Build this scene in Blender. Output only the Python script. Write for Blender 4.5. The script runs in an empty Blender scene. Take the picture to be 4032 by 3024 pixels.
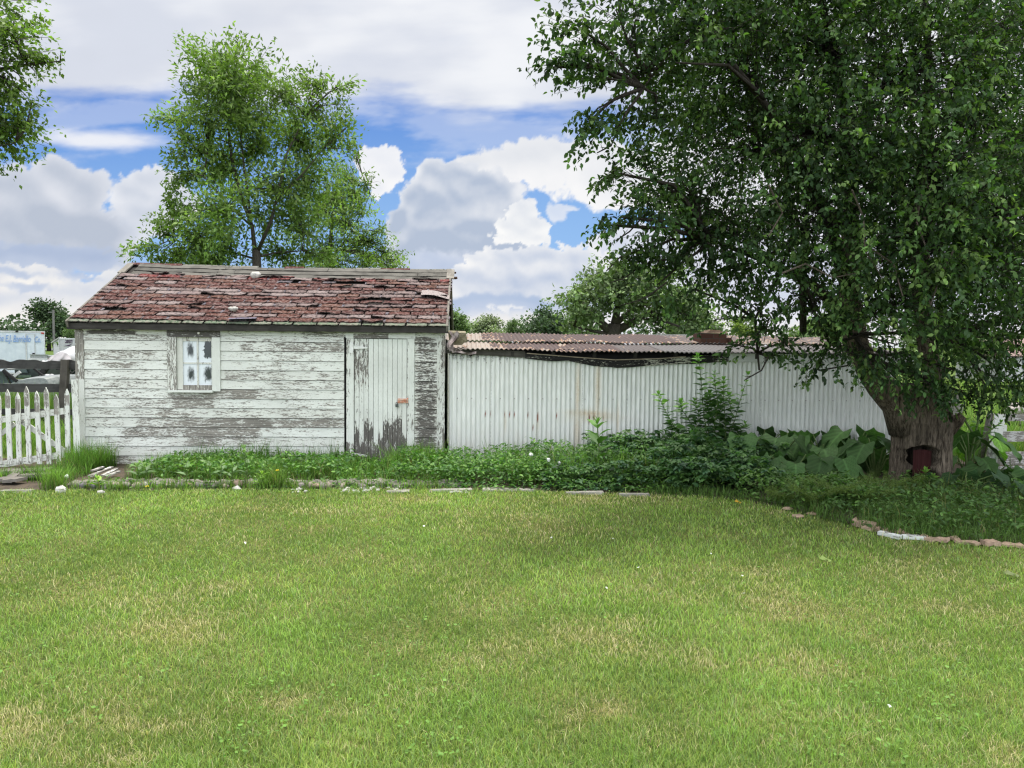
import bpy, math, random
import numpy as np
from mathutils import Vector, Matrix
from math import radians as R_, sin, cos, pi
rng = np.random.default_rng(7)
random.seed(7)
SC = bpy.context.scene
COL = SC.collection

# ------------------------------------------------------------------ camera
EYE = 1.7
PITCH, ROLL, YAW, FPX = R_(3.05), R_(0.6), R_(-3.3), 769.0
CAMROT = (Matrix.Rotation(YAW, 3, 'Z') @ Matrix.Rotation(pi/2 - PITCH, 3, 'X') @ Matrix.Rotation(ROLL, 3, 'Z'))
cd = bpy.data.cameras.new('camera'); cam = bpy.data.objects.new('camera', cd); COL.objects.link(cam)
cam.matrix_world = Matrix.Translation((0, 0, EYE)) @ CAMROT.to_4x4()
cd.sensor_width = 36.0; cd.lens = 36.0 * FPX / 1024.0; cd.clip_start = 0.1; cd.clip_end = 6000
SC.camera = cam
PXS = 1024 / 2212.0
def ray(x, y):
    return CAMROT @ Vector(((x*PXS - 512)/FPX, -(y*PXS - 384)/FPX, -1.0))
def at(x, y, Y):            # photo measurement (2212 px wide) on the upright plane at depth Y
    d = ray(x, y); t = Y / d.y
    return Vector((d.x*t, Y, EYE + d.z*t))
def atz(x, y, z=0.0):       # photo measurement on the level plane z
    d = ray(x, y); t = (z - EYE) / d.z
    return Vector((d.x*t, d.y*t, z))
def a4(x, y, Y): return at(x*2212/4032, y*2212/4032, Y)
def a4z(x, y, z=0.0): return atz(x*2212/4032, y*2212/4032, z)

# ------------------------------------------------------------------ mesh building
class MB:
    def __init__(s): s.v = []; s.f = []; s.c = []; s.n = 0
    def add(s, V, F, C=(0.5, 0.5, 0.5)):
        V = np.asarray(V, float).reshape(-1, 3); k = len(V)
        s.v.append(V)
        C = np.asarray(C, float)
        s.c.append(np.tile(C, (k, 1)) if C.ndim == 1 else C)
        for f in F: s.f.append(tuple(i + s.n for i in f))
        s.n += k
    def box(s, p, q, C=(.5, .5, .5), rot=None, jit=0.0):
        p = np.array(p, float); q = np.array(q, float)
        V = np.array([[x, y, z] for x in (0, 1) for y in (0, 1) for z in (0, 1)], float)*(q-p)+p
        if jit: V += rng.uniform(-jit, jit, V.shape)
        if rot is not None:
            c = (p+q)/2; V = (V-c) @ np.array(rot).T + c
        s.add(V, [(0, 1, 3, 2), (4, 6, 7, 5), (0, 4, 5, 1), (2, 3, 7, 6), (0, 2, 6, 4), (1, 5, 7, 3)], C)
    def beam(s, a, b, w, h, C=(.5, .5, .5), up=(0, 0, 1), seg=1, jit=0.0, taper=1.0):
        """box of width w (sideways) and height h (along up) from a to b"""
        a = Vector(a); b = Vector(b); d = (b-a).normalized(); u = Vector(up); r = d.cross(u).normalized(); u = r.cross(d).normalized()
        V = []; F = []
        for i in range(seg+1):
            t = i/seg; c = a.lerp(b, t); k = 1 + (taper-1)*t
            j = Vector(rng.uniform(-jit, jit, 3)) if jit else Vector((0, 0, 0))
            for sx, sy in ((-1, -1), (1, -1), (1, 1), (-1, 1)):
                jj = Vector(rng.uniform(-jit, jit, 3))*.5 if jit else Vector((0, 0, 0))
                V.append(c + r*(sx*w/2*k) + u*(sy*h/2*k) + j + jj)
        for i in range(seg):
            for k in range(4):
                F.append((i*4+k, i*4+(k+1) % 4, i*4+4+(k+1) % 4, i*4+4+k))
        F += [(3, 2, 1, 0), tuple(seg*4+k for k in range(4))]
        s.add([tuple(v) for v in V], F, C)
    def tube(s, pts, rad, n=8, C=(.5, .5, .5), rough=0.0):
        P = [Vector(p) for p in pts]; V = []; F = []; m = len(P)
        if not hasattr(rad, '__len__'): rad = [rad]*m
        ref = Vector((0.3, 0.9, 0.2))
        for i, p in enumerate(P):
            d = (P[min(i+1, m-1)] - P[max(i-1, 0)]).normalized()
            a = d.cross(ref)
            if a.length < 1e-3: a = d.cross(Vector((1, 0, 0)))
            a.normalize(); b = d.cross(a)
            for k in range(n):
                t = 2*pi*k/n; r = rad[i]*(1 + (rng.uniform(-rough, rough) if rough else 0))
                V.append(tuple(p + a*(cos(t)*r) + b*(sin(t)*r)))
        for i in range(m-1):
            for k in range(n): F.append((i*n+k, i*n+(k+1) % n, (i+1)*n+(k+1) % n, (i+1)*n+k))
        F += [tuple(range(n))[::-1], tuple((m-1)*n+k for k in range(n))]
        s.add(V, F, C)
    def grid(s, fn, nu, nv, C=None, colfn=None):
        V = []; cc = []
        for j in range(nv+1):
            for i in range(nu+1):
                V.append(tuple(fn(i/nu, j/nv)))
                if colfn: cc.append(colfn(i/nu, j/nv))
        F = [(j*(nu+1)+i, j*(nu+1)+i+1, (j+1)*(nu+1)+i+1, (j+1)*(nu+1)+i) for j in range(nv) for i in range(nu)]
        s.add(V, F, np.array(cc) if colfn else (C if C is not None else (.5, .5, .5)))
    def prism(s, poly, off, C=(.5, .5, .5)):
        """closed flat outline (3-D points) pushed along off"""
        P = [Vector(p) for p in poly]; o = Vector(off); n = len(P)
        V = [tuple(p) for p in P] + [tuple(p+o) for p in P]
        F = [tuple(range(n))[::-1], tuple(range(n, 2*n))] + [(i, (i+1) % n, n+(i+1) % n, n+i) for i in range(n)]
        s.add(V, F, C)
    def rock(s, c, r, C=(.5, .5, .5), seed=0, n=9, m=6):
        g = np.random.default_rng(seed); V = []; F = []
        ph = g.uniform(0, 6, 6)
        for j in range(m+1):
            th = pi*j/m
            for i in range(n):
                t = 2*pi*i/n
                k = 1 + .16*sin(2*t+ph[0]) + .12*sin(3*t+ph[1]+th*2) + .12*cos(3*th+ph[2]) + g.uniform(-.05, .05)
                V.append((c[0]+r[0]*k*sin(th)*cos(t), c[1]+r[1]*k*sin(th)*sin(t), c[2]+r[2]*k*cos(th)))
        for j in range(m):
            for i in range(n): F.append((j*n+i, (j+1)*n+i, (j+1)*n+(i+1) % n, j*n+(i+1) % n))
        s.add(V, F, C)

WO = {}
def link_mesh(name, V, F, C, mat, parent, origin, smooth):
    org = Vector(origin) if origin is not None else (WO[parent.name] if parent else Vector((0, 0, 0)))
    me = bpy.data.meshes.new(name)
    V = np.asarray(V, np.float64) - np.array(org)
    if isinstance(F, np.ndarray):
        nf, k = F.shape
        me.vertices.add(len(V)); me.vertices.foreach_set('co', V.astype(np.float32).ravel())
        me.loops.add(nf*k); me.loops.foreach_set('vertex_index', F.astype(np.int32).ravel())
        me.polygons.add(nf); me.polygons.foreach_set('loop_start', (np.arange(nf)*k).astype(np.int32))
        me.polygons.foreach_set('loop_total', np.full(nf, k, np.int32))
        me.update(calc_edges=True)
    else:
        me.from_pydata([tuple(v) for v in V], [], F); me.update()
    if C is not None:
        at_ = me.color_attributes.new('Col', 'FLOAT_COLOR', 'POINT')
        c4 = np.ones((len(V), 4), np.float32); c4[:, :3] = C
        at_.data.foreach_set('color', c4.ravel())
    if smooth: me.polygons.foreach_set('use_smooth', np.ones(len(me.polygons), bool))
    if mat: me.materials.append(mat)
    o = bpy.data.objects.new(name, me); COL.objects.link(o)
    if parent:
        o.parent = parent; o.location = org - WO[parent.name]
    else: o.location = org
    WO[o.name] = org
    return o
def obj(name, mb, mat, parent=None, origin=None, smooth=False):
    V = np.concatenate(mb.v); C = np.concatenate(mb.c)
    if parent is None and origin is None:
        lo, hi = V.min(0), V.max(0); origin = ((lo[0]+hi[0])/2, (lo[1]+hi[1])/2, lo[2])
    return link_mesh(name, V, mb.f, C, mat, parent, origin, smooth)
def tag(o, label=None, cat=None, group=None, kind=None):
    if label: o['label'] = label
    if cat: o['category'] = cat
    if group: o['group'] = group
    if kind: o['kind'] = kind
    return o
def thing(name, label, cat, loc, group=None):
    o = bpy.data.objects.new(name, None); COL.objects.link(o); o.location = loc
    o.empty_display_size = 0.1
    WO[o.name] = Vector(loc)
    return tag(o, label, cat, group)
def copy_tree(o, parent=None):
    c = o.copy(); COL.objects.link(c); WO[c.name] = WO.get(o.name, Vector())
    if parent: c.parent = parent
    for ch in list(o.children): copy_tree(ch, c)
    return c

# many copies of one small template in a single mesh (leaves of one crown, blades of one lawn)
def scatter(tv, tf, pos, X, Yv, Zv, col):
    """template verts tv (k,3) in the frame X,Yv,Zv (n,3 each, already scaled) at pos (n,3)"""
    tv = np.asarray(tv, float); n, k = len(pos), len(tv)
    V = (pos[:, None, :] + tv[None, :, 0:1]*X[:, None, :] + tv[None, :, 1:2]*Yv[:, None, :] + tv[None, :, 2:3]*Zv[:, None, :]).reshape(-1, 3)
    tf = np.asarray(tf, int)
    F = (tf[None] + (np.arange(n)*k)[:, None, None]).reshape(-1, tf.shape[1])
    Cc = np.repeat(col, k, 0) if col.ndim == 2 else col.reshape(-1, 3)
    return V, F, Cc
def unit(a): return a/np.maximum(np.linalg.norm(a, axis=-1, keepdims=True), 1e-9)

def vnoise(x, y, s, seed=0):
    g = np.random.default_rng(seed).random((64, 64))
    x = np.asarray(x)/s + 17.3; y = np.asarray(y)/s + 9.1
    xi = np.floor(x).astype(int); yi = np.floor(y).astype(int); fx = x-xi; fy = y-yi
    fx = fx*fx*(3-2*fx); fy = fy*fy*(3-2*fy)
    a = g[xi % 64, yi % 64]; b = g[(xi+1) % 64, yi % 64]; c = g[xi % 64, (yi+1) % 64]; d = g[(xi+1) % 64, (yi+1) % 64]
    return (a*(1-fx)+b*fx)*(1-fy) + (c*(1-fx)+d*fx)*fy

# ------------------------------------------------------------------ material helpers
def new_mat(name):
    m = bpy.data.materials.new(name); m.use_nodes = True
    t = m.node_tree; t.nodes.clear()
    o = t.nodes.new('ShaderNodeOutputMaterial')
    return m, t, o
def nd(t, typ, inp=None, **pr):
    n = t.nodes.new(typ)
    for k, v in pr.items(): setattr(n, k, v)
    for k, v in (inp or {}).items():
        s = n.inputs[k]
        if isinstance(v, bpy.types.NodeSocket): t.links.new(v, s)
        else: s.default_value = v
    return n
def mth(t, op, a, b=0.0, c=0.0, clamp=False):
    n = nd(t, 'ShaderNodeMath', {0: a, 1: b, 2: c}, operation=op, use_clamp=clamp); return n.outputs[0]
def vm(t, op, a, b=None, scale=None):
    n = nd(t, 'ShaderNodeVectorMath', {0: a}, operation=op)
    if b is not None:
        if isinstance(b, bpy.types.NodeSocket): t.links.new(b, n.inputs[1])
        else: n.inputs[1].default_value = b
    if scale is not None:
        if isinstance(scale, bpy.types.NodeSocket): t.links.new(scale, n.inputs['Scale'])
        else: n.inputs['Scale'].default_value = scale
    return n.outputs[1] if op in ('LENGTH', 'DOT_PRODUCT', 'DISTANCE') else n.outputs[0]
def rgb(c): return (c[0], c[1], c[2], 1.0)
def mixc(t, f, a, b, bt='MIX'):
    n = nd(t, 'ShaderNodeMix', data_type='RGBA', blend_type=bt)
    for k, v in ((0, f), (6, a), (7, b)):
        s = n.inputs[k]
        if isinstance(v, bpy.types.NodeSocket): t.links.new(v, s)
        elif k == 0: s.default_value = v
        else: s.default_value = rgb(v)
    return n.outputs[2]
def sstep(t, x, a, b, lo=0.0, hi=1.0):
    n = nd(t, 'ShaderNodeMapRange', {'Value': x, 'From Min': a, 'From Max': b, 'To Min': lo, 'To Max': hi}, interpolation_type='SMOOTHSTEP')
    return n.outputs[0]
def noise(t, vec, scale, detail=4, rough=.55, dist=0.0):
    return nd(t, 'ShaderNodeTexNoise', {'Vector': vec, 'Scale': scale, 'Detail': detail, 'Roughness': rough, 'Distortion': dist}).outputs[0]
def wpos(t, sc=(1, 1, 1)):
    g = nd(t, 'ShaderNodeNewGeometry')
    return vm(t, 'MULTIPLY', g.outputs['Position'], sc)
def vcol(t):
    n = nd(t, 'ShaderNodeVertexColor', layer_name='Col')
    s = nd(t, 'ShaderNodeSeparateColor', {0: n.outputs[0]})
    return n.outputs[0], s.outputs[0], s.outputs[1], s.outputs[2]
def bsdf(t, o, col, rough=.8, spec=.3, bump=None, bstr=.5, bdist=.01, metal=0.0):
    b = nd(t, 'ShaderNodeBsdfPrincipled')
    for k, v in (('Base Color', col), ('Roughness', rough), ('Specular IOR Level', spec), ('Metallic', metal)):
        if isinstance(v, bpy.types.NodeSocket): t.links.new(v, b.inputs[k])
        else: b.inputs[k].default_value = rgb(v) if k == 'Base Color' else v
    if bump is not None:
        bn = nd(t, 'ShaderNodeBump', {'Strength': bstr, 'Distance': bdist, 'Height': bump})
        t.links.new(bn.outputs[0], b.inputs['Normal'])
    t.links.new(b.outputs[0], o.inputs[0])
    return b

def m_paint(name, axis, paint=(.74, .77, .72), wood=(.255, .24, .21), dark=(.07, .065, .06)):
    """flaking paint over weathered wood; Col.r = how much is bare, Col.g = how dark the wood is, Col.b = tone"""
    m, t, o = new_mat(name); _, r, g, b = vcol(t)
    s1 = (6, 6, 40) if axis == 'x' else (40, 40, 6)
    s2 = (26, 26, 120) if axis == 'x' else (120, 120, 26)
    n1 = noise(t, wpos(t, s1), 1.0, 5, .62, .6); n2 = noise(t, wpos(t, s2), 1.0, 4, .6, .3)
    grain = noise(t, wpos(t, (3, 3, 160) if axis == 'x' else (160, 160, 3)), 1.0, 3, .6)
    big = noise(t, wpos(t), 2.3, 3, .5)
    v = mth(t, 'ADD', mth(t, 'MULTIPLY', n1, .50), mth(t, 'MULTIPLY', n2, .50))
    thr = mth(t, 'ADD', .30, mth(t, 'MULTIPLY', r, .30))
    diff = mth(t, 'SUBTRACT', thr, v)
    bare = sstep(t, diff, -.012, .012)
    edge = mth(t, 'MULTIPLY', sstep(t, diff, -.06, -.005), .35)
    w = mixc(t, sstep(t, grain, .3, .7), tuple(c*.5 for c in wood), tuple(min(1, c*1.5) for c in wood))
    w = mixc(t, g, w, mixc(t, grain, tuple(c*.5 for c in dark), tuple(c*1.5 for c in dark)))
    p = mixc(t, sstep(t, big, .35, .75), paint, tuple(c*.86 for c in paint))
    p = mixc(t, mth(t, 'MULTIPLY', b, .6), p, (.47, .45, .37))
    p = mixc(t, edge, p, (.42, .40, .35))
    p = mixc(t, mth(t, 'MULTIPLY', sstep(t, n2, .45, .62), .22), p, (.45, .44, .39))
    c = mixc(t, bare, p, w)
    hgt = mth(t, 'ADD', mth(t, 'MULTIPLY', mth(t, 'SUBTRACT', 1.0, bare), .7), mth(t, 'MULTIPLY', grain, .5))
    bsdf(t, o, c, .75, .25, hgt, .55, .004)
    return m
def m_wood(name, axis, c1, c2, sc=1.0, bump=.6):
    m, t, o = new_mat(name); _, r, g, b = vcol(t)
    s = {'x': (2, 30, 60), 'y': (40, 2, 40), 'z': (60, 30, 2)}[axis]
    n1 = noise(t, wpos(t, tuple(k*sc for k in s)), 1.0, 5, .6, .4); n2 = noise(t, wpos(t), 5*sc, 4, .6)
    c = mixc(t, n1, c1, c2); c = mixc(t, mth(t, 'MULTIPLY', sstep(t, n2, .4, .7), .5), c, tuple(k*.5 for k in c1))
    c = mixc(t, 1.0, c, mixc(t, b, (.6, .6, .6), (1.3, 1.3, 1.3)), 'MULTIPLY')
    bsdf(t, o, c, .85, .2, n1, bump, .006)
    return m
def m_plain(name, c1, c2, sc=20, rough=.8, bump=.3, spec=.3, detail=5, dist=.01, metal=0.0, usecol=False):
    m, t, o = new_mat(name)
    n1 = noise(t, wpos(t), sc, detail, .6); n2 = noise(t, wpos(t), sc*.17, 3, .5)
    f = mth(t, 'ADD', mth(t, 'MULTIPLY', n1, .6), mth(t, 'MULTIPLY', n2, .4))
    c = mixc(t, sstep(t, f, .35, .65), c1, c2)
    if usecol:
        col, r, g, b = vcol(t); c = mixc(t, 1.0, c, col, 'MULTIPLY')
    bsdf(t, o, c, rough, spec, n1, bump, dist, metal)
    return m
def m_leaf(name, trans=.35, rough=.5, spec=.35, tint=(1.0, 1.25, .45)):
    m, t, o = new_mat(name); col, r, g, b = vcol(t)
    p = nd(t, 'ShaderNodeBsdfPrincipled', {'Base Color': col, 'Roughness': rough, 'Specular IOR Level': spec})
    tc = mixc(t, 1.0, col, tint, 'MULTIPLY')
    tr = nd(t, 'ShaderNodeBsdfTranslucent', {'Color': tc})
    mx = nd(t, 'ShaderNodeMixShader', {0: trans, 1: p.outputs[0], 2: tr.outputs[0]})
    t.links.new(mx.outputs[0], o.inputs[0])
    return m

# ------------------------------------------------------------------ daylight
SUN_DIR = Vector((0.16, 0.13, 0.98)).normalized()      # towards the sun: high, a little to the right
sun_el = math.asin(SUN_DIR.z); sun_az = math.atan2(SUN_DIR.x, SUN_DIR.y)
sl = bpy.data.lights.new('sun', 'SUN'); so = bpy.data.objects.new('sun', sl); COL.objects.link(so)
sl.energy = SUN_E = 4.0; sl.angle = R_(14.0); sl.color = (1.0, .955, .88)   # sun seen through thin high cloud
so.rotation_euler = SUN_DIR.to_track_quat('Z', 'Y').to_euler()

wd = bpy.data.worlds.new('World'); SC.world = wd; wd.use_nodes = True
def azel(x, y):
    d = ray(x, y).normalized(); return (math.atan2(d.x, d.y), math.asin(d.z))
PX = FPX/PXS
def build_world(t):
    """blue daylight with thin cloud overhead, unseen and brightened to light the scene; the cloud banks round the horizon are the sky dome below"""
    t.nodes.clear()
    out = nd(t, 'ShaderNodeOutputWorld'); bg = nd(t, 'ShaderNodeBackground', {'Strength': 0.14})
    sky = nd(t, 'ShaderNodeTexSky', sky_type='NISHITA', sun_disc=False, sun_elevation=sun_el, sun_rotation=sun_az, air_density=1.0, dust_density=1.0, ozone_density=1.0)
    tc = nd(t, 'ShaderNodeTexCoord')
    n1 = noise(t, tc.outputs['Generated'], 2.2, 3, .55)
    c = mixc(t, sstep(t, n1, .34, .58, .45, 1.0), sky.outputs[0], (16.5, 16.1, 15.2))  # overhead cloud, out of view, made brighter than the visible sky as fill
    t.links.new(c, bg.inputs[0]); t.links.new(bg.outputs[0], out.inputs[0])
build_world(wd.node_tree)
wd.cycles.sampling_method = 'NONE'        # an even sky: found by the bounced rays themselves
SC.view_settings.view_transform = 'Standard'; SC.view_settings.look = 'None'; SC.view_settings.exposure = 0; SC.view_settings.gamma = 1
SC.cycles.max_bounces = 6; SC.cycles.diffuse_bounces = 3; SC.cycles.transparent_max_bounces = 4
SC.cycles.caustics_reflective = False; SC.cycles.caustics_refractive = False
SC.cycles.sample_clamp_indirect = 4
SC.cycles.use_denoising = True; SC.cycles.use_adaptive_sampling = False
SC.cycles.filter_width = 1.25

# ------------------------------------------------------------------ cloud-covered sky dome (colours computed per vertex)
def gnoise(x, y, seed):
    g = np.random.default_rng(seed).uniform(0, 2*pi, (256, 256)); gx, gy = np.cos(g), np.sin(g)
    xi = np.floor(x).astype(int); yi = np.floor(y).astype(int); fx = x-xi; fy = y-yi
    u = fx*fx*fx*(fx*(fx*6-15)+10); v = fy*fy*fy*(fy*(fy*6-15)+10)
    def d(i, j): a = (xi+i) & 255; b = (yi+j) & 255; return gx[a, b]*(fx-i)+gy[a, b]*(fy-j)
    return ((d(0, 0)*(1-u)+d(1, 0)*u)*(1-v)+(d(0, 1)*(1-u)+d(1, 1)*u)*v)*1.5
def fbm(x, y, s, o=5, r=.5, seed=1, bil=False):
    t = 0; a = 1; w = 0
    for k in range(o):
        n = gnoise(x/s*2**k+k*13.7, y/s*2**k+k*7.1, seed+k)
        t = t + a*(np.abs(n)*2-.45 if bil else n); w += a; a *= r
    return t/w
def sst(x, a, b): t = np.clip((x-a)/(b-a), 0, 1); return t*t*(3-2*t)
def lerp3(a, b, f): return a*(1-f[..., None]) + b*f[..., None]
def blur(a, r):
    r = max(1, int(r))
    for _ in range(3):
        for ax in (0, 1):
            p = np.pad(a, [(r+1, r) if i == ax else (0, 0) for i in (0, 1)], mode='edge'); c = np.cumsum(p, ax)
            n = a.shape[ax]; a = (np.take(c, range(2*r+1, 2*r+1+n), ax) - np.take(c, range(0, n), ax))/(2*r+1)
    return a
def cloud_layer(img, U, V, blobs, scale, light, shade, rag=1.0, soft=.05, seed=3, dark=1.0, alpha=1.0, gain=1.0, warp=1.0):
    """U, V in photo pixels (V downwards). blobs: x, y, rx, ry"""
    wx = fbm(U, V, scale*2.2, 3, .5, seed+40)*scale*.55*warp; wy = fbm(U+500, V, scale*2.2, 3, .5, seed+50)*scale*.5*warp
    wx = wx + fbm(U, V, scale*.5, 3, .5, seed+60)*scale*.16*warp; wy = wy + fbm(U+90, V, scale*.5, 3, .5, seed+70)*scale*.16*warp
    u, v = U+wx, V+wy
    D = np.full(U.shape, -2.0)
    for (x, y, rx, ry) in blobs:
        up = np.where(v < y, 1.0, 1.0)
        q = np.sqrt(((u-x)/rx)**2+((v-y)/(ry*up))**2)
        f = 1-q
        h = np.clip(.5+.5*(f-D)/.10, 0, 1); D = D*(1-h)+f*h + .10*h*(1-h)
    bl = fbm(u, v, scale, 5, .5, seed, True); bl2 = fbm(u, v, scale*1.25, 2, .42, seed+5, True); fine = fbm(U, V, scale*.25, 4, .55, seed+20)
    D0 = D
    D = D + rag*(bl*.34 + bl2*.10 + fine*.10)
    A = sst(D + .05*fbm(U, V, scale*.1, 3, .6, seed+33), -soft*.3, soft*1.5)*alpha
    if A.max() <= 0: return img
    hgt = np.sqrt(np.clip(D0+rag*bl2*.42, 0, None)+.004)*1.0 + bl2*.16 + bl*.03
    k = scale*.60; lit = 0
    for rr, ww in ((.10, .35), (.26, .65)):
        gv, gu = np.gradient(blur(hgt, rr*scale/PXSTEP), PXSTEP)
        lit = lit + ww*np.tanh((gv*1.0 + gu*.30)*k*gain*(1.6 if rr < .2 else 2.4))
    core = sst(D0+.2*bl2, .05, .62)
    ys = np.array([b[1] for b in blobs]); rs = np.array([b[3] for b in blobs])
    bot = sst(V+40*fbm(U, V, scale*2.5, 3, .5, seed+90), (ys-rs*.7).min(), (ys+rs*.8).max())
    tone = fbm(U*.8, V, scale*3.0, 4, .5, seed+80)
    s = .90 + .28*lit - .52*blur(core, .12*scale/PXSTEP)*dark - .42*bot*dark + .32*tone + .07*fine
    s = np.clip(s, 0, 1)
    c = lerp3(np.array(shade), np.array(light), s)
    return lerp3(img, c, A)
def sky_colours(U, V):
    """linear colours of the sky at photo coordinates U, V (2212 px frame)"""
    el = -V
    img = lerp3(np.array((.085, .235, .69)), np.array((.32, .55, .90)), sst(V, 60, 620))
    # high sheet
    st = fbm(U*.30+V*.10, V*1.25, 120, 6, .55, 90); st2 = fbm(U*.5, V, 300, 4, .5, 97)
    line = np.interp(U, [-900, 0, 100, 250, 400, 640, 780, 1000, 1250, 1500, 3200], [250, 240, 236, 210, 198, 212, 222, 252, 268, 300, 420])
    sh = sst(line-V + st*90, -32, 50)
    sheet = lerp3(np.array((.71, .745, .83)), np.array((.91, .925, .955)), sst(st2+.35*st, -.28, .28))
    sheet = lerp3(sheet, np.array((.68, .71, .79)), .45*sst(fbm(U, V*1.8, 420, 4, .5, 120), .02, .3))
    img = lerp3(img, sheet, sh*.98)
    # soft veils below it
    veil = sst(fbm(U*.35+V*.2, V*1.4, 90, 6, .55, 140) + .55*np.exp(-((V-line-25)/45)**2)-.15, .0, .45)*.34*(V < line+170)
    img = lerp3(img, np.array((.80, .84, .93)), veil)
    q = np.sqrt(((U-200-.0*V)/210)**2 + ((V-303-.05*(U-200))/34)**2)
    img = lerp3(img, np.array((.90, .91, .95)), sst(1-q + st*1.1, -.12, .75)*.92)
    W = (.945, .942, .95)
    # low bright bank along the horizon
    img = lerp3(img, np.array((.52, .62, .82)), sst(V, 520, 640)*.75)
    img = cloud_layer(img, U, V, [(1000, 690, 900, 34), (-200, 690, 600, 45), (2000, 690, 900, 60)], 60, (.93, .90, .86), (.70, .74, .83), .8, .2, 11, .4)
    # mass on the right
    img = cloud_layer(img, U, V, [(1160, 352, 190, 58), (1330, 385, 140, 66), (1020, 352, 48, 30), (1530, 380, 200, 110), (1250, 345, 110, 42), (1900, 440, 380, 240), (2400, 400, 400, 280)], 62, W, (.70, .735, .80), .9, .11, 5, .55)
    img = cloud_layer(img, U, V, [(1203, 462, 24, 20), (1222, 452, 30, 9)], 28, (.80, .84, .92), (.62, .70, .85), .8, .25, 8, .3, .9)
    img = cloud_layer(img, U, V, [(818, 350, 56, 38), (838, 378, 36, 34), (822, 408, 18, 24), (795, 360, 30, 40)], 36, (.95, .95, .965), (.72, .76, .86), 1.0, .08, 14, .35)
    img = cloud_layer(img, U, V, [(935, 378, 42, 42), (985, 385, 62, 42), (905, 430, 48, 42), (960, 450, 105, 85), (1045, 430, 85, 70), (870, 478, 38, 40), (930, 540, 100, 75), (1040, 520, 130, 80), (1110, 455, 40, 30)], 42, (.93, .935, .955), (.47, .545, .68), .95, .11, 17, 1.15, gain=1.1)
    img = cloud_layer(img, U, V, [(1128, 466, 36, 30), (1105, 490, 34, 22), (1150, 488, 38, 24), (1130, 512, 60, 22)], 26, (.97, .97, .965), (.66, .71, .80), 1.0, .07, 23, .5)
    img = cloud_layer(img, U, V, [(1330, 545, 80, 56), (1420, 570, 130, 80), (1700, 600, 300, 110), (2100, 600, 400, 160)], 55, (.88, .89, .93), (.58, .64, .78), .9, .07, 29, .7)
    img = cloud_layer(img, U, V, [(1040, 640, 240, 46), (800, 640, 200, 50), (960, 590, 180, 50)], 55, (.74, .78, .87), (.42, .52, .72), .8, .25, 31, .8)
    img = cloud_layer(img, U, V, [(1075, 572, 70, 42), (1160, 568, 75, 42), (1240, 575, 70, 46), (1120, 620, 150, 50), (1230, 625, 110, 60), (1320, 640, 90, 40), (1020, 615, 60, 45)], 36, (.955, .95, .945), (.50, .58, .74), 1.0, .06, 37, .75, gain=1.2)
    img = cloud_layer(img, U, V, [(1000, 650, 160, 22), (1130, 655, 110, 20), (880, 655, 200, 20)], 50, (.55, .63, .79), (.40, .51, .71), .7, .3, 41, .5)
    # left masses
    img = cloud_layer(img, U, V, [(330, 395, 55, 36), (290, 425, 60, 52), (365, 430, 55, 50), (320, 470, 90, 42), (250, 500, 90, 50), (400, 440, 40, 34)], 44, (.88, .895, .94), (.60, .65, .75), .95, .12, 43, .9)
    img = cloud_layer(img, U, V, [(20, 420, 110, 72), (120, 390, 90, 52), (185, 415, 62, 52), (60, 490, 190, 90), (190, 500, 90, 70), (-200, 430, 220, 130), (-500, 500, 300, 160), (225, 545, 50, 40)], 60, (.84, .855, .91), (.50, .555, .66), .9, .11, 47, 1.25, gain=1.1)
    img = cloud_layer(img, U, V, [(70, 560, 200, 34), (-200, 560, 300, 60), (215, 575, 60, 26)], 60, (.58, .65, .79), (.38, .47, .66), .8, .2, 53, .7)
    img = cloud_layer(img, U, V, [(40, 600, 150, 30), (150, 640, 130, 40), (240, 625, 70, 36), (-150, 640, 260, 60), (60, 655, 160, 34)], 42, (.96, .93, .89), (.60, .66, .78), 1.0, .10, 59, .55, gain=1.1)
    img = cloud_layer(img, U, V, [(60, 618, 70, 12), (170, 600, 60, 10), (20, 590, 80, 10)], 40, (.55, .63, .79), (.45, .54, .72), .8, .4, 61, .5, .8)
    # haze on the horizon
    img = lerp3(img, np.array((.90, .885, .865)), sst(V, 655, 735)*.75)
    return img
def build_sky():
    global PXSTEP
    d2 = R_(.1); PXSTEP = d2*PX
    a_f = np.arange(R_(-43), R_(50), d2); e_f = np.arange(R_(-1.5), R_(36), d2)
    a0, e0 = azel(1106, 829.5)
    def uv(a, e):     # small-angle chart around the photo's centre, tangent plane like the view itself
        x = np.sin(a)*np.cos(e); y = np.cos(a)*np.cos(e); z = np.sin(e)
        Mi = np.array(CAMROT.transposed()); q0 = Mi[0, 0]*x+Mi[0, 1]*y+Mi[0, 2]*z; q1 = Mi[1, 0]*x+Mi[1, 1]*y+Mi[1, 2]*z; q2 = Mi[2, 0]*x+Mi[2, 1]*y+Mi[2, 2]*z
        return (512+FPX*q0/np.maximum(-q2, .2))/PXS, (384-FPX*q1/np.maximum(-q2, .2))/PXS
    return a_f, e_f, uv

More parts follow.
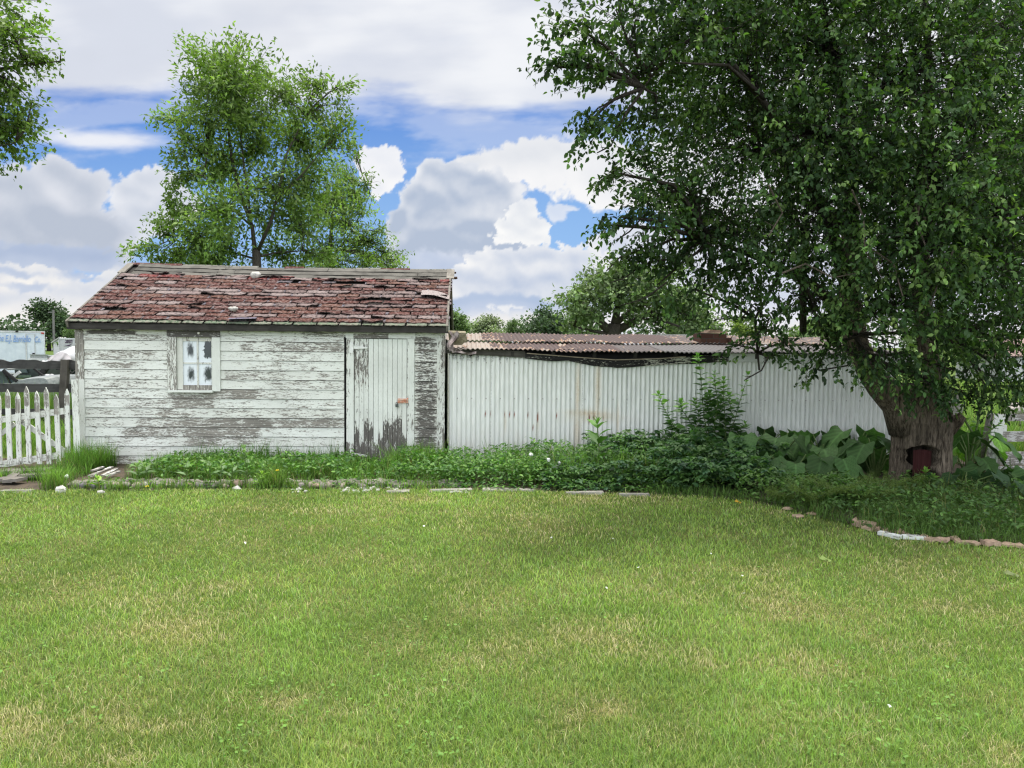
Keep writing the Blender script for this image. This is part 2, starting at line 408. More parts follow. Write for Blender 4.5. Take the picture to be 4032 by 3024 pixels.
def make_sky():
    a_f, e_f, uv = build_sky()
    A, E_ = np.meshgrid(a_f, e_f); U, V = uv(A, E_)
    c = sky_colours(U, V)
    aa = np.concatenate([np.arange(-pi, a_f[0]-.02, .05), a_f, np.arange(a_f[-1]+.03, pi, .05), [pi]])
    na = len(a_f); i0 = int(np.searchsorted(aa, a_f[0]-1e-6))
    ee = np.concatenate([[-.2], e_f, [e_f[-1]+.04, e_f[-1]+.08]])
    idx = np.clip(np.arange(len(aa))-i0, 0, na-1); jd = np.clip(np.arange(len(ee))-1, 0, len(e_f)-1)
    # outside the charted part the colours carry on as soft cloud
    full = c[np.ix_(jd, idx)]
    far = np.minimum(np.abs(np.arange(len(aa))-i0-(idx)), 12)/12.0
    tone = .5+.9*fbm(np.tile(aa*500, (len(ee), 1)), np.tile(ee[:, None]*900, (1, len(aa))), 220, 4, .5, 77)
    soft = lerp3(np.array((.60, .68, .84)), np.array((.92, .93, .95)), np.clip(tone, 0, 1))
    back = sst(-np.cos(aa), -.1, .6)
    soft = soft*(1+1.7*back)[None, :, None]  # unseen sky behind the viewer, brightened as added fill light
    full = lerp3(full, soft, np.tile(far, (len(ee), 1)))
    R = 2600.0
    AA, EE = np.meshgrid(aa, ee)
    P = np.stack([np.sin(AA)*np.cos(EE), np.cos(AA)*np.cos(EE), np.sin(EE)], -1).reshape(-1, 3)*R + np.array((0, 0, EYE))
    w = len(aa); i, j = np.meshgrid(np.arange(w-1), np.arange(len(ee)-1)); q = (j*w+i).ravel()
    F = np.stack([q, q+w, q+w+1, q+1], 1)
    m, t, o = new_mat('cloudy_sky'); col, r, g, b = vcol(t)
    em = nd(t, 'ShaderNodeEmission', {'Color': col, 'Strength': 1.0}); t.links.new(em.outputs[0], o.inputs[0])
    m.cycles.emission_sampling = 'NONE'
    tag(link_mesh('sky', P, F, full.reshape(-1, 3), m, None, (0, 0, 0), True), kind='structure')
make_sky()
# ------------------------------------------------------------------ ground
def gz(y):                                   # the land falls a little behind the sheds
    return 0.0 if y < 13.5 else -1.0*min(1.0, (y-13.5)/46.0)
def lawn_edge():                             # back edge of the mown lawn, left to right
    return [(-30, 8.7), (-8, 8.7), (-5.15, 8.74), (-3.68, 8.78), (-1.63, 8.82), (0, 8.78), (1.2, 8.68), (2.05, 8.55), (3.03, 8.22), (3.33, 7.76), (3.53, 7.16), (3.76, 6.76), (4.07, 6.5), (4.81, 6.28), (6.5, 6.0), (30, 5.6)]
LE = np.array(lawn_edge())
def ledge(x): return np.interp(x, LE[:, 0], LE[:, 1])
def m_ground():
    m, t, o = new_mat('ground_meadow'); p = wpos(t)
    n1 = noise(t, p, .7, 5, .6); n2 = noise(t, p, 9, 5, .6)
    c = mixc(t, sstep(t, n1, .35, .65), (.07, .13, .025), (.13, .17, .045)); c = mixc(t, sstep(t, n2, .4, .7), c, (.05, .09, .02))
    bsdf(t, o, c, .95, .1, n2, .8, .05); return m
def m_lawn():
    m, t, o = new_mat('lawn_thatch'); p = wpos(t)
    n1 = noise(t, p, 1.6, 5, .6); n2 = noise(t, p, 60, 4, .6)
    c = mixc(t, sstep(t, n1, .35, .68), (.10, .16, .03), (.24, .22, .09)); c = mixc(t, sstep(t, n2, .35, .7), (.05, .07, .02), c)
    bsdf(t, o, c, .95, .05, n2, .8, .01); return m
MG = m_ground(); ML = m_lawn()
g = MB()
xs = [-3000, -400, -60, -30, -15, -8, 0, 8, 15, 30, 60, 400, 3000]; ys = [-60, -10, 0, 5, 9, 13.5, 20, 30, 45, 59.5, 120, 400, 4000]
g.grid(lambda u, v: (xs[round(u*12)], ys[round(v*12)], gz(ys[round(v*12)]) - .012), 12, 12)
tag(obj('ground', g, MG, origin=(0, 0, 0)), kind='structure')
g = MB(); n = 60
lx = np.linspace(-30, 30, n+1)
g.add([(x, -12, -.004) for x in lx] + [(x, ledge(x), -.004) for x in lx], [(i, i+1, n+2+i, n+1+i) for i in range(n)])
tag(obj('lawn', g, ML, origin=(0, 0, 0)), kind='structure')
MSOIL = m_plain('bed_soil', (.05, .04, .03), (.11, .085, .06), 40, .95, .8)
g = MB()
g.add([(x, ledge(x)+.03, 0.0) for x in lx] + [(x, 11.2, 0.0) for x in lx], [(i, i+1, n+2+i, n+1+i) for i in range(n)])
tag(obj('bed_soil', g, MSOIL, origin=(0, 0, 0)), kind='structure')
# ================================================================== the old shed
D = 10.72                                     # front wall plane
SX0, SX1 = -5.285, -0.318; SB = 3.74          # left, right, depth of the shed
YR = D + 1.87; ZE, ZR = 1.93, 2.885           # ridge line, eave and ridge height
M_PX = m_paint('flaking_white_paint_boards', 'x'); M_PZ = m_paint('flaking_white_paint_upright', 'z')
M_GREYX = m_wood('weathered_grey_wood', 'x', (.24, .225, .19), (.50, .48, .42)); M_DARKX = m_wood('blackened_wood', 'x', (.018, .017, .016), (.075, .07, .062))
M_DARKZ = m_wood('dark_weathered_post', 'z', (.05, .045, .04), (.14, .125, .11))
M_BLACK = m_plain('dark_void', (.006, .006, .006), (.012, .012, .012), 20)
shed = thing('old_shed', 'old white clapboard shed with peeling paint and a worn red shingle roof', 'shed', ((SX0+SX1)/2, D, 0))
# peel patches on the clapboards: x0, x1, board (from the top), part of the board, amount, darkness
def zx(X): return a4(300+X/2.86, 1500, D).x
def z2x(X): return a4(900+X/1.508, 1500, D).x
def z1x(X): return a4(X/1.508, 1500, D).x
PEEL = []
def pl(x0, x1, bd, amt, dk=.15, lo=0, hi=1): PEEL.append((x0, x1, bd, amt, dk, lo, hi))
for a in [(90, 150, 0, .6), (300, 975, 0, .72, .2, .1, .65), (95, 870, 2, .68, .1, .1, .85), (620, 1030, 2, .5), (290, 640, 3, .85, .1, .35, .75), (640, 1030, 3, .45), (100, 700, 4, .5), (250, 650, 6, .62), (150, 450, 6, .5), (600, 1000, 7, .66), (170, 430, 7, .5),
          (150, 890, 8, .55), (200, 560, 9, .55), (690, 1144, 9, .68), (120, 560, 10, .42), (540, 1144, 10, .8), (330, 600, 11, .6), (930, 1144, 11, .55), (220, 600, 12, .52), (200, 620, 13, .8), (130, 400, 5, .3)]:
    pl(zx(a[0]), zx(a[1]), *a[2:])
for a in [(1020, 1520, 6, .82), (1040, 1270, 7, .9), (1330, 1500, 7, .5), (930, 1130, 8, .7), (1290, 1510, 8, .6), (1040, 1520, 9, .82), (1090, 1320, 10, .95), (1380, 1520, 10, .85), (1120, 1300, 11, .85), (1400, 1500, 11, .7), (1150, 1500, 12, .45), (1330, 1480, 4, .7), (1450, 1520, 1, .7), (1320, 1420, 0, .5)]:
    pl(z1x(a[0]), z1x(a[1]), *a[2:])
for a in [(0, 60, 0, .5), (260, 700, 1, .75), (560, 700, 0, .6), (160, 520, 3, .55), (0, 330, 4, .62), (530, 700, 4, .55), (640, 700, 5, .6), (0, 130, 6, .9), (230, 420, 6, .6), (320, 680, 7, .55), (0, 250, 8, .5), (300, 640, 8, .62), (0, 260, 9, .95, .3), (300, 700, 9, .85), (0, 160, 10, .9), (200, 500, 10, .5), (0, 120, 11, .6), (280, 560, 11, .5), (300, 700, 3, .4), (150, 420, 12, .4)]:
    pl(z2x(a[0]), z2x(a[1]), *a[2:])
for bd, am in enumerate([.85, .75, .72, .74, .78, .8, .86, .9, .9, .92, .95, .95, .95, .95]):
    pl(z2x(1120), z2x(1232), bd, am, .75)
zb = [1.6835 - .1307*k for k in range(13)] + [0.0]
def boards(mb, x0, x1, y0, sgn=1, nseg=None, clip=None):
    nseg = nseg or max(2, int((x1-x0)/.045))
    for bd in range(14):
        z0 = zb[bd]; z1 = 1.86 if bd == 0 else zb[bd-1] + .004
        if bd == 13: z0 = -.01
        if z1 <= z0: continue
        ph = rng.uniform(0, 6); base = rng.uniform(.32, .47); tone = rng.uniform(0, .35)
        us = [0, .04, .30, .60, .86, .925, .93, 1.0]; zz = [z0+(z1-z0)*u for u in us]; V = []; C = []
        for j, z in enumerate(zz):
            for i in range(nseg+1):
                x = x0 + (x1-x0)*i/nseg; u = us[j]
                yo = -.027 + .014*u + .0025*sin(x*2.1+ph) + .0015*sin(x*7+ph) + (.016 if u >= .93 else 0)
                am, dk = base + .09*sin(x*3.1+ph), .12
                for (a, b, k, amt, d_, lo, hi) in PEEL:
                    if k == bd and a-.08 < x < b+.08 and lo-.08 <= u <= hi+.08:
                        e = min(1, (x-a+.08)/.12, (b+.08-x)/.12)
                        if e > 0: am = max(am, am + (amt*.92-am)*e); dk = max(dk, d_*e)
                if u >= .93: am, dk = 1.4, 1.0  # recessed top edge darkened: paints the shadow line under the board above
                V.append((x, y0+yo*sgn, z)); C.append((am, dk, tone))
        m_ = nseg+1; n0 = len(V)
        F = [(j*m_+i, j*m_+i+1, (j+1)*m_+i+1, (j+1)*m_+i) for j in range(7) for i in range(nseg)]
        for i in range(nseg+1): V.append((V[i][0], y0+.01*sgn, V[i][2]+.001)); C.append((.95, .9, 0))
        F += [(n0+i, n0+i+1, i+1, i) for i in range(nseg)]
        mb.add(V, F, np.array(C))
w = MB()
XW0, XW1, XD0, XD1 = SX0+.105, SX1-.105, -1.72, -0.735
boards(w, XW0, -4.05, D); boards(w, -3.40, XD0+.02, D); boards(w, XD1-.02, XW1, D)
# above and below the window
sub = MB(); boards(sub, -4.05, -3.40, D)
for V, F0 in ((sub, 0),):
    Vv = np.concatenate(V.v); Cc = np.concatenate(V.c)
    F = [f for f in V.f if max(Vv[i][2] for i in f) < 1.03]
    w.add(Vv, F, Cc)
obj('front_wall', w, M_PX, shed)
w = MB(); t_ = .05
w.add([(SX0+.02, D+.03, 0), (SX0+.02, D+SB, 0), (SX0+.02, D+SB, 1.86), (SX0+.02, YR, ZR-.07), (SX0+.02, D+.03, 1.86)], [(0, 1, 2, 3, 4)], (.45, .2, .3))
obj('side_wall', w, M_PX, shed)
w = MB(); w.add([(SX1-.02, D+.03, 0), (SX1-.02, D+SB, 0), (SX1-.02, D+SB, 1.86), (SX1-.02, YR, ZR-.07), (SX1-.02, D+.03, 1.86)], [(4, 3, 2, 1, 0)], (.5, .3, .3))
obj('side_wall', w, M_PX, shed)
w = MB(); w.box((SX0+.02, D+SB-.03, 0), (SX1-.02, D+SB, 1.86), (.5, .2, .3)); obj('back_wall', w, M_PX, shed)
def upright(name, x0, x1, z0, z1, y, th, pf, parent, mat=None, lean=0.0):
    mb = MB(); nz = 34
    def col(u, v):
        return pf(u, v)
    mb.grid(lambda u, v: (x0+(x1-x0)*u+lean*v, y-th, z0+(z1-z0)*v), 3, nz, colfn=col)
    for xx in (x0, x1): mb.grid(lambda u, v: (xx+lean*v+(.0006 if xx == x1 else -.0006), y-th+th*u*1.0, z0+(z1-z0)*v), 1, nz, colfn=lambda u, v: pf(0 if xx == x0 else 1, v))
    mb.grid(lambda u, v: (x0+(x1-x0)*u+lean, y-th+th*v, z1), 3, 1, colfn=lambda u, v: (.6, .5, .3))
    mb.grid(lambda u, v: (x0+(x1-x0)*u, y-th+th*v, z0), 3, 1, colfn=lambda u, v: (.8, .8, .3))
    return obj(name, mb, mat or M_PZ, parent)
upright('corner_board', SX0, SX0+.112, 0, 1.83, D, .034, lambda u, v: (.30+.40*(v > .62)+.3*(v > .85)*(u > .3)+.35*(v < .12)+.2*(u < .12), .2, .25), shed)
upright('corner_board', SX1-.108, SX1, 0, 1.80, D, .034, lambda u, v: (.48+.25*(v > .75)*(u > .4)+.18*(v < .28)+.15*(u > .7), .45, .2), shed)
# frieze board, window head, soffit and the black fascia under the shingles
mb = MB(); nx = 70
mb.grid(lambda u, v: (SX0-.0+(SX1-SX0)*u, D-.030-.003*sin(u*25), 1.765+.065*v+.004*sin(u*17)), nx, 3, colfn=lambda u, v: ((.95 if .03 < u < .16 else .35 if u < .55 else .6)+.12*sin(u*31), .85 if u < .17 else .5, .3))
mb.grid(lambda u, v: (SX0+(SX1-SX0)*u, D-.030+.03*v, 1.765), nx, 1, C=(.9, .9, 0))
obj('frieze_board', mb, M_PX, shed)
mb = MB()
mb.box((SX0-.02, D-.105, 1.832), (SX1+.03, D+.02, 1.85), (.7, .9, .2)); obj('soffit', mb, M_DARKX, shed)
mb = MB(); mb.beam((SX0-.055, D-.118, 1.868), (SX1+.045, D-.118, 1.868), .024, .085, (.5, .5, .6), seg=60, jit=.004)
obj('fascia', mb, M_DARKX, shed)
for k in range(7):
    mb = MB(); u0 = [.02, .11, .25, .31, .52, .66, .86][k]; ln = [.05, .12, .04, .1, .05, .06, .05][k]
    a = SX0+(SX1-SX0)*u0; mb.grid(lambda u, v: (a+ln*4.9*u, D-.042, 1.80+rng.uniform(.0, .012)+(.012+.03*v)), 6, 1, C=(.3, .3, .3))
    obj('paint_remnant', mb, M_PX, shed)

# ---------------- roof deck, exposed sheathing, shingles
nrm = Vector((0, -(ZR-ZE), (YR-(D-.14)))).normalized()            # outward normal of the front slope
E0 = Vector((SX0-.06, D-.14, ZE)); sl_v = Vector((0, YR-(D-.14), ZR-ZE)); SL = sl_v.length; sd = sl_v.normalized()
XR0, XR1 = SX0-.055, SX1+.042
def roofp(x, s, h=0.0):                                           # s along the slope from the eave, h above the deck
    sag = -.018*sin(pi*(x-XR0)/(XR1-XR0)) - .02*((x-XR0)/(XR1-XR0))
    return Vector((x, D-.14, ZE)) + sd*s + nrm*h + Vector((0, 0, sag*(.4+.6*s/SL)))
mb = MB(); mb.grid(lambda u, v: roofp(XR0+.02+(XR1-XR0-.04)*u, SL*v, -.03), 20, 4, C=(.5, .5, .5))
mb.grid(lambda u, v: (XR0+.02+(XR1-XR0-.04)*u, YR+(D+SB+.14-YR)*v, ZR-.03+(ZE-ZR)*v-.02*u), 20, 4, C=(.5, .5, .5))
obj('roof_deck', mb, M_DARKX, shed)
mb = MB()
for (s0, s1, hh) in ((SL-.145, SL-.03, .006), (SL-.30, SL-.175, 0), (SL-.46, SL-.33, -.004)):
    cuts = sorted([XR0+.16] + [rng.uniform(XR0+.5, XR1-.5) for _ in range(3)] + [XR1-.05])
    for a, b in zip(cuts[:-1], cuts[1:]):
        tone = rng.uniform(.3, .8); tw = rng.uniform(-.006, .01)
        pts = lambda u, v, h: roofp(a+.004+(b-a-.008)*u, s0+(s1-s0)*v+rng.uniform(-.006, .006), h+tw*(v-.3)+.004*sin(u*9+a))
        mb.grid(lambda u, v: pts(u, v, hh+.012), 24, 2, C=(.5, .5, tone))
        mb.grid(lambda u, v: pts(u, 0, hh-.03+.042*v), 24, 1, C=(.5, .5, .0))
obj('sheathing_board', mb, m_wood('bare_roof_board', 'x', (.05, .047, .042), (.19, .182, .16), 1.3), shed)
def m_shingle():
    m, t, o = new_mat('asphalt_shingle'); col, r, g, b = vcol(t)
    n1 = noise(t, wpos(t), 26, 5, .65); n2 = noise(t, wpos(t), 95, 3, .6); n3 = noise(t, wpos(t), 9, 4, .6)
    c = mixc(t, mth(t, 'MULTIPLY', sstep(t, n1, .48, .62), .6), col, mixc(t, n2, (.10, .06, .055), (.38, .31, .29)))
    c = mixc(t, mth(t, 'MULTIPLY', sstep(t, n1, .46, .38), .9), c, (.020, .016, .016))
    c = mixc(t, mth(t, 'MULTIPLY', sstep(t, n3, .60, .72), .35), c, (.36, .30, .28))
    c = mixc(t, mth(t, 'MULTIPLY', n2, .35), c, mixc(t, 1.0, c, (.45, .45, .45), 'MULTIPLY'))
    bsdf(t, o, c, .95, .1, n1, .8, .006); return m
M_SH = m_shingle()
def tab(mb, x, wd_, s, ln, col, lift, th=.007, h0=.010, skew=0.0, ragged=.018):
    nu = 7; V = []; C = []
    seed = rng.uniform(0, 9)
    for j in range(4):
        v = j/3
        for i in range(nu+1):
            u = i/nu
            ss = s + ln*v + (rng.uniform(-ragged, ragged*.6) if j == 0 else 0)
            hh = h0 + lift*(1-v)**1.6*(1+.5*sin(u*5+seed)) + rng.uniform(-.002, .002)
            V.append(roofp(x + wd_*u + skew*v + (rng.uniform(-.006, .006) if i in (0, nu) else 0), ss, hh))
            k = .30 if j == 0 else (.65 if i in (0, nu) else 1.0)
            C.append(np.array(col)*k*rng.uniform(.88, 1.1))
    m_ = nu+1; F = [(j*m_+i, j*m_+i+1, (j+1)*m_+i+1, (j+1)*m_+i) for j in range(3) for i in range(nu)]
    n0 = len(V)
    for i in range(nu+1):
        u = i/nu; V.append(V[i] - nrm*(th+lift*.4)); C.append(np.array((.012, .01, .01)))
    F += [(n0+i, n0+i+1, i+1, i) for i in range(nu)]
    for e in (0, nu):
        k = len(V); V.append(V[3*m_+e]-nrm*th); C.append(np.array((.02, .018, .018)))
        q = (e, 3*m_+e, k, n0+(0 if e == 0 else nu)); F.append(q if e == 0 else q[::-1])
    mb.add([tuple(p) for p in V], F, np.array(C))
reds = [(.104, .041, .034), (.090, .037, .033), (.116, .051, .040), (.082, .036, .033), (.13, .064, .048), (.108, .045, .038)]
pales = [(.205, .16, .155), (.16, .122, .117), (.25, .205, .198)]
sh = MB(); stc = MB(); EXPO = .131; ncour = 14
for k in range(ncour):
    s = .075 + EXPO*k
    if s > SL-.46: break
    x = XR0 - (.165 if k % 2 else 0.0) - rng.uniform(0, .03)
    pale = k in (1, 4, 7, 8, 12)
    while x < XR1-.01:
        wd_ = .318 + rng.uniform(-.012, .012); x0 = max(x, XR0); x1 = min(x+wd_, XR1)
        u = (x-XR0)/(XR1-XR0)
        worn = vnoise(x, s, .5, 3)
        if x1-x0 > .04:
            if pale and rng.random() < .74: col = pales[rng.integers(3)]
            elif k >= 10 and rng.random() < .18: col = pales[rng.integers(3)]
            else: col = reds[rng.integers(6)]
            if s > SL-.62: col = tuple(c*f for c, f in zip((.16, .036, .034), (1, 1, 1))) if rng.random() < .5 else col
            lift = .006+.020*worn*rng.random() + (.024 if rng.random() < .14 else 0)
            miss = (rng.random() < .014 and k > 1) or (s > SL-.72 and rng.random() < .20)
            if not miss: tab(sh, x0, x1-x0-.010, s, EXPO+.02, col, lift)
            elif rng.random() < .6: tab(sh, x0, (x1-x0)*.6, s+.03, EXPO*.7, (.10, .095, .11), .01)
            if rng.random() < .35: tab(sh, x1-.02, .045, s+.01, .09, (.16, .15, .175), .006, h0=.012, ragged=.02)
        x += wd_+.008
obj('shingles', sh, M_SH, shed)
# torn course at the top of the shingles
x = XR0+.45
while x < XR1-.2:
    if rng.random() < .75:
        tc = MB(); tab(tc, x, rng.uniform(.12, .4), SL-.47+rng.uniform(-.05, .04), rng.uniform(.05, .11), [(.16, .036, .034), (.13, .04, .038), (.22, .165, .155), (.05, .04, .04)][rng.integers(4)], rng.uniform(.01, .04), skew=rng.uniform(-.05, .05), ragged=.03); obj('torn_shingle', tc, M_SH, shed)
    x += rng.uniform(.15, .42)
x = XR0; gr = MB()
while x < XR1-.02:
    wd_ = .30+rng.uniform(-.02, .02)
    if x/ (XR1-XR0) < 10: tab(gr, x, min(wd_-.02, XR1-x), -.012, .10, [(.16, .21, .14), (.13, .18, .12), (.19, .23, .17)][rng.integers(3)], .003, h0=.004, ragged=.008)
    x += wd_
obj('starter_course', gr, M_SH, shed); bpy.data.objects['starter_course']['label'] = 'green lowest shingle course along the eave'
# ridge caps, thin and broken
x = XR0+.02
while x < XR1-.05:
    wd_ = rng.uniform(.25, .5); wd_ = min(wd_, XR1-x)
    if rng.random() < .85:
        rc = MB(); c = [(.15, .16, .135), (.13, .137, .12), (.10, .04, .036), (.19, .2, .175)][rng.integers(4)]
        hh = rng.uniform(.012, .026)
        p0 = roofp(x, SL, hh); p1 = roofp(x+wd_-.01, SL, hh+rng.uniform(-.004, .008))
        dn = rng.uniform(.035, .075)
        V = [p0-sd*dn-nrm*.008, p1-sd*dn*rng.uniform(.6, 1.1)-nrm*.004, p1+Vector((0, .004, .006)), p0+Vector((0, .004, .006)), p0+Vector((0, .09, -.05)), p1+Vector((0, .09, -.05))]
        rc.add([tuple(v) for v in V], [(0, 1, 2, 3), (3, 2, 5, 4)], c)
        rc.add([tuple(v) for v in (V[0], V[1], V[1]-nrm*.016, V[0]-nrm*.016)], [(3, 2, 1, 0)], (.03, .02, .02)); obj('ridge_cap', rc, M_SH, shed)
    x += wd_
for xx, nm in ((XR0+.012, 0), (XR1-.012, 1)):
    mb = MB()
    mb.beam(roofp(xx, -.02, -.035), roofp(xx, SL+.005, -.03), .028, .105, (.5, .5, .5), up=tuple(nrm), seg=14, jit=.002)
    mb.beam(roofp(xx, SL-.42, .012), roofp(xx, SL-.01, .012), .10 if nm == 0 else .12, .02, (.5, .5, .8), up=tuple(nrm), seg=4, jit=.003)
    b = roofp(xx, SL, -.03)
    mb.beam(b+Vector((0, .01, 0)), Vector((xx, D+SB+.13, ZE-.04)), .028, .105, (.5, .5, .5), up=(0, .45, .9), seg=4)
    obj('rake_board', mb, m_wood('rake_wood_%d' % nm, 'y', (.11, .10, .088), (.29, .27, .235)), shed)
# iron bracket on the right rake
mb = MB(); p = roofp(XR1, SL-.12, .0)
mb.beam(p, p+Vector((.07, 0, .005)), .012, .03); mb.tube([p+Vector((.066, -.02, .005)), p+Vector((.066, .02, .005))], .014, 8)
M_IRON = m_plain('rusty_iron', (.035, .022, .018), (.10, .05, .03), 60, .8)
obj('iron_bracket', mb, M_IRON, shed); mb = MB()
p2_ = roofp(XR1, SL-.32, -.01); mb.tube([p2_, p2_+Vector((.07, 0, 0)), p2_+Vector((.10, 0, .005))], [.012, .022, .018], 8)
obj('iron_bolt', mb, M_IRON, shed)

# ---------------- window
win = MB()
def brd(x0, x1, z0, z1, y0, y1, c, nx=10, nz=10):
    mb = MB()
    mb.grid(lambda u, v: (x0+(x1-x0)*u, y0, z0+(z1-z0)*v), nx, nz, C=c)
    mb.box((x0+.0005, y0+.0012, z0+.0005), (x1-.0005, y1, z1-.0005), c)
    return mb
wf = brd(-4.07, -3.952, 1.0, 1.735, D-.045, D-.012, (.62, .25, .2)); window = obj('window', wf, M_PZ, shed, smooth=False)
obj('casing', brd(-3.475, -3.368, 1.0, 1.735, D-.045, D-.012, (.22, .2, .1)), M_PZ, window)
ho = brd(-4.07, -3.366, 1.737, 1.822, D-.05, D-.012, (.93, .9, .2)); obj('head_board', ho, M_PX, window)
mb = MB(); mb.tube([(-3.642, D-.05, 1.79), (-3.642, D-.075, 1.79)], [.017, .014], 10); obj('insulator_knob', mb, m_plain('porcelain', (.6, .58, .5), (.7, .68, .6), 30, .35), window)
mb = brd(-4.05, -3.46, .985, 1.015, D-.085, D-.02, (.15, .1, .0)); obj('sill', mb, M_PX, window)
mb = MB()
X0, X1, Z0, Z1 = -3.95, -3.476, 1.016, 1.736
mb.box((X0, D-.012, Z0), (X0+.075, D+.03, Z1), (.25, .3, .6)); mb.box((X1-.016, D-.012, Z0), (X1, D+.03, Z1), (.5, .3, .3))
mb.box((X0+.075, D-.008, Z1-.055), (X1-.016, D+.03, Z1), (.45, .35, .9)); 
mb.box((X0+.075, D-.018, Z0), (X1-.016, D+.03, Z0+.065), (.9, .12, .6))
cxm = (X0+.075+X1-.016)/2+.005; czm = (Z0+.065+Z1-.055)/2
mb.box((cxm-.011, D-.006, Z0+.065), (cxm+.011, D+.02, Z1-.055), (.38, .3, .6)); mb.box((X0+.075, D-.004, czm-.011), (X1-.016, D+.018, czm+.011), (.4, .3, .5))
obj('sash', mb, M_PZ, window)
def m_pane():
    m, t, o = new_mat('whitewashed_glass'); p = nd(t, 'ShaderNodeNewGeometry').outputs[0]
    n1 = noise(t, wpos(t, (1, 1, .5)), 30, 5, .6); n2 = noise(t, wpos(t, (3, 1, .6)), 40, 3, .6)
    cur = None
    def spot(x, z, rx, rz, hard):
        d = vm(t, 'MULTIPLY', vm(t, 'SUBTRACT', p, (x, 0, z)), (1/rx, 0, 1/rz))
        pr = nd(t, 'ShaderNodeSeparateXYZ', {0: vm(t, 'ABSOLUTE', d)})
        q = mth(t, 'POWER', mth(t, 'ADD', mth(t, 'POWER', pr.outputs[0], 3.0), mth(t, 'POWER', pr.outputs[2], 3.0)), .3333)
        return sstep(t, mth(t, 'ADD', q, mth(t, 'MULTIPLY', mth(t, 'SUBTRACT', n1, .5), 1.7)), 1.0+.55/hard, 1.0-.55/hard)
    for a in SPOTS:
        s = spot(*a); cur = s if cur is None else mth(t, 'MAXIMUM', cur, s)
    white = mixc(t, n2, (.60, .66, .70), (.78, .82, .84))
    c = mixc(t, mth(t, 'MULTIPLY', cur, .96), white, (.02, .026, .026))
    b = bsdf(t, o, c, sstep(t, cur, 0, 1, .6, .12), .5)
    return m
def wz(X, Y_): return a4(500+X/3.16, 1000+Y_/3.16, D)      # measured on the enlarged window
SPOTS = []
for (x0, y0, x1, y1, h) in ((752, 1115, 828, 1270, 1.2), (950, 1070, 1078, 1290, 6), (755, 1425, 832, 1570, 1.1), (962, 1405, 1062, 1570, 1.3)):
    a, b = wz(x0, y0), wz(x1, y1); SPOTS.append(((a.x+b.x)/2, (a.z+b.z)/2, (b.x-a.x)/2, (a.z-b.z)/2, h))
mb = MB(); mb.box((X0+.07, D+.006, Z0+.06), (X1-.012, D+.012, Z1-.05)); obj('pane', mb, m_pane(), window)

# ---------------- door
mb = MB()
DX0, DX1, DZ0, DZ1 = -1.561, -.842, .075, 1.737
nb = 11
for k in range(nb):
    a = DX0+(DX1-DX0)*k/nb+.002; b = DX0+(DX1-DX0)*(k+1)/nb-.002; yy = D-.024+rng.uniform(-.002, .002)
    zlow = DZ0 - (.05 if k in (5, 6, 7) else 0)
    def cf(u, v, k=k):
        z = DZ0+(DZ1-DZ0)*v
        am = .10
        if k <= 2: am = max(am, .74 - .25*abs(v-.8)/.2 if v > .55 else .35)
        if k == 0: am = max(am, .45 if v > .5 else .2)
        low = [.30, .20, .38, .33, .16, .24, .37, .38, .36, .40, .24][k]
        am = max(am, .14+.80*max(0, min(1, (low-v)/.17+.35)) if v < low+.05 else 0)
        if v < .13: am = max(am, .85)
        return (min(am, 1), .75 if v < .45 else .45, .05+.2*(k >= 9 and v < .45))
    mb.grid(lambda u, v: (a+(b-a)*u, yy, zlow+(DZ1-zlow)*v), 2, 50, colfn=cf)
    mb.box((a+.0004, yy+.001, zlow), (b-.0004, D+.012, DZ1), (.7, .8, .2))
mb.box((DX0, D+.0125, DZ0), (DX1, D+.02, DZ1), (1, 1, 0))
door = obj('door', mb, M_PZ, shed)
M_WM = m_plain('old_white_metal', (.62, .63, .6), (.78, .79, .76), 30, .6, .2)
for z, an in ((1.617, -.02), (.135, -.12)):
    mb = MB(); mb.box((DX0-.055, D-.052, z-.075), (DX0-.014, D-.044, z+.075))
    poly = [(DX0-.014, D-.047, z+.028), (DX0-.014, D-.047, z-.022), (DX0+.175, D-.047, z-.012+an*.1), (DX0+.18, D-.047, z+.008+an*.1)]
    mb.prism(poly, (0, .006, 0)); mb.tube([(DX0-.014, D-.052, z-.05), (DX0-.014, D-.052, z+.05)], .008, 8)
    obj('strap_hinge', mb, M_WM, door)
M_RUST = m_plain('rusty_painted_steel', (.55, .16, .07), (.66, .58, .48), 28, .7, .5)
lz = a4(1340+700/2.861, 1280+850/2.861, D)
mb = MB(); mb.box((lz.x-.06, D-.045, lz.z-.035), (lz.x+.055, D-.03, lz.z+.03), jit=.003); mb.box((lz.x-.05, D-.058, lz.z-.02), (lz.x+.03, D-.045, lz.z+.004)); mb.box((lz.x+.06, D-.052, lz.z-.03), (lz.x+.082, D-.036, lz.z+.04), jit=.002)
mb.tube([(lz.x-.05, D-.06, lz.z+.012), (lz.x+.08, D-.06, lz.z+.012)], .008, 6)
obj('hasp', mb, M_RUST, door)
mb = MB(); mb.box((lz.x-.092, D-.062, lz.z-.085), (lz.x-.052, D-.04, lz.z-.048), jit=.001)
mb.tube([(lz.x-.085, D-.05, lz.z-.05), (lz.x-.085, D-.05, lz.z-.03), (lz.x-.072, D-.05, lz.z-.018), (lz.x-.06, D-.05, lz.z-.03), (lz.x-.06, D-.05, lz.z-.05)], .005, 6)
obj('padlock', mb, m_plain('dull_grey_green_steel', (.07, .085, .075), (.12, .135, .12), 40, .5, .2, metal=.3), door)
upright('door_casing', -1.668, DX0-.006, .03, 1.742, D, .04, lambda u, v: (.30+.25*(v > .88)+.5*(v < .16)+.2*(u < .2)+.15*(.5 < v < .75)*(u < .5), .4, .1), shed)
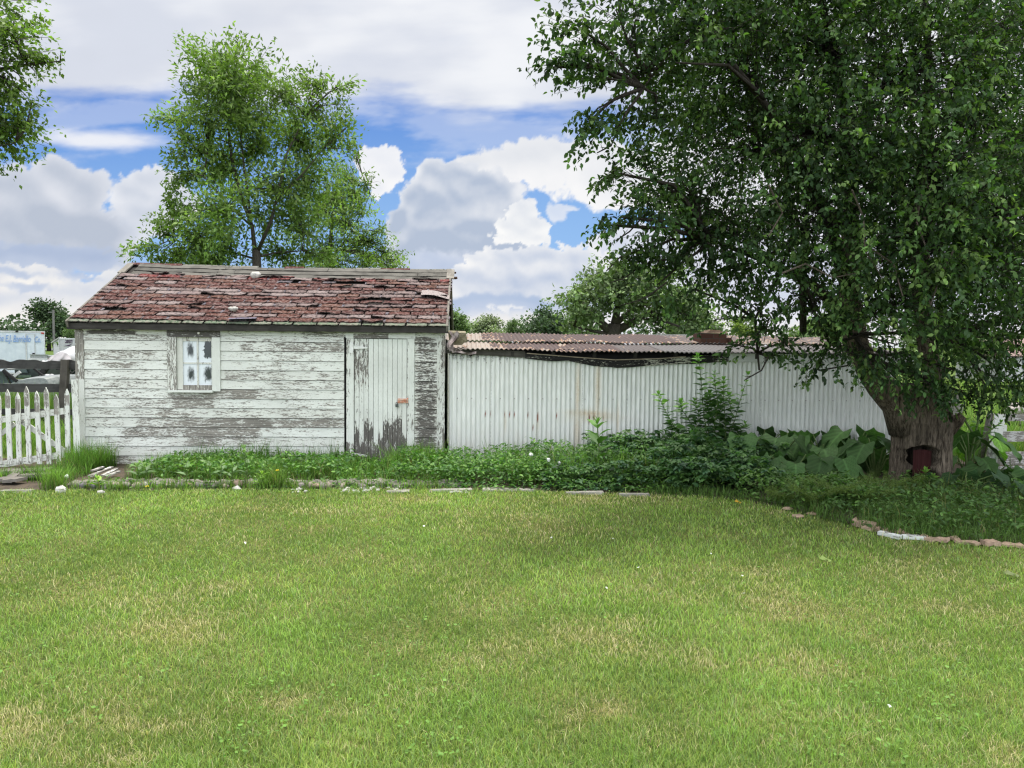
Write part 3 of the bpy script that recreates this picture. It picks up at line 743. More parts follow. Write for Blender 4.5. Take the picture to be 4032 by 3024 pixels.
upright('door_casing', DX1+.006, -.738, .03, 1.742, D, .04, lambda u, v: (.22+.22*(u < .3)+.2*(.25 < v < .55), .4, .08), shed)
mb = MB(); mb.grid(lambda u, v: (-1.675+(.95)*u, D-.045, 1.745+.075*v), 40, 4, colfn=lambda u, v: ((.85 if .1 < u < .62 and v < .8 else .3), .5, .2))
mb.box((-1.675, D-.0438, 1.7455), (-.725, D, 1.8195), (.6, .6, .2)); obj('door_head', mb, M_PX, shed)
mb = MB(); mb.box((SX0+.05, D+.03, .0), (SX1-.05, D+.05, 1.85)); obj('inner_lining', mb, M_BLACK, shed)

# loose things lying on the shed roof
M_LIME = m_plain('pale_stone', (.38, .37, .34), (.62, .61, .57), 25, .9, .6)
def on_roof(x4, y4):   # photo point on the front slope
    d = ray(x4*2212/4032, y4*2212/4032); o = Vector((0, 0, EYE)); q = Vector((0, D-.14, ZE))
    return o + d*((q-o).dot(nrm)/d.dot(nrm))
for (x4, y4, r, lab) in ((1007, 1092, (.075, .05, .05), 'pale rounded stone lying near the roof ridge'), (920, 1226, (.065, .05, .035), 'small white stone lying low on the shingles above the window')):
    p = on_roof(x4, y4); mb = MB(); mb.rock((0, 0, 0), r, seed=int(x4)); mb.v[0] = mb.v[0] + np.array(p + nrm*.035)
    tag(obj('roof_stone', mb, M_LIME, smooth=True), lab, 'stone', 'stones lying on the shed roof')
p = on_roof(1714, 1166); mb = MB()
def rp(u, v): return p + Vector((1, 0, 0))*((u-.5)*.42) + sd*((v-.5)*.26-(u-.5)*.12) + nrm*(.045+.02*sin(u*4)-.03*(v))
mb.grid(rp, 8, 4, C=(.36, .32, .31)); mb.grid(lambda u, v: rp(u, v)-nrm*.01, 8, 4, C=(.05, .05, .05))
tag(obj('loose_shingle', mb, M_SH), 'big pale grey torn shingle lying askew at the right end of the roof', 'shingle')
p = on_roof(957, 1262); mb = MB()
mb.grid(lambda u, v: p + Vector((1, 0, 0))*((u-.5)*.36) + sd*((v-.5)*.09+(u-.5)*.03-.01) + nrm*(.03+.02*(1-v)), 6, 2, C=(.15, .145, .20)); mb.grid(lambda u, v: p + Vector((1, 0, 0))*((u-.5)*.35) + sd*((v-.5)*.09+(u-.5)*.03) + nrm*(.018), 6, 2, C=(.03, .03, .04))
tag(obj('loose_shingle', mb, M_SH), 'slate blue shingle slipped down over the eave above the window', 'shingle')

# ================================================================== corrugated lean-to
LX0, LX1, LY = -.262, 6.16, D+.04; PITCHC = .0665
lean = thing('corrugated_lean_to', 'low white corrugated metal shed with a rusty tin roof beside the clapboard shed', 'shed', (3, LY, 0))
def m_whitetin():
    m, t, o = new_mat('white_corrugated_metal'); col, r, g, b = vcol(t)
    n1 = noise(t, wpos(t, (6, 6, 1.2)), 3, 5, .6); n2 = noise(t, wpos(t), 45, 4, .6); n3 = noise(t, wpos(t, (14, 14, .8)), 1.0, 4, .5)
    c = mixc(t, sstep(t, n1, .3, .75), (.70, .72, .685), (.82, .835, .80))
    c = mixc(t, mth(t, 'MULTIPLY', sstep(t, n3, .55, .8), .25), c, (.50, .49, .44))
    zz = nd(t, 'ShaderNodeSeparateXYZ', {0: wpos(t)}).outputs[2]
    c = mixc(t, mth(t, 'MULTIPLY', sstep(t, zz, .75, .15), sstep(t, n1, .35, .7, .05, .5)), c, (.42, .41, .33))
    c = mixc(t, mth(t, 'MULTIPLY', r, sstep(t, n2, .25, .75, .5, 1.0)), c, (.52, .36, .16))
    c = mixc(t, g, c, (.23, .06, .02)); c = mixc(t, mth(t, 'MULTIPLY', b, sstep(t, n2, .3, .65)), c, (.03, .032, .025))
    bsdf(t, o, c, .5, .4, n2, .12, .004); return m
RUSTS = []
for (X, Y_, rx, rz, k) in ((955, 900, .03, .5, .6), (1085, 850, .035, .5, .65), (1030, 1045, .30, .05, .8), (1060, 1070, .35, .06, .5), (950, 1150, .05, .3, .5), (920, 1040, .10, .04, .5), (1215, 1080, .02, .2, .5), (480, 1100, .02, .12, .4), (690, 1110, .02, .12, .4)):
    q = a4(1700+X/1.659, 1000+Y_/1.659, LY); RUSTS.append((q.x, q.z, rx, rz, k))
SPT = []
for (X, Y_) in ((475, 1058), (692, 1065), (661, 1125), (1030, 1080), (1060, 1075), (1123, 1075), (350, 1045), (383, 1050), (507, 1055), (540, 1055), (817, 1060), (627, 1055)):
    q = a4(1700+X/1.659, 1000+Y_/1.659, LY); SPT.append((q.x, q.z))
TOPX = [(1757, 1385), (2068, 1402), (2250, 1412), (2423, 1430), (2600, 1422), (2866, 1410), (2880, 1400), (3600, 1405)]
TOPX = [(a4(x_, y_, LY).x, a4(x_, y_, LY).z) for x_, y_ in TOPX]
def top_z(x): return float(np.interp(x, [p[0] for p in TOPX], [p[1] for p in TOPX]))
mb = MB(); nxs = int((LX1-LX0)/PITCHC*8); nz = 26
dents = [(rng.uniform(LX0, LX1), rng.uniform(.4, 1.4), rng.uniform(.02, .05), rng.uniform(-.006, .006)) for _ in range(40)]
XX = np.linspace(LX0, LX1, nxs+1); V = []; C = []
seams = [.33, .98, 1.62, 2.26, 2.92, 3.55, 4.2, 4.85, 5.5]
for j in range(nz+1):
    for x in XX:
        z = -.02+(top_z(x)+.02)*j/nz
        y = LY + .0135*cos(2*pi*x/PITCHC) + .004*sin(x*1.3+z) - .0035*(int(np.searchsorted(seams, x)) % 2)
        for (dx, dz, dr, dh) in dents:
            q = ((x-dx)/dr)**2+((z-dz)/dr)**2
            if q < 4: y += dh*math.exp(-q)
        r_ = max([k*math.exp(-((x-a)/rx)**2-((z-b)/rz)**2) for a, b, rx, rz, k in RUSTS]+[0])
        g_ = 1.0 if any(abs(x-a) < .007 and abs(z-b) < .035 for a, b in SPT) else 0.0
        b_ = .9 if (x < 1.2 and z > 1.49-.02*sin(x*60)) else 0.0
        if min(abs(x-s_) for s_ in seams) < .004: b_ = .45
        V.append((x, y, z)); C.append((r_, g_, b_))
m_ = nxs+1
mb.add(V, [(j*m_+i, j*m_+i+1, (j+1)*m_+i+1, (j+1)*m_+i) for j in range(nz) for i in range(nxs)], np.array(C))
obj('corrugated_wall', mb, m_whitetin(), lean, smooth=True)
mb = MB(); mb.box((LX0+.02, LY+.03, 0), (LX1-.02, LY+.05, 1.55)); mb.box((LX0+.02, LY+.05, 0), (LX0+.06, LY+2.3, 1.6)); mb.box((LX1-.06, LY+.05, 0), (LX1-.02, LY+2.3, 1.6)); mb.box((LX0, LY+2.25, 0), (LX1, LY+2.3, 1.66)); mb.box((LX0+.02, LY+.14, 1.40), (LX1, LY+.16, 1.62))
obj('inner_shade_panels', mb, M_BLACK, lean)  # black panels put the interior's shade into colour behind the eave gap
mb = MB()
for k in range(11):
    x = LX0+.3+k*.58; mb.beam((x, LY-.04, 1.545), (x, LY+2.2, 1.66), .045, .07, (.5, .5, .5))
obj('rafter', mb, M_DARKX, lean)
def m_rusttin():
    m, t, o = new_mat('rusty_tin_roof'); col, r, g, b = vcol(t)
    n1 = noise(t, wpos(t, (7, 2.2, 1)), 1.6, 5, .6, .5); n2 = noise(t, wpos(t), 40, 4, .6)
    rust = mixc(t, n2, (.050, .033, .030), (.115, .076, .070))
    f = sstep(t, mth(t, 'ADD', n1, mth(t, 'MULTIPLY', r, .5)), .62, .76)
    c = mixc(t, f, rust, mixc(t, n2, (.24, .195, .16), (.40, .355, .32)))
    c = mixc(t, mth(t, 'MULTIPLY', sstep(t, f, .2, .5), sstep(t, f, .9, .5)), c, (.45, .24, .12))
    c = mixc(t, g, c, mixc(t, n2, (.075, .07, .07), (.20, .19, .19)))
    bsdf(t, o, c, .65, .35, n2, .3, .004); return m
M_RT = m_rusttin()
def roof_sheet(x0, x1, s0, s1, h, bare, grey, sk):
    """one corrugated sheet; s runs back from the eave in metres"""
    mb = MB(); nxs = max(8, int((x1-x0)/PITCHC*6)); V = []; C = []; ns = 8
    for j in range(ns+1):
        s = s0+(s1-s0)*j/ns
        for i in range(nxs+1):
            x = x0+(x1-x0)*i/nxs
            z = 1.605+.093*s + h + .006*sin(x*3.3+s*2)+.004*sin(x*7.7+s0*5) + .0105*cos(2*pi*x/PITCHC) - .012*math.exp(-((x-2.2)/1.0)**2)*(1-s/2.3) + (-.008*(x-2)/4)
            V.append((x+sk*s, LY-.13+s, z)); C.append((bare+(.22 if (s-s0) < .22 and rng.random() < .8 else 0)+(.15 if x < .5 else 0), grey, 0))
    m_ = nxs+1; n0 = len(V)
    F = [(j*m_+i, j*m_+i+1, (j+1)*m_+i+1, (j+1)*m_+i) for j in range(ns) for i in range(nxs)]
    for i in range(nxs+1): V.append((V[i][0], V[i][1]+.004, V[i][2]-.006)); C.append((0, 1, 0))
    F += [(n0+i, n0+i+1, i+1, i) for i in range(nxs)]
    mb.add(V, F, np.array(C)); return mb
for k in range(11):
    x0 = LX0-.02+k*.60; x1 = x0+.655; grey = 0.0 if k < 4 else (.5 if k == 4 else .95)  # right-hand sheets greyed: the tree's shade put into their colour
    obj('roof_sheet', roof_sheet(x0, min(x1, LX1+.1), rng.uniform(-.025, .035), 1.12, .0+.004*(k % 2), [.5, .12, .15, .0, .05, 0, .1, .1, .1, .2, .2][k], grey, 0.0), M_RT, lean, smooth=True)
    obj('roof_sheet', roof_sheet(x0-.1, min(x1-.1, LX1+.1), 1.0, 2.45, .028+.004*(k % 2), [.45, .05, .1, .12, .02, .05, .15, .2, .3, .2, .2][k], 0.0 if k < 6 else .35, 0.0), M_RT, lean, smooth=True)
# the fascia: dark board left, a sagging black one, then white
def fascia(pts_top, pts_bot, y, th, mat, nm, colf):
    mb = MB(); n_ = 40
    tx = [p[0] for p in pts_top]; 
    T = [a4(x, z, y) for x, z in pts_top]; B_ = [a4(x, z, y) for x, z in pts_bot]
    tX = [p.x for p in T]; tZ = [p.z for p in T]; bX = [p.x for p in B_]; bZ = [p.z for p in B_]
    xa, xb = tX[0], tX[-1]
    def zt(x): return float(np.interp(x, tX, tZ))
    def zb_(x): return float(np.interp(x, bX, bZ))
    J = rng.uniform(-.004, .004, n_+2)
    mb.grid(lambda u, v: (xa+(xb-xa)*u, y, zb_(xa+(xb-xa)*u)*(1-v)+zt(xa+(xb-xa)*u)*v+J[int(u*n_)]*(1-v)), n_, 3, colfn=colf)
    mb.grid(lambda u, v: (xa+(xb-xa)*u, y+th*v, zt(xa+(xb-xa)*u)+.0005), n_, 1, colfn=lambda u, v: (.2, .2, .9))
    mb.grid(lambda u, v: (xa+(xb-xa)*u, y+th*v, zb_(xa+(xb-xa)*u)+J[int(u*n_)]), n_, 1, colfn=lambda u, v: (.9, .9, .1))
    for xx in (xa, xb): mb.grid(lambda u, v: (xx, y+th*u, zb_(xx)*(1-v)+zt(xx)*v), 1, 1, C=(.8, .8, .2))
    return obj(nm, mb, mat, lean)
YF = LY-.03
fascia([(1757, 1368), (1850, 1374), (2068, 1383)], [(1757, 1392), (1850, 1396), (2066, 1408)], YF, .025, m_wood('grey_brown_fascia', 'x', (.045, .042, .036), (.15, .14, .12)), 'fascia_board', lambda u, v: (.5, .5, .35+.3*v))
fascia([(2068, 1390), (2250, 1404), (2423, 1417), (2719, 1405), (2866, 1392)], [(2068, 1411), (2150, 1420), (2190, 1423), (2230, 1421), (2330, 1440), (2430, 1449), (2600, 1438), (2866, 1425)], YF-.004, .025, m_paint('charred_fascia', 'x', (.55, .56, .45), (.05, .045, .04), (.012, .012, .012)), 'fascia_board', lambda u, v: (.97 if u < .60 or .80 < u < .93 else .72, .85, .5))
fascia([(2872, 1391), (3100, 1394), (3600, 1400)], [(2872, 1424), (3100, 1427), (3600, 1431)], YF-.008, .025, m_paint('white_fascia', 'x', (.66, .69, .66)), 'fascia_board', lambda u, v: (.12, .2, .1))
# pale trim strip above the sagging board
mb = MB(); P = [a4(x, y, YF-.012) for x, y in ((2075, 1391), (2250, 1405), (2423, 1417), (2600, 1412), (2700, 1404))]
for a, b in zip(P[:-1], P[1:]): mb.beam(a, b, .012, .012)
obj('trim_strip', mb, m_plain('bare_strip', (.30, .24, .17), (.42, .36, .28), 30), lean)
mb = MB()
M_ZN = m_plain('zinc', (.30, .28, .26), (.45, .44, .42), 30, .5)
for x in np.arange(LX0+.12, LX1, PITCHC*3):
    for z in ((.92,) if x > 1 else (.92, 1.42)):
        mb = MB(); mb.tube([(x, LY-.012, z), (x, LY-.020, z)], [.009, .005], 6); obj('nail_head', mb, M_ZN, lean)
# chimney stub with flat slabs on it
cp = a4(2600+345/2.212, 1200+330/2.212, LY+.9)
cx0 = cp.x; cx1 = a4(2600+640/2.212, 1354, LY+.9).x; cz = cp.z
def m_brick():
    m, t, o = new_mat('old_brick'); p = wpos(t)
    sw = nd(t, 'ShaderNodeSeparateXYZ', {0: p})
    v = nd(t, 'ShaderNodeCombineXYZ', {0: mth(t, 'ADD', sw.outputs[0], sw.outputs[1]), 1: sw.outputs[2]}).outputs[0]
    br = nd(t, 'ShaderNodeTexBrick', {'Vector': v, 'Color1': rgb((.10, .05, .036)), 'Color2': rgb((.15, .075, .055)), 'Mortar': rgb((.09, .08, .07)), 'Scale': 1.0, 'Mortar Size': .006, 'Brick Width': .21, 'Row Height': .075})
    n1 = noise(t, p, 40, 4, .6); bsdf(t, o, mixc(t, mth(t, 'MULTIPLY', n1, .5), br.outputs[0], (.04, .03, .025)), .9, .1, n1, .5, .006); return m
mb = MB(); mb.box((cx0, LY+.9, cz-.15), (cx1-.12, LY+1.3, cz+.135), jit=.018); mb.box((cx1-.11, LY+.95, cz-.15), (cx1, LY+1.25, cz+.075), jit=.015); ch = obj('chimney', mb, m_brick(), lean)
mb = MB(); mb.box((cx0+.12, LY+.92, cz+.150), (cx1-.10, LY+1.3, cz+.168), jit=.012); mb.box((cx0+.17, LY+.95, cz+.178), (cx1-.2, LY+1.25, cz+.198), jit=.006)
obj('capping_slab', mb, m_plain('sandstone_slab', (.24, .17, .12), (.36, .27, .20), 25), ch)
# debris on the left corner of the tin roof
p = a4(1640+545/3.318, 1000+1105/3.318, LY-.06)
mb = MB(); hw = .125
mb.prism([p+Vector((-.14, 0, .085)), p+Vector((.10, 0, .08)), p+Vector((.125, 0, -.03)), p+Vector((.05, 0, -.09)), p+Vector((-.115, 0, -.085))], (0, .18, .03)); mb.v[0] += rng.uniform(-.006, .006, mb.v[0].shape)
tag(obj('broken_block', mb, m_plain('mossy_concrete', (.16, .14, .09), (.30, .27, .19), 35, .95, .9)), 'mossy broken concrete block resting on the tin roof corner', 'block')
p = a4(1640+440/3.318, 1000+1120/3.318, LY-.11)
mb = MB()
mb.grid(lambda u, v: p + Vector((-.02+.13*u*(1-.4*v)+.03*sin(v*7), -.02+.05*sin(u*5+v*3), .10-.33*v*.8+.02*sin(u*9))), 8, 10, C=(.5, .5, .5))
mb.grid(lambda u, v: p + Vector((.02+.34*u, -.01+.03*sin(u*9+v), -.155-.03*v+.015*sin(u*7)-.01*u)), 10, 3, C=(.5, .5, .5))
mb.grid(lambda u, v: p + Vector((.02+.30*u, .06*v-.02, -.135+.02*sin(u*11))), 10, 2, C=(.5, .5, .5))
tag(obj('crumpled_flashing', mb, m_plain('crumpled_tar_paper', (.16, .12, .115), (.46, .40, .385), 12, .8, .5)), 'crumpled grey flashing hanging over the tin roof corner beside the block', 'flashing')
mb = MB(); q0 = a4(2560, 1320, LY+2.38); q1 = a4(2705, 1320, LY+2.38)
mb.beam(q0+Vector((0, 0, .0)), q1+Vector((0, 0, 0)), .12, .03)
tag(obj('pale_board', mb, m_plain('pale_green_board', (.40, .46, .41), (.56, .6, .56), 20)), 'pale greenish board lying along the back edge of the tin roof', 'board')
# ================================================================== lawn
def blades(pos, h, w, lean, col, tipc=1.15, seed=0, basec=.55, az=None):
    """bent grass blades: pos (n,3), height h, width w, lean (n) sideways fraction; returns V, F, C"""
    g = np.random.default_rng(seed); n = len(pos)
    a = g.uniform(0, 2*pi, n) if az is None else az
    d = np.stack([np.cos(a), np.sin(a), 0*a], 1); s = np.stack([-np.sin(a), np.cos(a), 0*a], 1)
    tw = g.uniform(-.8, .8, n)[:, None]; s2 = unit(s*np.cos(tw)+d*np.sin(tw))
    up = np.array((0, 0, 1.0)); H = h[:, None]; Wd = w[:, None]; L = lean[:, None]
    m1 = pos + up*H*.5 + d*H*L*.22; tip = pos + up*H*np.sqrt(np.maximum(.1, 1-.45*L**2)) + d*H*L
    V = np.stack([pos-s2*Wd*.5, pos+s2*Wd*.5, m1-s2*Wd*.42, m1+s2*Wd*.42, tip], 1).reshape(-1, 3)
    F = (np.array([[0, 1, 3], [0, 3, 2], [2, 3, 4]])[None] + (np.arange(n)*5)[:, None, None]).reshape(-1, 3)
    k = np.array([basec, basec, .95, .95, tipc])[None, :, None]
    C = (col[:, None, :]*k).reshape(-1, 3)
    return V, F, C
M_GRASS = m_leaf('grass_blade', .38, .55, .25, (1.1, 1.25, .5))
# dry patches measured in the photo (centre, half sizes in px, strength)
DRY = [(300, 1590, 130, 40, .9), (70, 1560, 90, 35, .7), (610, 1530, 90, 30, .8), (390, 1370, 130, 30, .55), (400, 1290, 120, 30, .45), (250, 1260, 120, 25, .3), (1090, 1410, 110, 30, .5), (1310, 1375, 120, 30, .75), (1260, 1540, 70, 28, .75), (1520, 1435, 60, 22, .8),
       (1690, 1310, 80, 30, .65), (1740, 1440, 90, 22, .5), (1400, 1290, 110, 24, .4), (1980, 1240, 90, 30, .45), (2110, 1330, 90, 30, .4), (2160, 1620, 70, 25, .6), (1850, 1560, 120, 30, .35), (1300, 1080, 160, 14, .4), (1120, 1110, 160, 16, .45), (900, 1080, 140, 14, .35), (1180, 1150, 130, 18, .35), (700, 1100, 200, 12, .3), (1040, 1270, 60, 25, .35), (2000, 1390, 120, 20, .45), (530, 1170, 80, 14, .25), (860, 1500, 90, 24, .35), (1640, 1240, 60, 18, .5)]
DRYW = []
for x, y, rx, ry, k in DRY:
    c = atz(x, y); e1 = atz(x+rx, y); e2 = atz(x, y-ry); DRYW.append((c.x, c.y, abs(e1.x-c.x), abs(e2.y-c.y), k))
def dryness(x, y):
    d = np.zeros_like(x)
    wx = x + (vnoise(x, y, .22, 31)-.5)*.35; wy = y + (vnoise(x, y, .22, 32)-.5)*.35
    for cx, cy, rx, ry, k in DRYW: d = np.maximum(d, k*np.exp(-((wx-cx)/rx)**2-((wy-cy)/ry)**2))
    n = .5*vnoise(x, y, .55, 33)+.3*vnoise(x, y, .2, 34)+.2*vnoise(x, y, .08, 35)
    return np.clip(d*1.25*(.45+1.1*n) + np.clip(n-.56, 0, 1)*1.2, 0, 1)
def lawn_points(n, seed):
    g = np.random.default_rng(seed)
    # density falls with distance from the viewer
    y = 1/np.sqrt(g.uniform(1/9.2**2, 1/2.0**2, n*2)); y = np.where(g.random(n*2) < .30, 9.0-7.0*g.random(n*2)**1.6, y)
    half = y*.82+1.3
    x = g.uniform(-1, 1, n*2)*half + y*.058
    e = ledge(x) + (vnoise(x, y, .15, 5)-.5)*.10
    ok = (y < e + np.where(x > 2.2, .22*g.random(n*2)**2, .03)) & (y > 2.0)
    return x[ok][:n], y[ok][:n]
x, y = lawn_points(620000, 11); g_ = np.random.default_rng(12); n = len(x)
dr = dryness(x, y); lush = vnoise(x, y, .9, 41)*.6+vnoise(x, y, .25, 42)*.4
cl = vnoise(x, y, .05, 43)
h = (.020+.020*g_.random(n)+.012*lush+.016*(cl > .72)*g_.random(n))*(1-.25*dr); h[g_.random(n) < .012] *= 1.7
wd_ = np.maximum(.0023, y*.00066)*(.7+.6*g_.random(n))
gre = np.array((.265, .405, .085)); dk = np.array((.165, .300, .060)); blu = np.array((.255, .36, .155)); straw = np.array((.78, .68, .42)); yel = np.array((.37, .455, .12))
f = g_.random(n)[:, None]
hue = (vnoise(x, y, .45, 47)*.6+vnoise(x, y, .13, 48)*.4)[:, None]; f = np.clip(f + (hue-.5)*.9, 0, 1)
col = np.where(f < .42, gre, np.where(f < .66, dk, np.where(f < .84, blu, yel)))*(.62+.66*lush)[:, None]
col = col * g_.uniform(.70, 1.5, n)[:, None]
isd = g_.random(n) < (.025+.62*dr)
col = np.where(isd[:, None], straw*g_.uniform(.55, 1.15, n)[:, None], col*(1-.25*dr)[:, None] + np.array((.06, .04, .0))*dr[:, None])
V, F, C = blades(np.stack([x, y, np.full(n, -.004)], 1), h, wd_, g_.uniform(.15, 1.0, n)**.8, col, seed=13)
# clover and plantain leaves among the blades
nc = 16000; cx, cy = lawn_points(nc, 17); keep = vnoise(cx, cy, .4, 51)+.3*vnoise(cx, cy, .1, 52) > .72; cx, cy = cx[keep], cy[keep]; nc = len(cx)
a = g_.uniform(0, 2*pi, nc); r = g_.uniform(.008, .017, nc)
Xv = np.stack([np.cos(a), np.sin(a), g_.uniform(-.3, .3, nc)], 1)*r[:, None]; Yv = np.stack([-np.sin(a), np.cos(a), g_.uniform(-.3, .4, nc)], 1)*r[:, None]; Zv = np.tile((0, 0, .01), (nc, 1))
tv = [(-.5, 0, 0), (.5, 0, 0), (.6, .7, .2), (-.6, .7, .2)]
V2, F2, C2 = scatter(tv, [(0, 1, 2), (0, 2, 3)], np.stack([cx, cy, g_.uniform(.022, .04, nc)], 1), Xv, Yv, Zv, np.array((.16, .30, .06))[None]*g_.uniform(.6, 1.3, nc)[:, None])
F = np.concatenate([F, F2+len(V)]); V = np.concatenate([V, V2]); C = np.concatenate([C, C2])
lg = link_mesh('lawn_grass', V, F, C, M_GRASS, None, (0, 5, 0), False)
tag(lg, 'short mown green lawn grass with dry straw patches', 'grass', kind='stuff')

# small white petals fallen on the lawn
M_PETAL = m_plain('white_petal', (.70, .72, .72), (.84, .84, .84), 60, .6, .1)
pm = MB(); pm.add([(-.014, -.010, .034), (.013, -.012, .036), (.016, .010, .046), (-.012, .012, .048), (0, 0, .036)], [(0, 1, 4), (1, 2, 4), (2, 3, 4), (3, 0, 4)])
petal0 = None
for (X, Y_) in ((528, 1171), (695, 1120), (1193, 1159), (1313, 1172), (1325, 1160), (1399, 1199), (1378, 1224), (1426, 1235), (1427, 1282), (1535, 1192), (1605, 1240), (1608, 1280), (1920, 1522), (2045, 1273), (915, 1135), (1310, 1267)):
    q = atz(X, Y_, .03); q.z = 0
    if petal0 is None: petal0 = obj('petal', pm, M_PETAL, origin=(0, 0, 0)); o = petal0
    else: o = petal0.copy(); COL.objects.link(o)
    o.location = q; o.rotation_euler = (rng.uniform(-.3, .3), rng.uniform(-.3, .3), rng.uniform(0, 6)); k = rng.uniform(.42, .72); o.scale = (k, k, k)
    tag(o, 'tiny white petal lying on the mown lawn grass', 'petal', 'white petals scattered on the lawn')
def leaf_disc(name, X, Y_, r, col, lab, z=.035):
    q = atz(X, Y_, z); mb = MB()
    mb.grid(lambda u, v: (q.x+r*(u-.5)*2*math.sqrt(max(.05, 1-(2*v-1)**2)), q.y+r*(v-.5)*1.6, z+.012*sin(u*5)+.01*v), 5, 5, C=col)
    tag(obj(name, mb, M_GRASS), lab, 'leaf')
leaf_disc('fallen_leaf', 1594, 1084, .035, (.55, .33, .04), 'yellow fallen leaf on the lawn at the edge of the creeper')
leaf_disc('fallen_leaf', 1783, 1208, .045, (.28, .38, .12), 'round pale green leaf lying on the lawn below the flagstone edging')
leaf_disc('fallen_leaf', 2186, 1240, .05, (.22, .26, .12), 'dull grey green leaf on the lawn at the right edge of the photo')

# ================================================================== the bed along the wall
def tall_grass(name, label, regions, seed, cat='grass'):
    """regions: x0,x1,y0,y1,n,h0,h1,(colour),spread"""
    Vs = []; Fs = []; Cs = []; k = 0; g = np.random.default_rng(seed)
    for (x0, x1, y0, y1, n, h0, h1, c, ln) in regions:
        nt = max(1, n//9); tx = g.uniform(x0, x1, nt); ty = g.uniform(y0, y1, nt); ti = g.integers(0, nt, n)
        px_ = tx[ti] + g.normal(0, .035, n); py_ = np.minimum(ty[ti] + g.normal(0, .03, n), 10.66 if y1 < 10.8 else 99)
        H = (h0+(h1-h0)*g.random(n)**1.6)*(.7+.6*vnoise(px_, py_, .3, seed+9))
        z = np.array([gz(v) for v in py_]) if y1 > 13 else np.zeros(n)
        cc = np.array(c)[None]*(g.uniform(.55, 1.45, n)*(.7+.6*vnoise(px_, py_, .22, seed+2)))[:, None]; s_ = g.random(n) < .06; cc[s_] = np.array((.34, .32, .14))*g.uniform(.7, 1.1, s_.sum())[:, None]
        V, F, C = blades(np.stack([px_, py_, z], 1), H, np.maximum(.005, py_*.00062)*g.uniform(.7, 1.5, n), g.uniform(.05, ln, n), cc, seed=seed+k)
        off = sum(len(v) for v in Vs); Vs.append(V); Fs.append(F+off); Cs.append(C); k += 1
    if name == 'trunk_grass':      # ragged fringe along the lawn edge
        n = 5200; px_ = g.uniform(2.0, 9.0, n); py_ = ledge(px_) - .03 + .40*g.random(n)**1.3
        cc = np.array((.10, .19, .042))[None]*g.uniform(.5, 1.5, n)[:, None]
        V, F, C = blades(np.stack([px_, py_, np.zeros(n)], 1), g.uniform(.05, .17, n), np.maximum(.005, py_*.0006), g.uniform(.2, 1.1, n), cc, seed=seed+50)
        off = sum(len(v) for v in Vs); Vs.append(V); Fs.append(F+off); Cs.append(C)
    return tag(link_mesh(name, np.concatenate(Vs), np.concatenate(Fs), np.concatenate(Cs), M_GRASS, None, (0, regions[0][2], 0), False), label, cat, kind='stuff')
G1 = (.115, .235, .040); G2 = (.085, .18, .034); G3 = (.16, .29, .05)
tall_grass('weed_grass', 'tall wild grass growing along the foot of the clapboard shed', [
    (-4.1, -1.5, 9.35, 10.6, 6500, .08, .27, G1, .8), (-3.6, -1.6, 10.2, 10.62, 900, .2, .42, G2, .5), (-5.2, -4.7, 9.9, 10.6, 1300, .18, .42, G1, .9), (-5.45, -4.7, 9.3, 9.9, 900, .08, .22, G1, .9), (-1.6, .3, 9.1, 10.5, 3000, .08, .27, G1, .9), (-1.1, -.3, 9.9, 10.5, 900, .2, .45, G1, 1.2),
    (.3, 3.0, 9.0, 10.5, 2500, .2, .5, G1, .7), (-4.6, -.2, 8.80, 9.05, 2400, .05, .17, G3, 1.0), (-9, -5.4, 8.8, 9.6, 3500, .08, .24, G3, .9), (-4.75, -4.55, 8.82, 8.95, 220, .2, .34, G3, .9), (-2.35, -2.1, 8.84, 9.0, 300, .15, .34, G3, .9)], 61)
tall_grass('trunk_grass', 'drooping wild grass and weeds around the foot of the old tree trunk', [
    (4.3, 6.6, 7.9, 8.8, 3800, .10, .27, (.12, .18, .05), 1.0), (4.0, 6.9, 6.9, 8.2, 4200, .10, .24, (.09, .16, .04), 1.0), (4.9, 9, 6.30, 7.4, 5200, .08, .22, (.09, .17, .04), 1.0), (3.8, 5.4, 6.60, 7.3, 2600, .07, .20, (.09, .17, .04), 1.0), (3.5, 4.6, 7.3, 8.4, 1700, .06, .2, (.09, .17, .04), 1.0), (6.5, 9, 7.3, 9.5, 2500, .15, .4, (.05, .11, .025), .9)], 67)
tall_grass('meadow_grass', 'long bright green meadow grass behind the fences', [
    (-11, -5.4, 11.0, 15.5, 9000, .10, .30, G3, .8), (-16, -6, 15.6, 19.5, 9000, .3, .72, (.11, .20, .04), .7), (-11.5, -7.4, 18.0, 19.8, 1500, .5, .78, (.11, .20, .04), .6), (-20, -7, 19.5, 30, 8000, .2, .5, G3, .7), (6.3, 14, 10.6, 15, 9000, .2, .5, (.13, .24, .04), .8), (6.5, 22, 15, 26, 9000, .25, .6, (.15, .26, .05), .8), (10, 34, 26, 48, 6000, .3, .8, (.15, .25, .055), .8)], 71)

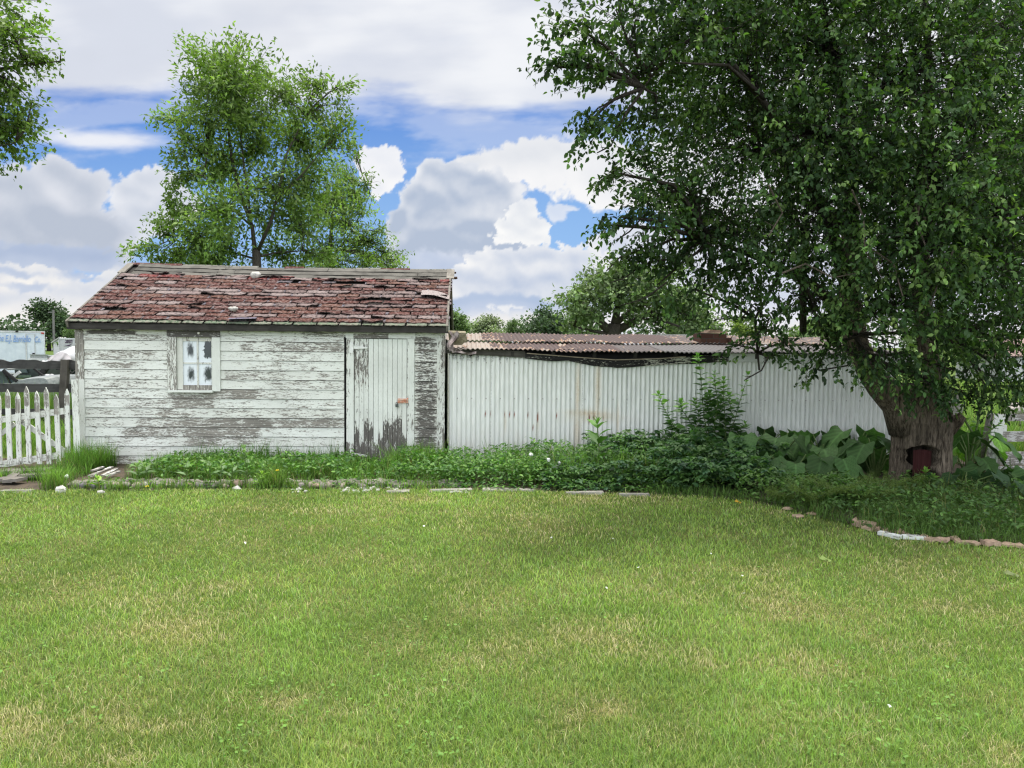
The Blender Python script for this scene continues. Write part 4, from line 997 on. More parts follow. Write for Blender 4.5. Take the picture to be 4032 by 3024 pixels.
LEAF8 = [(0, 0, 0), (-.27, .30, .07), (0, .33, 0), (.27, .30, .07), (-.23, .66, .02), (0, .70, -.05), (.23, .66, .02), (0, 1, -.17)]
LEAF8F = [(0, 3, 2), (0, 2, 1), (1, 2, 5), (1, 5, 4), (2, 3, 6), (2, 6, 5), (4, 5, 7), (5, 6, 7)]
LEAF4 = [(0, 0, 0), (-.26, .45, .06), (.26, .45, .06), (0, 1, -.06)]; LEAF4F = [(0, 2, 1), (1, 2, 3)]
def frames(g, ax, up_bias=1.0, jitter=.5):
    """leaf frames from axis directions: returns X, Y, Z unit vectors"""
    n = len(ax); Yv = unit(ax)
    up = unit(np.array((0, 0, 1.0))[None]*up_bias + g.normal(0, jitter, (n, 3)))
    Xv = unit(np.cross(Yv, up)); Zv = np.cross(Xv, Yv)
    return Xv, Yv, Zv
def leaf_cloud(regions, seed, tv=LEAF8, tf=LEAF8F):
    """ground cover: leaves filling a low mound; regions: x0,x1,y0,y1,top-height fn or h,n,leaf length,(colours)"""
    g = np.random.default_rng(seed); Vs = []; Fs = []; Cs = []; off = 0
    for (x0, x1, y0, y1, hf, n, ln, cols, five) in regions:
        x = g.uniform(x0, x1, n); y = g.uniform(y0, y1, n); e = ledge(x)+.03
        ok = y > e; x, y = x[ok], y[ok]; n = len(x)
        top = hf(x, y) if callable(hf) else np.full(n, hf)
        top = top*(.65+.6*vnoise(x, y, .28, seed+3)) * np.clip((y-ledge(x))/.25, .25, 1)
        z = top*(g.random(n)**.45)
        dirn = g.uniform(0, 2*pi, n); ci = g.integers(0, len(cols), n)
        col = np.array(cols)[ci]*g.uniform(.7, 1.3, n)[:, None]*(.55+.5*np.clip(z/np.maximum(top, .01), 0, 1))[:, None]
        if five:   # five leaflets spread like a hand
            for q in range(5):
                a = dirn + (q-2)*.62; l_ = ln*(1-.12*abs(q-2))*g.uniform(.85, 1.15, n)
                ax = np.stack([np.cos(a), np.sin(a)*.9-.25, g.uniform(-.55, .25, n)], 1)
                X_, Y2, Z_ = frames(g, ax, 1.0, .25)
                V, F, C = scatter(tv, tf, np.stack([x, y, z], 1), X_*l_[:, None]*.85, Y2*l_[:, None], Z_*l_[:, None], col)
                Vs.append(V); Fs.append(F+off); Cs.append(C); off += len(V)
        else:
            ax = np.stack([np.cos(dirn), np.sin(dirn)-.3, g.uniform(-.4, .9, n)], 1); l_ = ln*g.uniform(.6, 1.3, n)
            X_, Y2, Z_ = frames(g, ax, 1.0, .5)
            V, F, C = scatter(tv, tf, np.stack([x, y, z], 1), X_*l_[:, None]*.8, Y2*l_[:, None], Z_*l_[:, None], col)
            Vs.append(V); Fs.append(F+off); Cs.append(C); off += len(V)
    return np.concatenate(Vs), np.concatenate(Fs), np.concatenate(Cs)
M_WEED = m_leaf('weed_leaf', .30, .5, .35, (1.0, 1.3, .45))
C1 = [(.075, .185, .036), (.10, .22, .042), (.14, .27, .05), (.065, .15, .042)]; C2_ = [(.06, .14, .048), (.075, .165, .048), (.10, .20, .052), (.045, .11, .05)]
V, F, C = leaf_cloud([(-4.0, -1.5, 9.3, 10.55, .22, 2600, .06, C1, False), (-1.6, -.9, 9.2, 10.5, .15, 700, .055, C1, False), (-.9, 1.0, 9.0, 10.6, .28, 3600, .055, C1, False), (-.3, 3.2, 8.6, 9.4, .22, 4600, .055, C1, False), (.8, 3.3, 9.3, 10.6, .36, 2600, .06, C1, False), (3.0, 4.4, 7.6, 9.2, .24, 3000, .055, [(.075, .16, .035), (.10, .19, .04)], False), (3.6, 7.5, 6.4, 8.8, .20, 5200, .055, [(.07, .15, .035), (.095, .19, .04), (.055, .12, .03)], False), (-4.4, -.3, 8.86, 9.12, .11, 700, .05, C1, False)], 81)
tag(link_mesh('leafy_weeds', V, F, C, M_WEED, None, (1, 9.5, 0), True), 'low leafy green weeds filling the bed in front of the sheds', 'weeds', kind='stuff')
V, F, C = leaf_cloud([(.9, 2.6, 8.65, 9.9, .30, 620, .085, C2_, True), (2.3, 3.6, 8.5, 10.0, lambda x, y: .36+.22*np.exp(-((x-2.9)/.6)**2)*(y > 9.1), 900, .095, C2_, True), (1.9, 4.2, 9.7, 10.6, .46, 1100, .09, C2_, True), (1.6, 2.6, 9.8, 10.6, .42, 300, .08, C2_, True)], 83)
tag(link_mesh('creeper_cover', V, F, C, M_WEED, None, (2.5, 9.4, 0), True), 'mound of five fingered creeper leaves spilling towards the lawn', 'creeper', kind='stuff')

# ------------- single plants in the bed
M_STEM = m_plain('green_stem', (.07, .12, .03), (.11, .16, .05), 30, .7, .2)
def leaves_mesh(P, AX, L, Wf, cols, g, tv=LEAF8, tf=LEAF8F, upb=1.0, jit=.25):
    X_, Y2, Z_ = frames(g, np.array(AX), upb, jit); L = np.array(L)[:, None]
    return scatter(tv, tf, np.array(P), X_*L*Wf, Y2*L, Z_*L, np.array(cols))
def upright_plant(name, label, cat, loc, stems, leaf_len, pairs, col, group=None, wf=.8, droop=.2, seed=1, tipcol=None, sr=.006):
    """stems: list of polylines relative to loc; opposite leaf pairs along each"""
    g = np.random.default_rng(seed); root = thing(name, label, cat, loc, group); L0 = Vector(loc)
    mb = MB(); P = []; AX = []; LL = []; CC = []
    for st in stems:
        pts = [L0+Vector(p) for p in st]; m_ = len(pts)
        mb.tube(pts, [sr*(1-.6*i/(m_-1)) for i in range(m_)], 5)
        for k in range(pairs):
            t = .12+.88*(k+.5)/pairs; f = t*(m_-1); i = min(int(f), m_-2); p = pts[i].lerp(pts[i+1], f-i); d = (pts[i+1]-pts[i]).normalized()
            a0 = k*pi/2*1.05 + g.uniform(-.3, .3)
            for s_ in (0, pi):
                a = a0+s_; ax = np.array((cos(a), sin(a)*.9, 0)) + np.array(d)*(.55+.3*t-droop)
                P.append(p); AX.append(ax); LL.append(leaf_len*(1.1-.5*t*t)*g.uniform(.8, 1.15)); cc = np.array(col)*g.uniform(.8, 1.25)
                if tipcol is not None and t > .7: cc = np.array(tipcol)*g.uniform(.9, 1.2)
                CC.append(cc)
        for a in np.arange(0, 6.2, 1.6):
            P.append(pts[-1]); AX.append((cos(a)*.5, sin(a)*.5, 1)); LL.append(leaf_len*.45); CC.append(np.array(tipcol if tipcol is not None else col)*1.15)
    obj('stem', mb, M_STEM, root)
    V, F, C = leaves_mesh(P, AX, LL, wf, CC, g)
    link_mesh('leaves', V, F, C, M_WEED, root, None, True); return root
def z1p(X, Y_, Yd): return a4(X/1.508, 900+Y_/1.508, Yd)
MILK = [(1108, 1385, 1490, 'milkweed with broad pale leaves, tallest of the left group below the window'), (1250, 1380, 1470, 'milkweed standing second from the left in the row below the window'), (1310, 1400, 1470, 'short milkweed in the middle of the row below the window'), (1375, 1410, 1480, 'milkweed with drooping lower leaves right of the short one'), (1468, 1350, 1510, 'tall milkweed at the right end of the row, above the stone ledge'),
        (815, 1420, 1490, 'small milkweed left of the row, beside the fallen white boards'), (868, 1430, 1500, 'bright small milkweed beside the grass clump left of the row')]
for i, (X, Yt, Yb, lab) in enumerate(MILK):
    b = z1p(X, Yb, 9.0 if i < 5 else 9.15); t = z1p(X, Yt, b.y); b.z = .06; hgt = max(.16, t.z-.06)
    upright_plant('milkweed', lab, 'milkweed', tuple(b), [[(0, 0, 0), (rng.uniform(-.02, .02), 0, hgt*.6), (rng.uniform(-.03, .03), -.02, hgt)]], .15, 3, (.13, .22, .085), 'milkweeds along the stone ledge', wf=.62, droop=.15, seed=100+i, tipcol=(.19, .30, .10))
b = a4(900+100/1.508, 900+1530/1.508, 8.98); b.z = .05
upright_plant('milkweed', 'tall pale milkweed right of the row, left of the door', 'milkweed', tuple(b), [[(0, 0, 0), (.01, 0, .2), (-.01, -.02, .40)]], .15, 4, (.12, .21, .08), 'milkweeds along the stone ledge', wf=.62, seed=120, tipcol=(.17, .28, .10))
b = a4(900+200/1.508, 900+1545/1.508, 8.9); b.z = 0
upright_plant('young_weed', 'bright yellow green young weed sprouting in front of the stone ledge', 'weed', tuple(b), [[(0, 0, 0), (.0, 0, .1), (.0, -.01, .17)]], .12, 3, (.17, .30, .05), wf=.8, seed=121, tipcol=(.24, .38, .06))
b = z1p(585, 1560, 8.86); b.z = 0
upright_plant('young_weed', 'bright lime weed among the cobbles at the left end of the ledge', 'weed', tuple(b), [[(0, 0, 0), (.0, 0, .06), (.0, -.01, .12)]], .12, 2, (.2, .33, .06), wf=.85, seed=122, tipcol=(.26, .4, .07))
b = a4(2355, 1850, 9.6); b.z = 0; tp = a4(2350, 1672, 9.6)
upright_plant('tall_weed', 'tall broad leaved weed rising above the others in front of the corrugated wall', 'weed', tuple(b), [[(0, 0, 0), (.01, 0, tp.z*.5), (-.02, 0, tp.z)]], .30, 6, (.075, .17, .035), wf=.75, droop=.1, seed=123, tipcol=(.12, .26, .045), sr=.012)
# climbing shrub against the corrugated wall
def s5(X, Y_, Yd=10.35): return a4(2500+X/2.212, 1400+Y_/2.212, Yd)
base = s5(640, 1000, 10.25); base.z = 0
stems = []
for pl_ in ([(430, 760), (330, 600), (260, 470), (205, 340)], [(560, 700), (470, 560), (410, 470), (395, 405)], [(620, 640), (590, 420), (580, 250), (560, 60), (545, 10)], [(690, 640), (720, 400), (700, 260), (690, 160)], [(790, 700), (780, 470), (768, 320), (772, 215)], [(800, 760), (870, 560), (920, 380), (985, 170)], [(820, 700), (840, 500), (820, 350)], [(640, 700), (640, 480), (620, 370)], [(480, 720), (380, 640), (300, 600)], [(520, 680), (560, 520), (520, 400)], [(700, 640), (660, 430), (650, 330)], [(860, 740), (900, 640), (960, 600)], [(600, 800), (500, 740), (330, 700)], [(740, 700), (740, 500), (745, 400)]):
    stems.append([(0, 0, 0)]+[tuple(s5(X, Y_, 10.35+.12*math.sin(i*2.1+X))-base) for i, (X, Y_) in enumerate(pl_)])
upright_plant('climbing_shrub', 'tall leafy shrub climbing up the white corrugated wall', 'shrub', tuple(base), stems, .165, 18, (.065, .15, .036), wf=.95, droop=.35, seed=131, tipcol=(.12, .26, .045), sr=.008)
b = atz(2000, 1052); b.z = 0; b.y = 8.66
upright_plant('sapling', 'small bright sapling growing in front of the red board in the trunk', 'sapling', (at(2000, 1050, 8.66).x, 8.66, .02), [[(0, 0, 0), (.0, 0, .14), (-.01, 0, .24)], [(0, 0, 0), (.05, 0, .1), (.08, 0, .16)]], .13, 3, (.10, .21, .035), wf=.8, seed=132, tipcol=(.14, .28, .045))
b = at(2090, 985, 9.9); b.z = 0
upright_plant('young_tree', 'thin dark stemmed young tree behind the trunk, left of the white board fence', 'young tree', tuple(b), [[(0, 0, 0), (.05, 0, .3), (.15, 0, .85), (.2, 0, 1.2)], [(.1, 0, .5), (-.1, 0, .8), (-.3, 0, 1.05)], [(.1, 0, .4), (.3, 0, .6), (.45, 0, .7)]], .12, 5, (.08, .18, .03), wf=.9, seed=133, tipcol=(.16, .33, .05), sr=.02)
# dandelion clocks
def fluff(name, x4, y4, Yd, lab, r=.022, yellow=False):
    q = a4(x4, y4, Yd); root = thing(name, lab, 'dandelion', (q.x, q.y, 0), 'dandelions in the bed' )
    mb = MB(); mb.tube([(q.x+.03, q.y, 0), (q.x+.01, q.y, q.z*.6), (q.x, q.y, q.z)], .004, 5); obj('stem', mb, M_STEM, root)
    mb = MB(); mb.rock((q.x, q.y, q.z), (r, r, r*(.5 if yellow else 1)), seed=int(x4), n=10, m=7); obj('flower_head', mb, M_YEL if yellow else M_FLUFF, root, smooth=True)
M_FLUFF = m_plain('seed_fluff', (.60, .62, .60), (.85, .86, .85), 120, .9, 1.0); M_YEL = m_plain('yellow_petals', (.75, .55, .02), (.85, .68, .05), 90, .8, .6)
for x4, y4, lab in ((2091, 1790, 'dandelion clock in front of the corrugated wall, leftmost of the four'), (2160, 1811, 'dandelion clock second from the left in the bed'), (2202, 1823, 'dandelion clock highest of the right hand pair'), (2192, 1839, 'dandelion clock lowest and nearest of the right hand pair')): fluff('dandelion_clock', x4, y4, 9.1, lab)
fluff('dandelion_clock', 263, 1876, 9.0, 'dandelion clock beside the foot of the picket fence')
fluff('dandelion_flower', 580, 1915, 8.9, 'yellow dandelion flower among the cobbles below the window', .02, True)
fluff('dandelion_flower', 1092, 1852, 9.0, 'yellow flower on a thin stem left of the door', .018, True)
fluff('dandelion_flower', 649, 1935, 8.85, 'yellow flower low at the lawn edge below the shed window', .016, True)

# burdock with very large leaves
def burdock(label, loc, n, size, seed, col=(.055, .115, .036), hgt=.5):
    g = np.random.default_rng(seed); root = thing('burdock', label, 'burdock', loc, 'burdock plants along the wall and by the trunk'); L0 = Vector(loc)
    mb = MB(); st = MB()
    for k in range(n):
        a = 2*pi*k/n*1.62+g.uniform(-.5, .5); rr = g.uniform(.12, .42); h = hgt*g.uniform(.45, 1.05); sz = size*g.uniform(.7, 1.15)
        p = L0+Vector((cos(a)*rr, sin(a)*rr*.8, h)); dirv = Vector((cos(a), sin(a)-.35, -.45-.4*g.random())).normalized()
        st.tube([L0+Vector((cos(a)*.03, sin(a)*.03, 0)), L0+Vector((cos(a)*rr*.4, sin(a)*rr*.35, h*.7)), p], [.012, .01, .007], 5)
        side = dirv.cross(Vector((0, 0, 1))).normalized(); nn = side.cross(dirv).normalized(); ph = g.uniform(0, 6); cc = np.array(col)*g.uniform(.75, 1.45)
        def lf(u, v):
            # heart outline: v along the leaf, u across
            w = .46*math.sqrt(max(0, 1-((v-.38)/.62)**2)) if v > .38 else .46*math.sqrt(max(0.02, 1-((.38-v)/.52)**2))
            x = (u-.5)*2; back = -.12*(abs(x)**1.5)*(1-v)
            wav = .035*sin(v*15+ph)*abs(x)**2 + .03*sin(v*7+ph*2)*x
            return p + dirv*(sz*(v+back)) + side*(sz*w*x*(1+.06*sin(v*17+ph))) + nn*(sz*(-.34*v*v + .10*abs(x) + wav))
        mb.grid(lf, 14, 18, colfn=lambda u, v: cc*(1.55 if abs(u-.5) < .03 else 1.0+.22*sin(v*34-abs(u-.5)*30)))
    obj('leaf_stalks', st, M_STEM, root); obj('leaves', mb, M_BURD, root, smooth=True)
M_BURD = m_leaf('burdock_leaf', .25, .6, .2, (1.0, 1.3, .5))
BUR = [((1555, 1010), 10.1, .26, 'burdock hidden among the creeper at the foot of the climbing shrub'), ((1645, 985), 10.35, .30, 'burdock with raised leaves just right of the climbing shrub'), ((1600, 1000), 10.0, .34, 'burdock with broad dark leaves at the left end of the burdock patch'), ((1690, 1010), 10.2, .38, 'burdock with large leaves against the wall, left of the middle'), ((1770, 1010), 10.3, .38, 'burdock under the hanging apple twig, in the middle of the patch'), ((1850, 1000), 10.35, .40, 'tallest burdock leaf clump against the wall, left of the trunk'), ((1640, 1060), 9.4, .34, 'burdock with a pale leaf hanging towards the lawn'), ((1720, 1080), 9.2, .30, 'burdock with narrow grey green leaves in front of the patch'),
       ((1800, 1070), 9.3, .30, 'burdock half hidden behind the feathery plants'), ((1890, 1050), 9.7, .33, 'burdock touching the left side of the trunk')]
for i, ((X, Y_), Yd, sz, lab) in enumerate(BUR):
    b = at(X, Y_, Yd); b.z = 0; burdock(lab, tuple(b), 9, sz*1.05, 200+i, hgt=.50 if Yd > 9.6 else .32)
for i, ((X, Yd), sz, lab, hg, col) in enumerate([((2095, 9.6), .34, 'burdock with tall leaves right behind the trunk', .55, (.05, .11, .03)), ((2150, 9.2), .34, 'burdock with wide leaves below the white board fence', .22, (.055, .12, .035)), ((2235, 9.0), .30, 'burdock at the right edge of the photo', .22, (.05, .11, .032)), ((2090, 8.5), .28, 'burdock low beside the right foot of the trunk', .26, (.035, .075, .03)), ((2190, 8.3), .28, 'burdock in the shade at the far right front', .24, (.035, .075, .03)), ((2118, 10.3), .30, 'sunlit yellow green burdock between the trunk and the fence post', .62, (.13, .27, .04))]):
    b = at(X, 1000, Yd); b.z = 0; burdock(lab, tuple(b), 8, sz, 230+i, col, hg)
# feathery yellow-green plants
def feathery(label, loc, h, seed, col):
    g = np.random.default_rng(seed); root = thing('feathery_plant', label, 'plant', loc, 'feathery plants in front of the burdock'); L0 = np.array(loc)
    mb = MB(); P = []; AX = []; LL = []; CC = []
    for k in range(11):
        a = g.uniform(0, 2*pi); ln = h*g.uniform(.7, 1.2); d = np.array((cos(a)*.55, sin(a)*.4-.15, 1.0))
        pts = [L0+d*ln*t+np.array((cos(a), sin(a)*.6, -.6))*ln*.5*t*t for t in np.linspace(0, 1, 6)]
        mb.tube([tuple(p) for p in pts], [.005, .004, .004, .003, .002, .0015], 4)
        for t in np.linspace(.25, 1, 26):
            i = min(int(t*5), 4); p = pts[i]+(pts[i+1]-pts[i])*(t*5-i)
            for _ in range(9):
                v = g.normal(0, 1, 3); v[2] = v[2]*.5+.1; P.append(p+g.normal(0, .012, 3)); AX.append(v); LL.append(g.uniform(.03, .075)*(1.1-.4*t)); CC.append(np.array(col)*g.uniform(.6, 1.4))
    obj('stems', mb, M_STEM, root)
    V, F, C = leaves_mesh(P, AX, LL, .16, CC, g, LEAF4, LEAF4F, .4, .8)
    link_mesh('fronds', V, F, C, M_WEED, root, None, False)
for i, ((X, Y_), h, lab) in enumerate([((1775, 1110), .36, 'feathery yellow green plant nearest the pale flagstones'), ((1840, 1100), .40, 'feathery plant in front of the burdock, middle of the three left of the trunk'), ((1895, 1110), .34, 'feathery plant just left of the trunk'), ((1950, 1080), .34, 'feathery sprig growing against the front of the trunk'), ((1715, 1100), .22, 'lowest feathery plant beside the lawn edge')]):
    b = atz(X, Y_); feathery(lab, (b.x, min(b.y+.25, 8.6), 0), h, 260+i, (.105, .165, .03))

# ------------- stones
M_MORTAR = m_plain('weathered_mortar_ledge', (.15, .135, .12), (.30, .275, .25), 30, .95, 1.0, dist=.03)
mb = MB(); nx = 260; xa, xb = -4.55, -.05
def led(x, v):
    y0 = 9.02+.015*sin(x*3)+.01*sin(x*11); top = .048+.008*sin(x*5+1)+.006*sin(x*17)+.006*sin(x*41)
    return [(x, y0-.03-.01*sin(x*29), -.01), (x, y0-.03-.012*sin(x*29)*sin(x*13), top*.75), (x, y0-.012, top), (x, y0+.15, top+.012), (x, y0+.16, .0)][v]
mb.grid(lambda u, v: led(xa+(xb-xa)*u, round(v*4)), nx, 4)
tag(obj('stone_ledge', mb, M_MORTAR), 'low grey mortared stone ledge edging the bed below the shed', 'ledge')
cobc = [(.36, .33, .30), (.22, .21, .21), (.42, .36, .29), (.30, .27, .25), (.48, .46, .43), (.36, .27, .21)]
M_COB = m_plain('field_stone', (.55, .55, .55), (1.0, 1.0, 1.0), 35, .85, .5, usecol=True)
cob = [(312, 28), (338, 0), (358, 26), (386, 0), (405, 24), (425, 0), (447, 26), (470, 25), (497, 30), (520, 24), (538, 26), (570, 25), (705, 25), (735, 24), (760, 0), (780, 26), (934, 34), (1045, 0), (1188, 27), (1218, 28), (1243, 25), (1268, 24), (1290, 24), (1350, 24), (650, 20), (830, 20), (880, 20), (1120, 18), (1420, 22)]
for i, (x4, r) in enumerate([c for c in cob if c[1]]):
    q = a4z(x4, 1917+rng.uniform(-3, 6), .02); rr = r/2/1000*3.1*1.1
    mb = MB(); mb.rock((q.x, 8.925+rng.uniform(-.03, .01), rr*.7), (rr*rng.uniform(.9, 1.3), rr*.8, rr*rng.uniform(.75, 1.0)), cobc[rng.integers(6)], seed=300+i)
    o = obj('field_stone', mb, M_COB, smooth=True)
    tag(o, 'rounded field stone set in the row against the grey ledge', 'stone', 'field stones set along the ledge')
M_WST = m_plain('white_limestone', (.36, .35, .32), (.60, .59, .55), 40, .9, .7)
for i, (x4, y4, r, lab) in enumerate([(237, 1928, .058, 'large white rock at the left end of the stone ledge'), (398, 1934, .036, 'white rock at the lawn edge right of the large one'), (933, 1919, .042, 'white stone below the ledge, left of the door')]):
    q = a4z(x4, y4, .03); mb = MB(); mb.rock((q.x, q.y, r*.4), (r*1.2, r*.7, r*.75), seed=340+i); tag(obj('white_rock', mb, M_WST), lab, 'rock', 'white rocks along the lawn edge')
g_ = np.random.default_rng(5)
chips = [(1150+g_.uniform(0, 60), 1925+g_.uniform(-6, 8)) for _ in range(10)]+[(1340+g_.uniform(0, 150), 1922+g_.uniform(-8, 10)) for _ in range(38)]+[(1530+g_.uniform(0, 70), 1920+g_.uniform(-6, 10)) for _ in range(12)]+[(1750+g_.uniform(0, 110), 1926+g_.uniform(-2, 10)) for _ in range(18)]
for i, (x4, y4) in enumerate(chips):
    q = a4z(x4, y4, .02); r = g_.uniform(.009, .022); mb = MB(); mb.rock((q.x, q.y, r*.6), (r*1.3, r, r*.8), seed=360+i, n=6, m=4); tag(obj('white_chip', mb, M_WST), 'white stone chip lying between the ledge and the lawn', 'stone chip', 'white stone chips along the lawn edge')
# flush pale edging slabs along the lawn
M_EDGE = m_plain('pale_edging', (.20, .19, .165), (.36, .345, .31), 25, .9, .6)
for i, (x0, x1, y4, lab) in enumerate([(0, 120, 1932, 'pale edging slab under the picket fence at the left'), (1520, 1610, 1934, 'grey edging slab at the lawn edge right of the door'), (1690, 1860, 1930, 'pale edging slab below the corner of the corrugated wall'), (1900, 2110, 1928, 'long flush edging slab in front of the dandelion clocks'), (2230, 2380, 1940, 'grey flush edging slab in front of the tall weed'), (2440, 2560, 1947, 'grey edging slab at the left end of the creeper mound')]):
    a, b = a4z(x0, y4, .02), a4z(x1, y4, .02); mb = MB(); mb.box((a.x, a.y, -.01), (b.x, a.y+.09, .022), jit=.008); tag(obj('edging_slab', mb, M_EDGE), lab, 'slab', 'pale edging slabs along the lawn')
def e3(X, Y_): return a4z(3300+X/3.022, 1750+Y_/3.022, .02)
M_FLAG = m_plain('salmon_flagstone', (.27, .19, .14), (.40, .295, .22), 22, .9, .5)
for i, (p0, p1, wd_, h, lab) in enumerate([((180, 940), (450, 985), .10, .07, 'salmon flagstone on top at the left end of the curved edging'), ((260, 985), (550, 1012), .10, .035, 'thin flagstone under the left end of the curved edging'), ((545, 1022), (840, 1065), .10, .04, 'brown flagstone behind the white painted board'), ((1010, 1100), (1320, 1150), .11, .04, 'peach flagstone right of the white painted boards'), ((1310, 1105), (1660, 1180), .10, .035, 'long pale flagstone in the middle of the right edging'), ((1720, 1170), (1910, 1178), .12, .05, 'raised peach flagstone near the right edge'), ((1910, 1180), (2200, 1195), .10, .03, 'low brown flagstone at the far right of the edging')]):
    a, b = e3(*p0), e3(*p1); mb = MB(); mb.beam((a.x, a.y, h/2), (b.x, b.y, h/2), wd_*.9, h*.75, seg=5, jit=.012); tag(obj('flagstone', mb, M_FLAG), lab, 'flagstone', 'flagstones edging the bed at the right')
for i, (x4, y4, lab) in enumerate([(3100, 2000, 'small flagstone chip nearest the creeper at the start of the edging'), (3142, 2030, 'yellowish flagstone chip at the lawn edge'), (3200, 2020, 'flat flagstone chip left of the feathery plants')]):
    q = a4z(x4, y4, .02); mb = MB(); mb.rock((q.x, q.y, .012), (.06, .05, .02), seed=440+i, n=6, m=4); tag(obj('flagstone_chip', mb, M_FLAG), lab, 'flagstone chip', 'flagstones edging the bed at the right')
M_WB = m_paint('painted_scrap_board', 'x', (.66, .70, .70))
for p0, p1, lab in (((485, 1050), (740, 1105), 'white painted scrap board lying in front of the flagstones'), ((760, 1095), (1030, 1110), 'second white scrap board half sunk in the grass beside the first')):
    a, b = e3(*p0), e3(*p1); mb = MB(); mb.beam((a.x, a.y, .02), (b.x, b.y, .02), .055, .035, (.45, .3, .3), seg=3, jit=.002); tag(obj('scrap_board', mb, M_WB), lab, 'board')
def e4(X, Y_): return a4z(X/2.212, 1750+Y_/2.212, .05)
for i, (p0, p1, lab) in enumerate([((780, 278), (975, 222), 'white peeling board leaning at the back of the scrap pile by the shed'), ((890, 285), (1020, 240), 'white scrap board in the middle of the pile by the shed'), ((930, 292), (1040, 272), 'short white scrap board at the front of the pile'), ((800, 255), (900, 240), 'thin white lath on the scrap pile by the shed')]):
    a, b = e4(*p0), e4(*p1); mb = MB(); mb.beam((a.x, a.y, .055+.01*i), (b.x, b.y, .085+.01*i), .05, .016, (.75, .2, .5), seg=3, jit=.003); tag(obj('scrap_board', mb, M_WB), lab, 'board')
M_PLANKG = m_wood('grey_walk_plank', 'x', (.12, .11, .10), (.28, .26, .23))
for i, (p0, p1, w_, lab) in enumerate([((30, 235), (430, 232), .22, 'weathered grey plank lying under the picket fence'), ((150, 275), (440, 265), .16, 'grey plank in front of the first under the picket fence'), ((60, 320), (185, 240), .10, 'grey board tilted against the foot of the pickets'), ((0, 300), (190, 310), .16, 'grey plank at the left edge below the pickets')]):
    a, b = e4(*p0), e4(*p1); mb = MB(); mb.beam((a.x, a.y, .05), (b.x, b.y, .06 if i != 2 else .075), w_, .035, seg=6, jit=.004); tag(obj('grey_plank', mb, M_PLANKG), lab, 'plank', 'weathered planks below the picket fence')
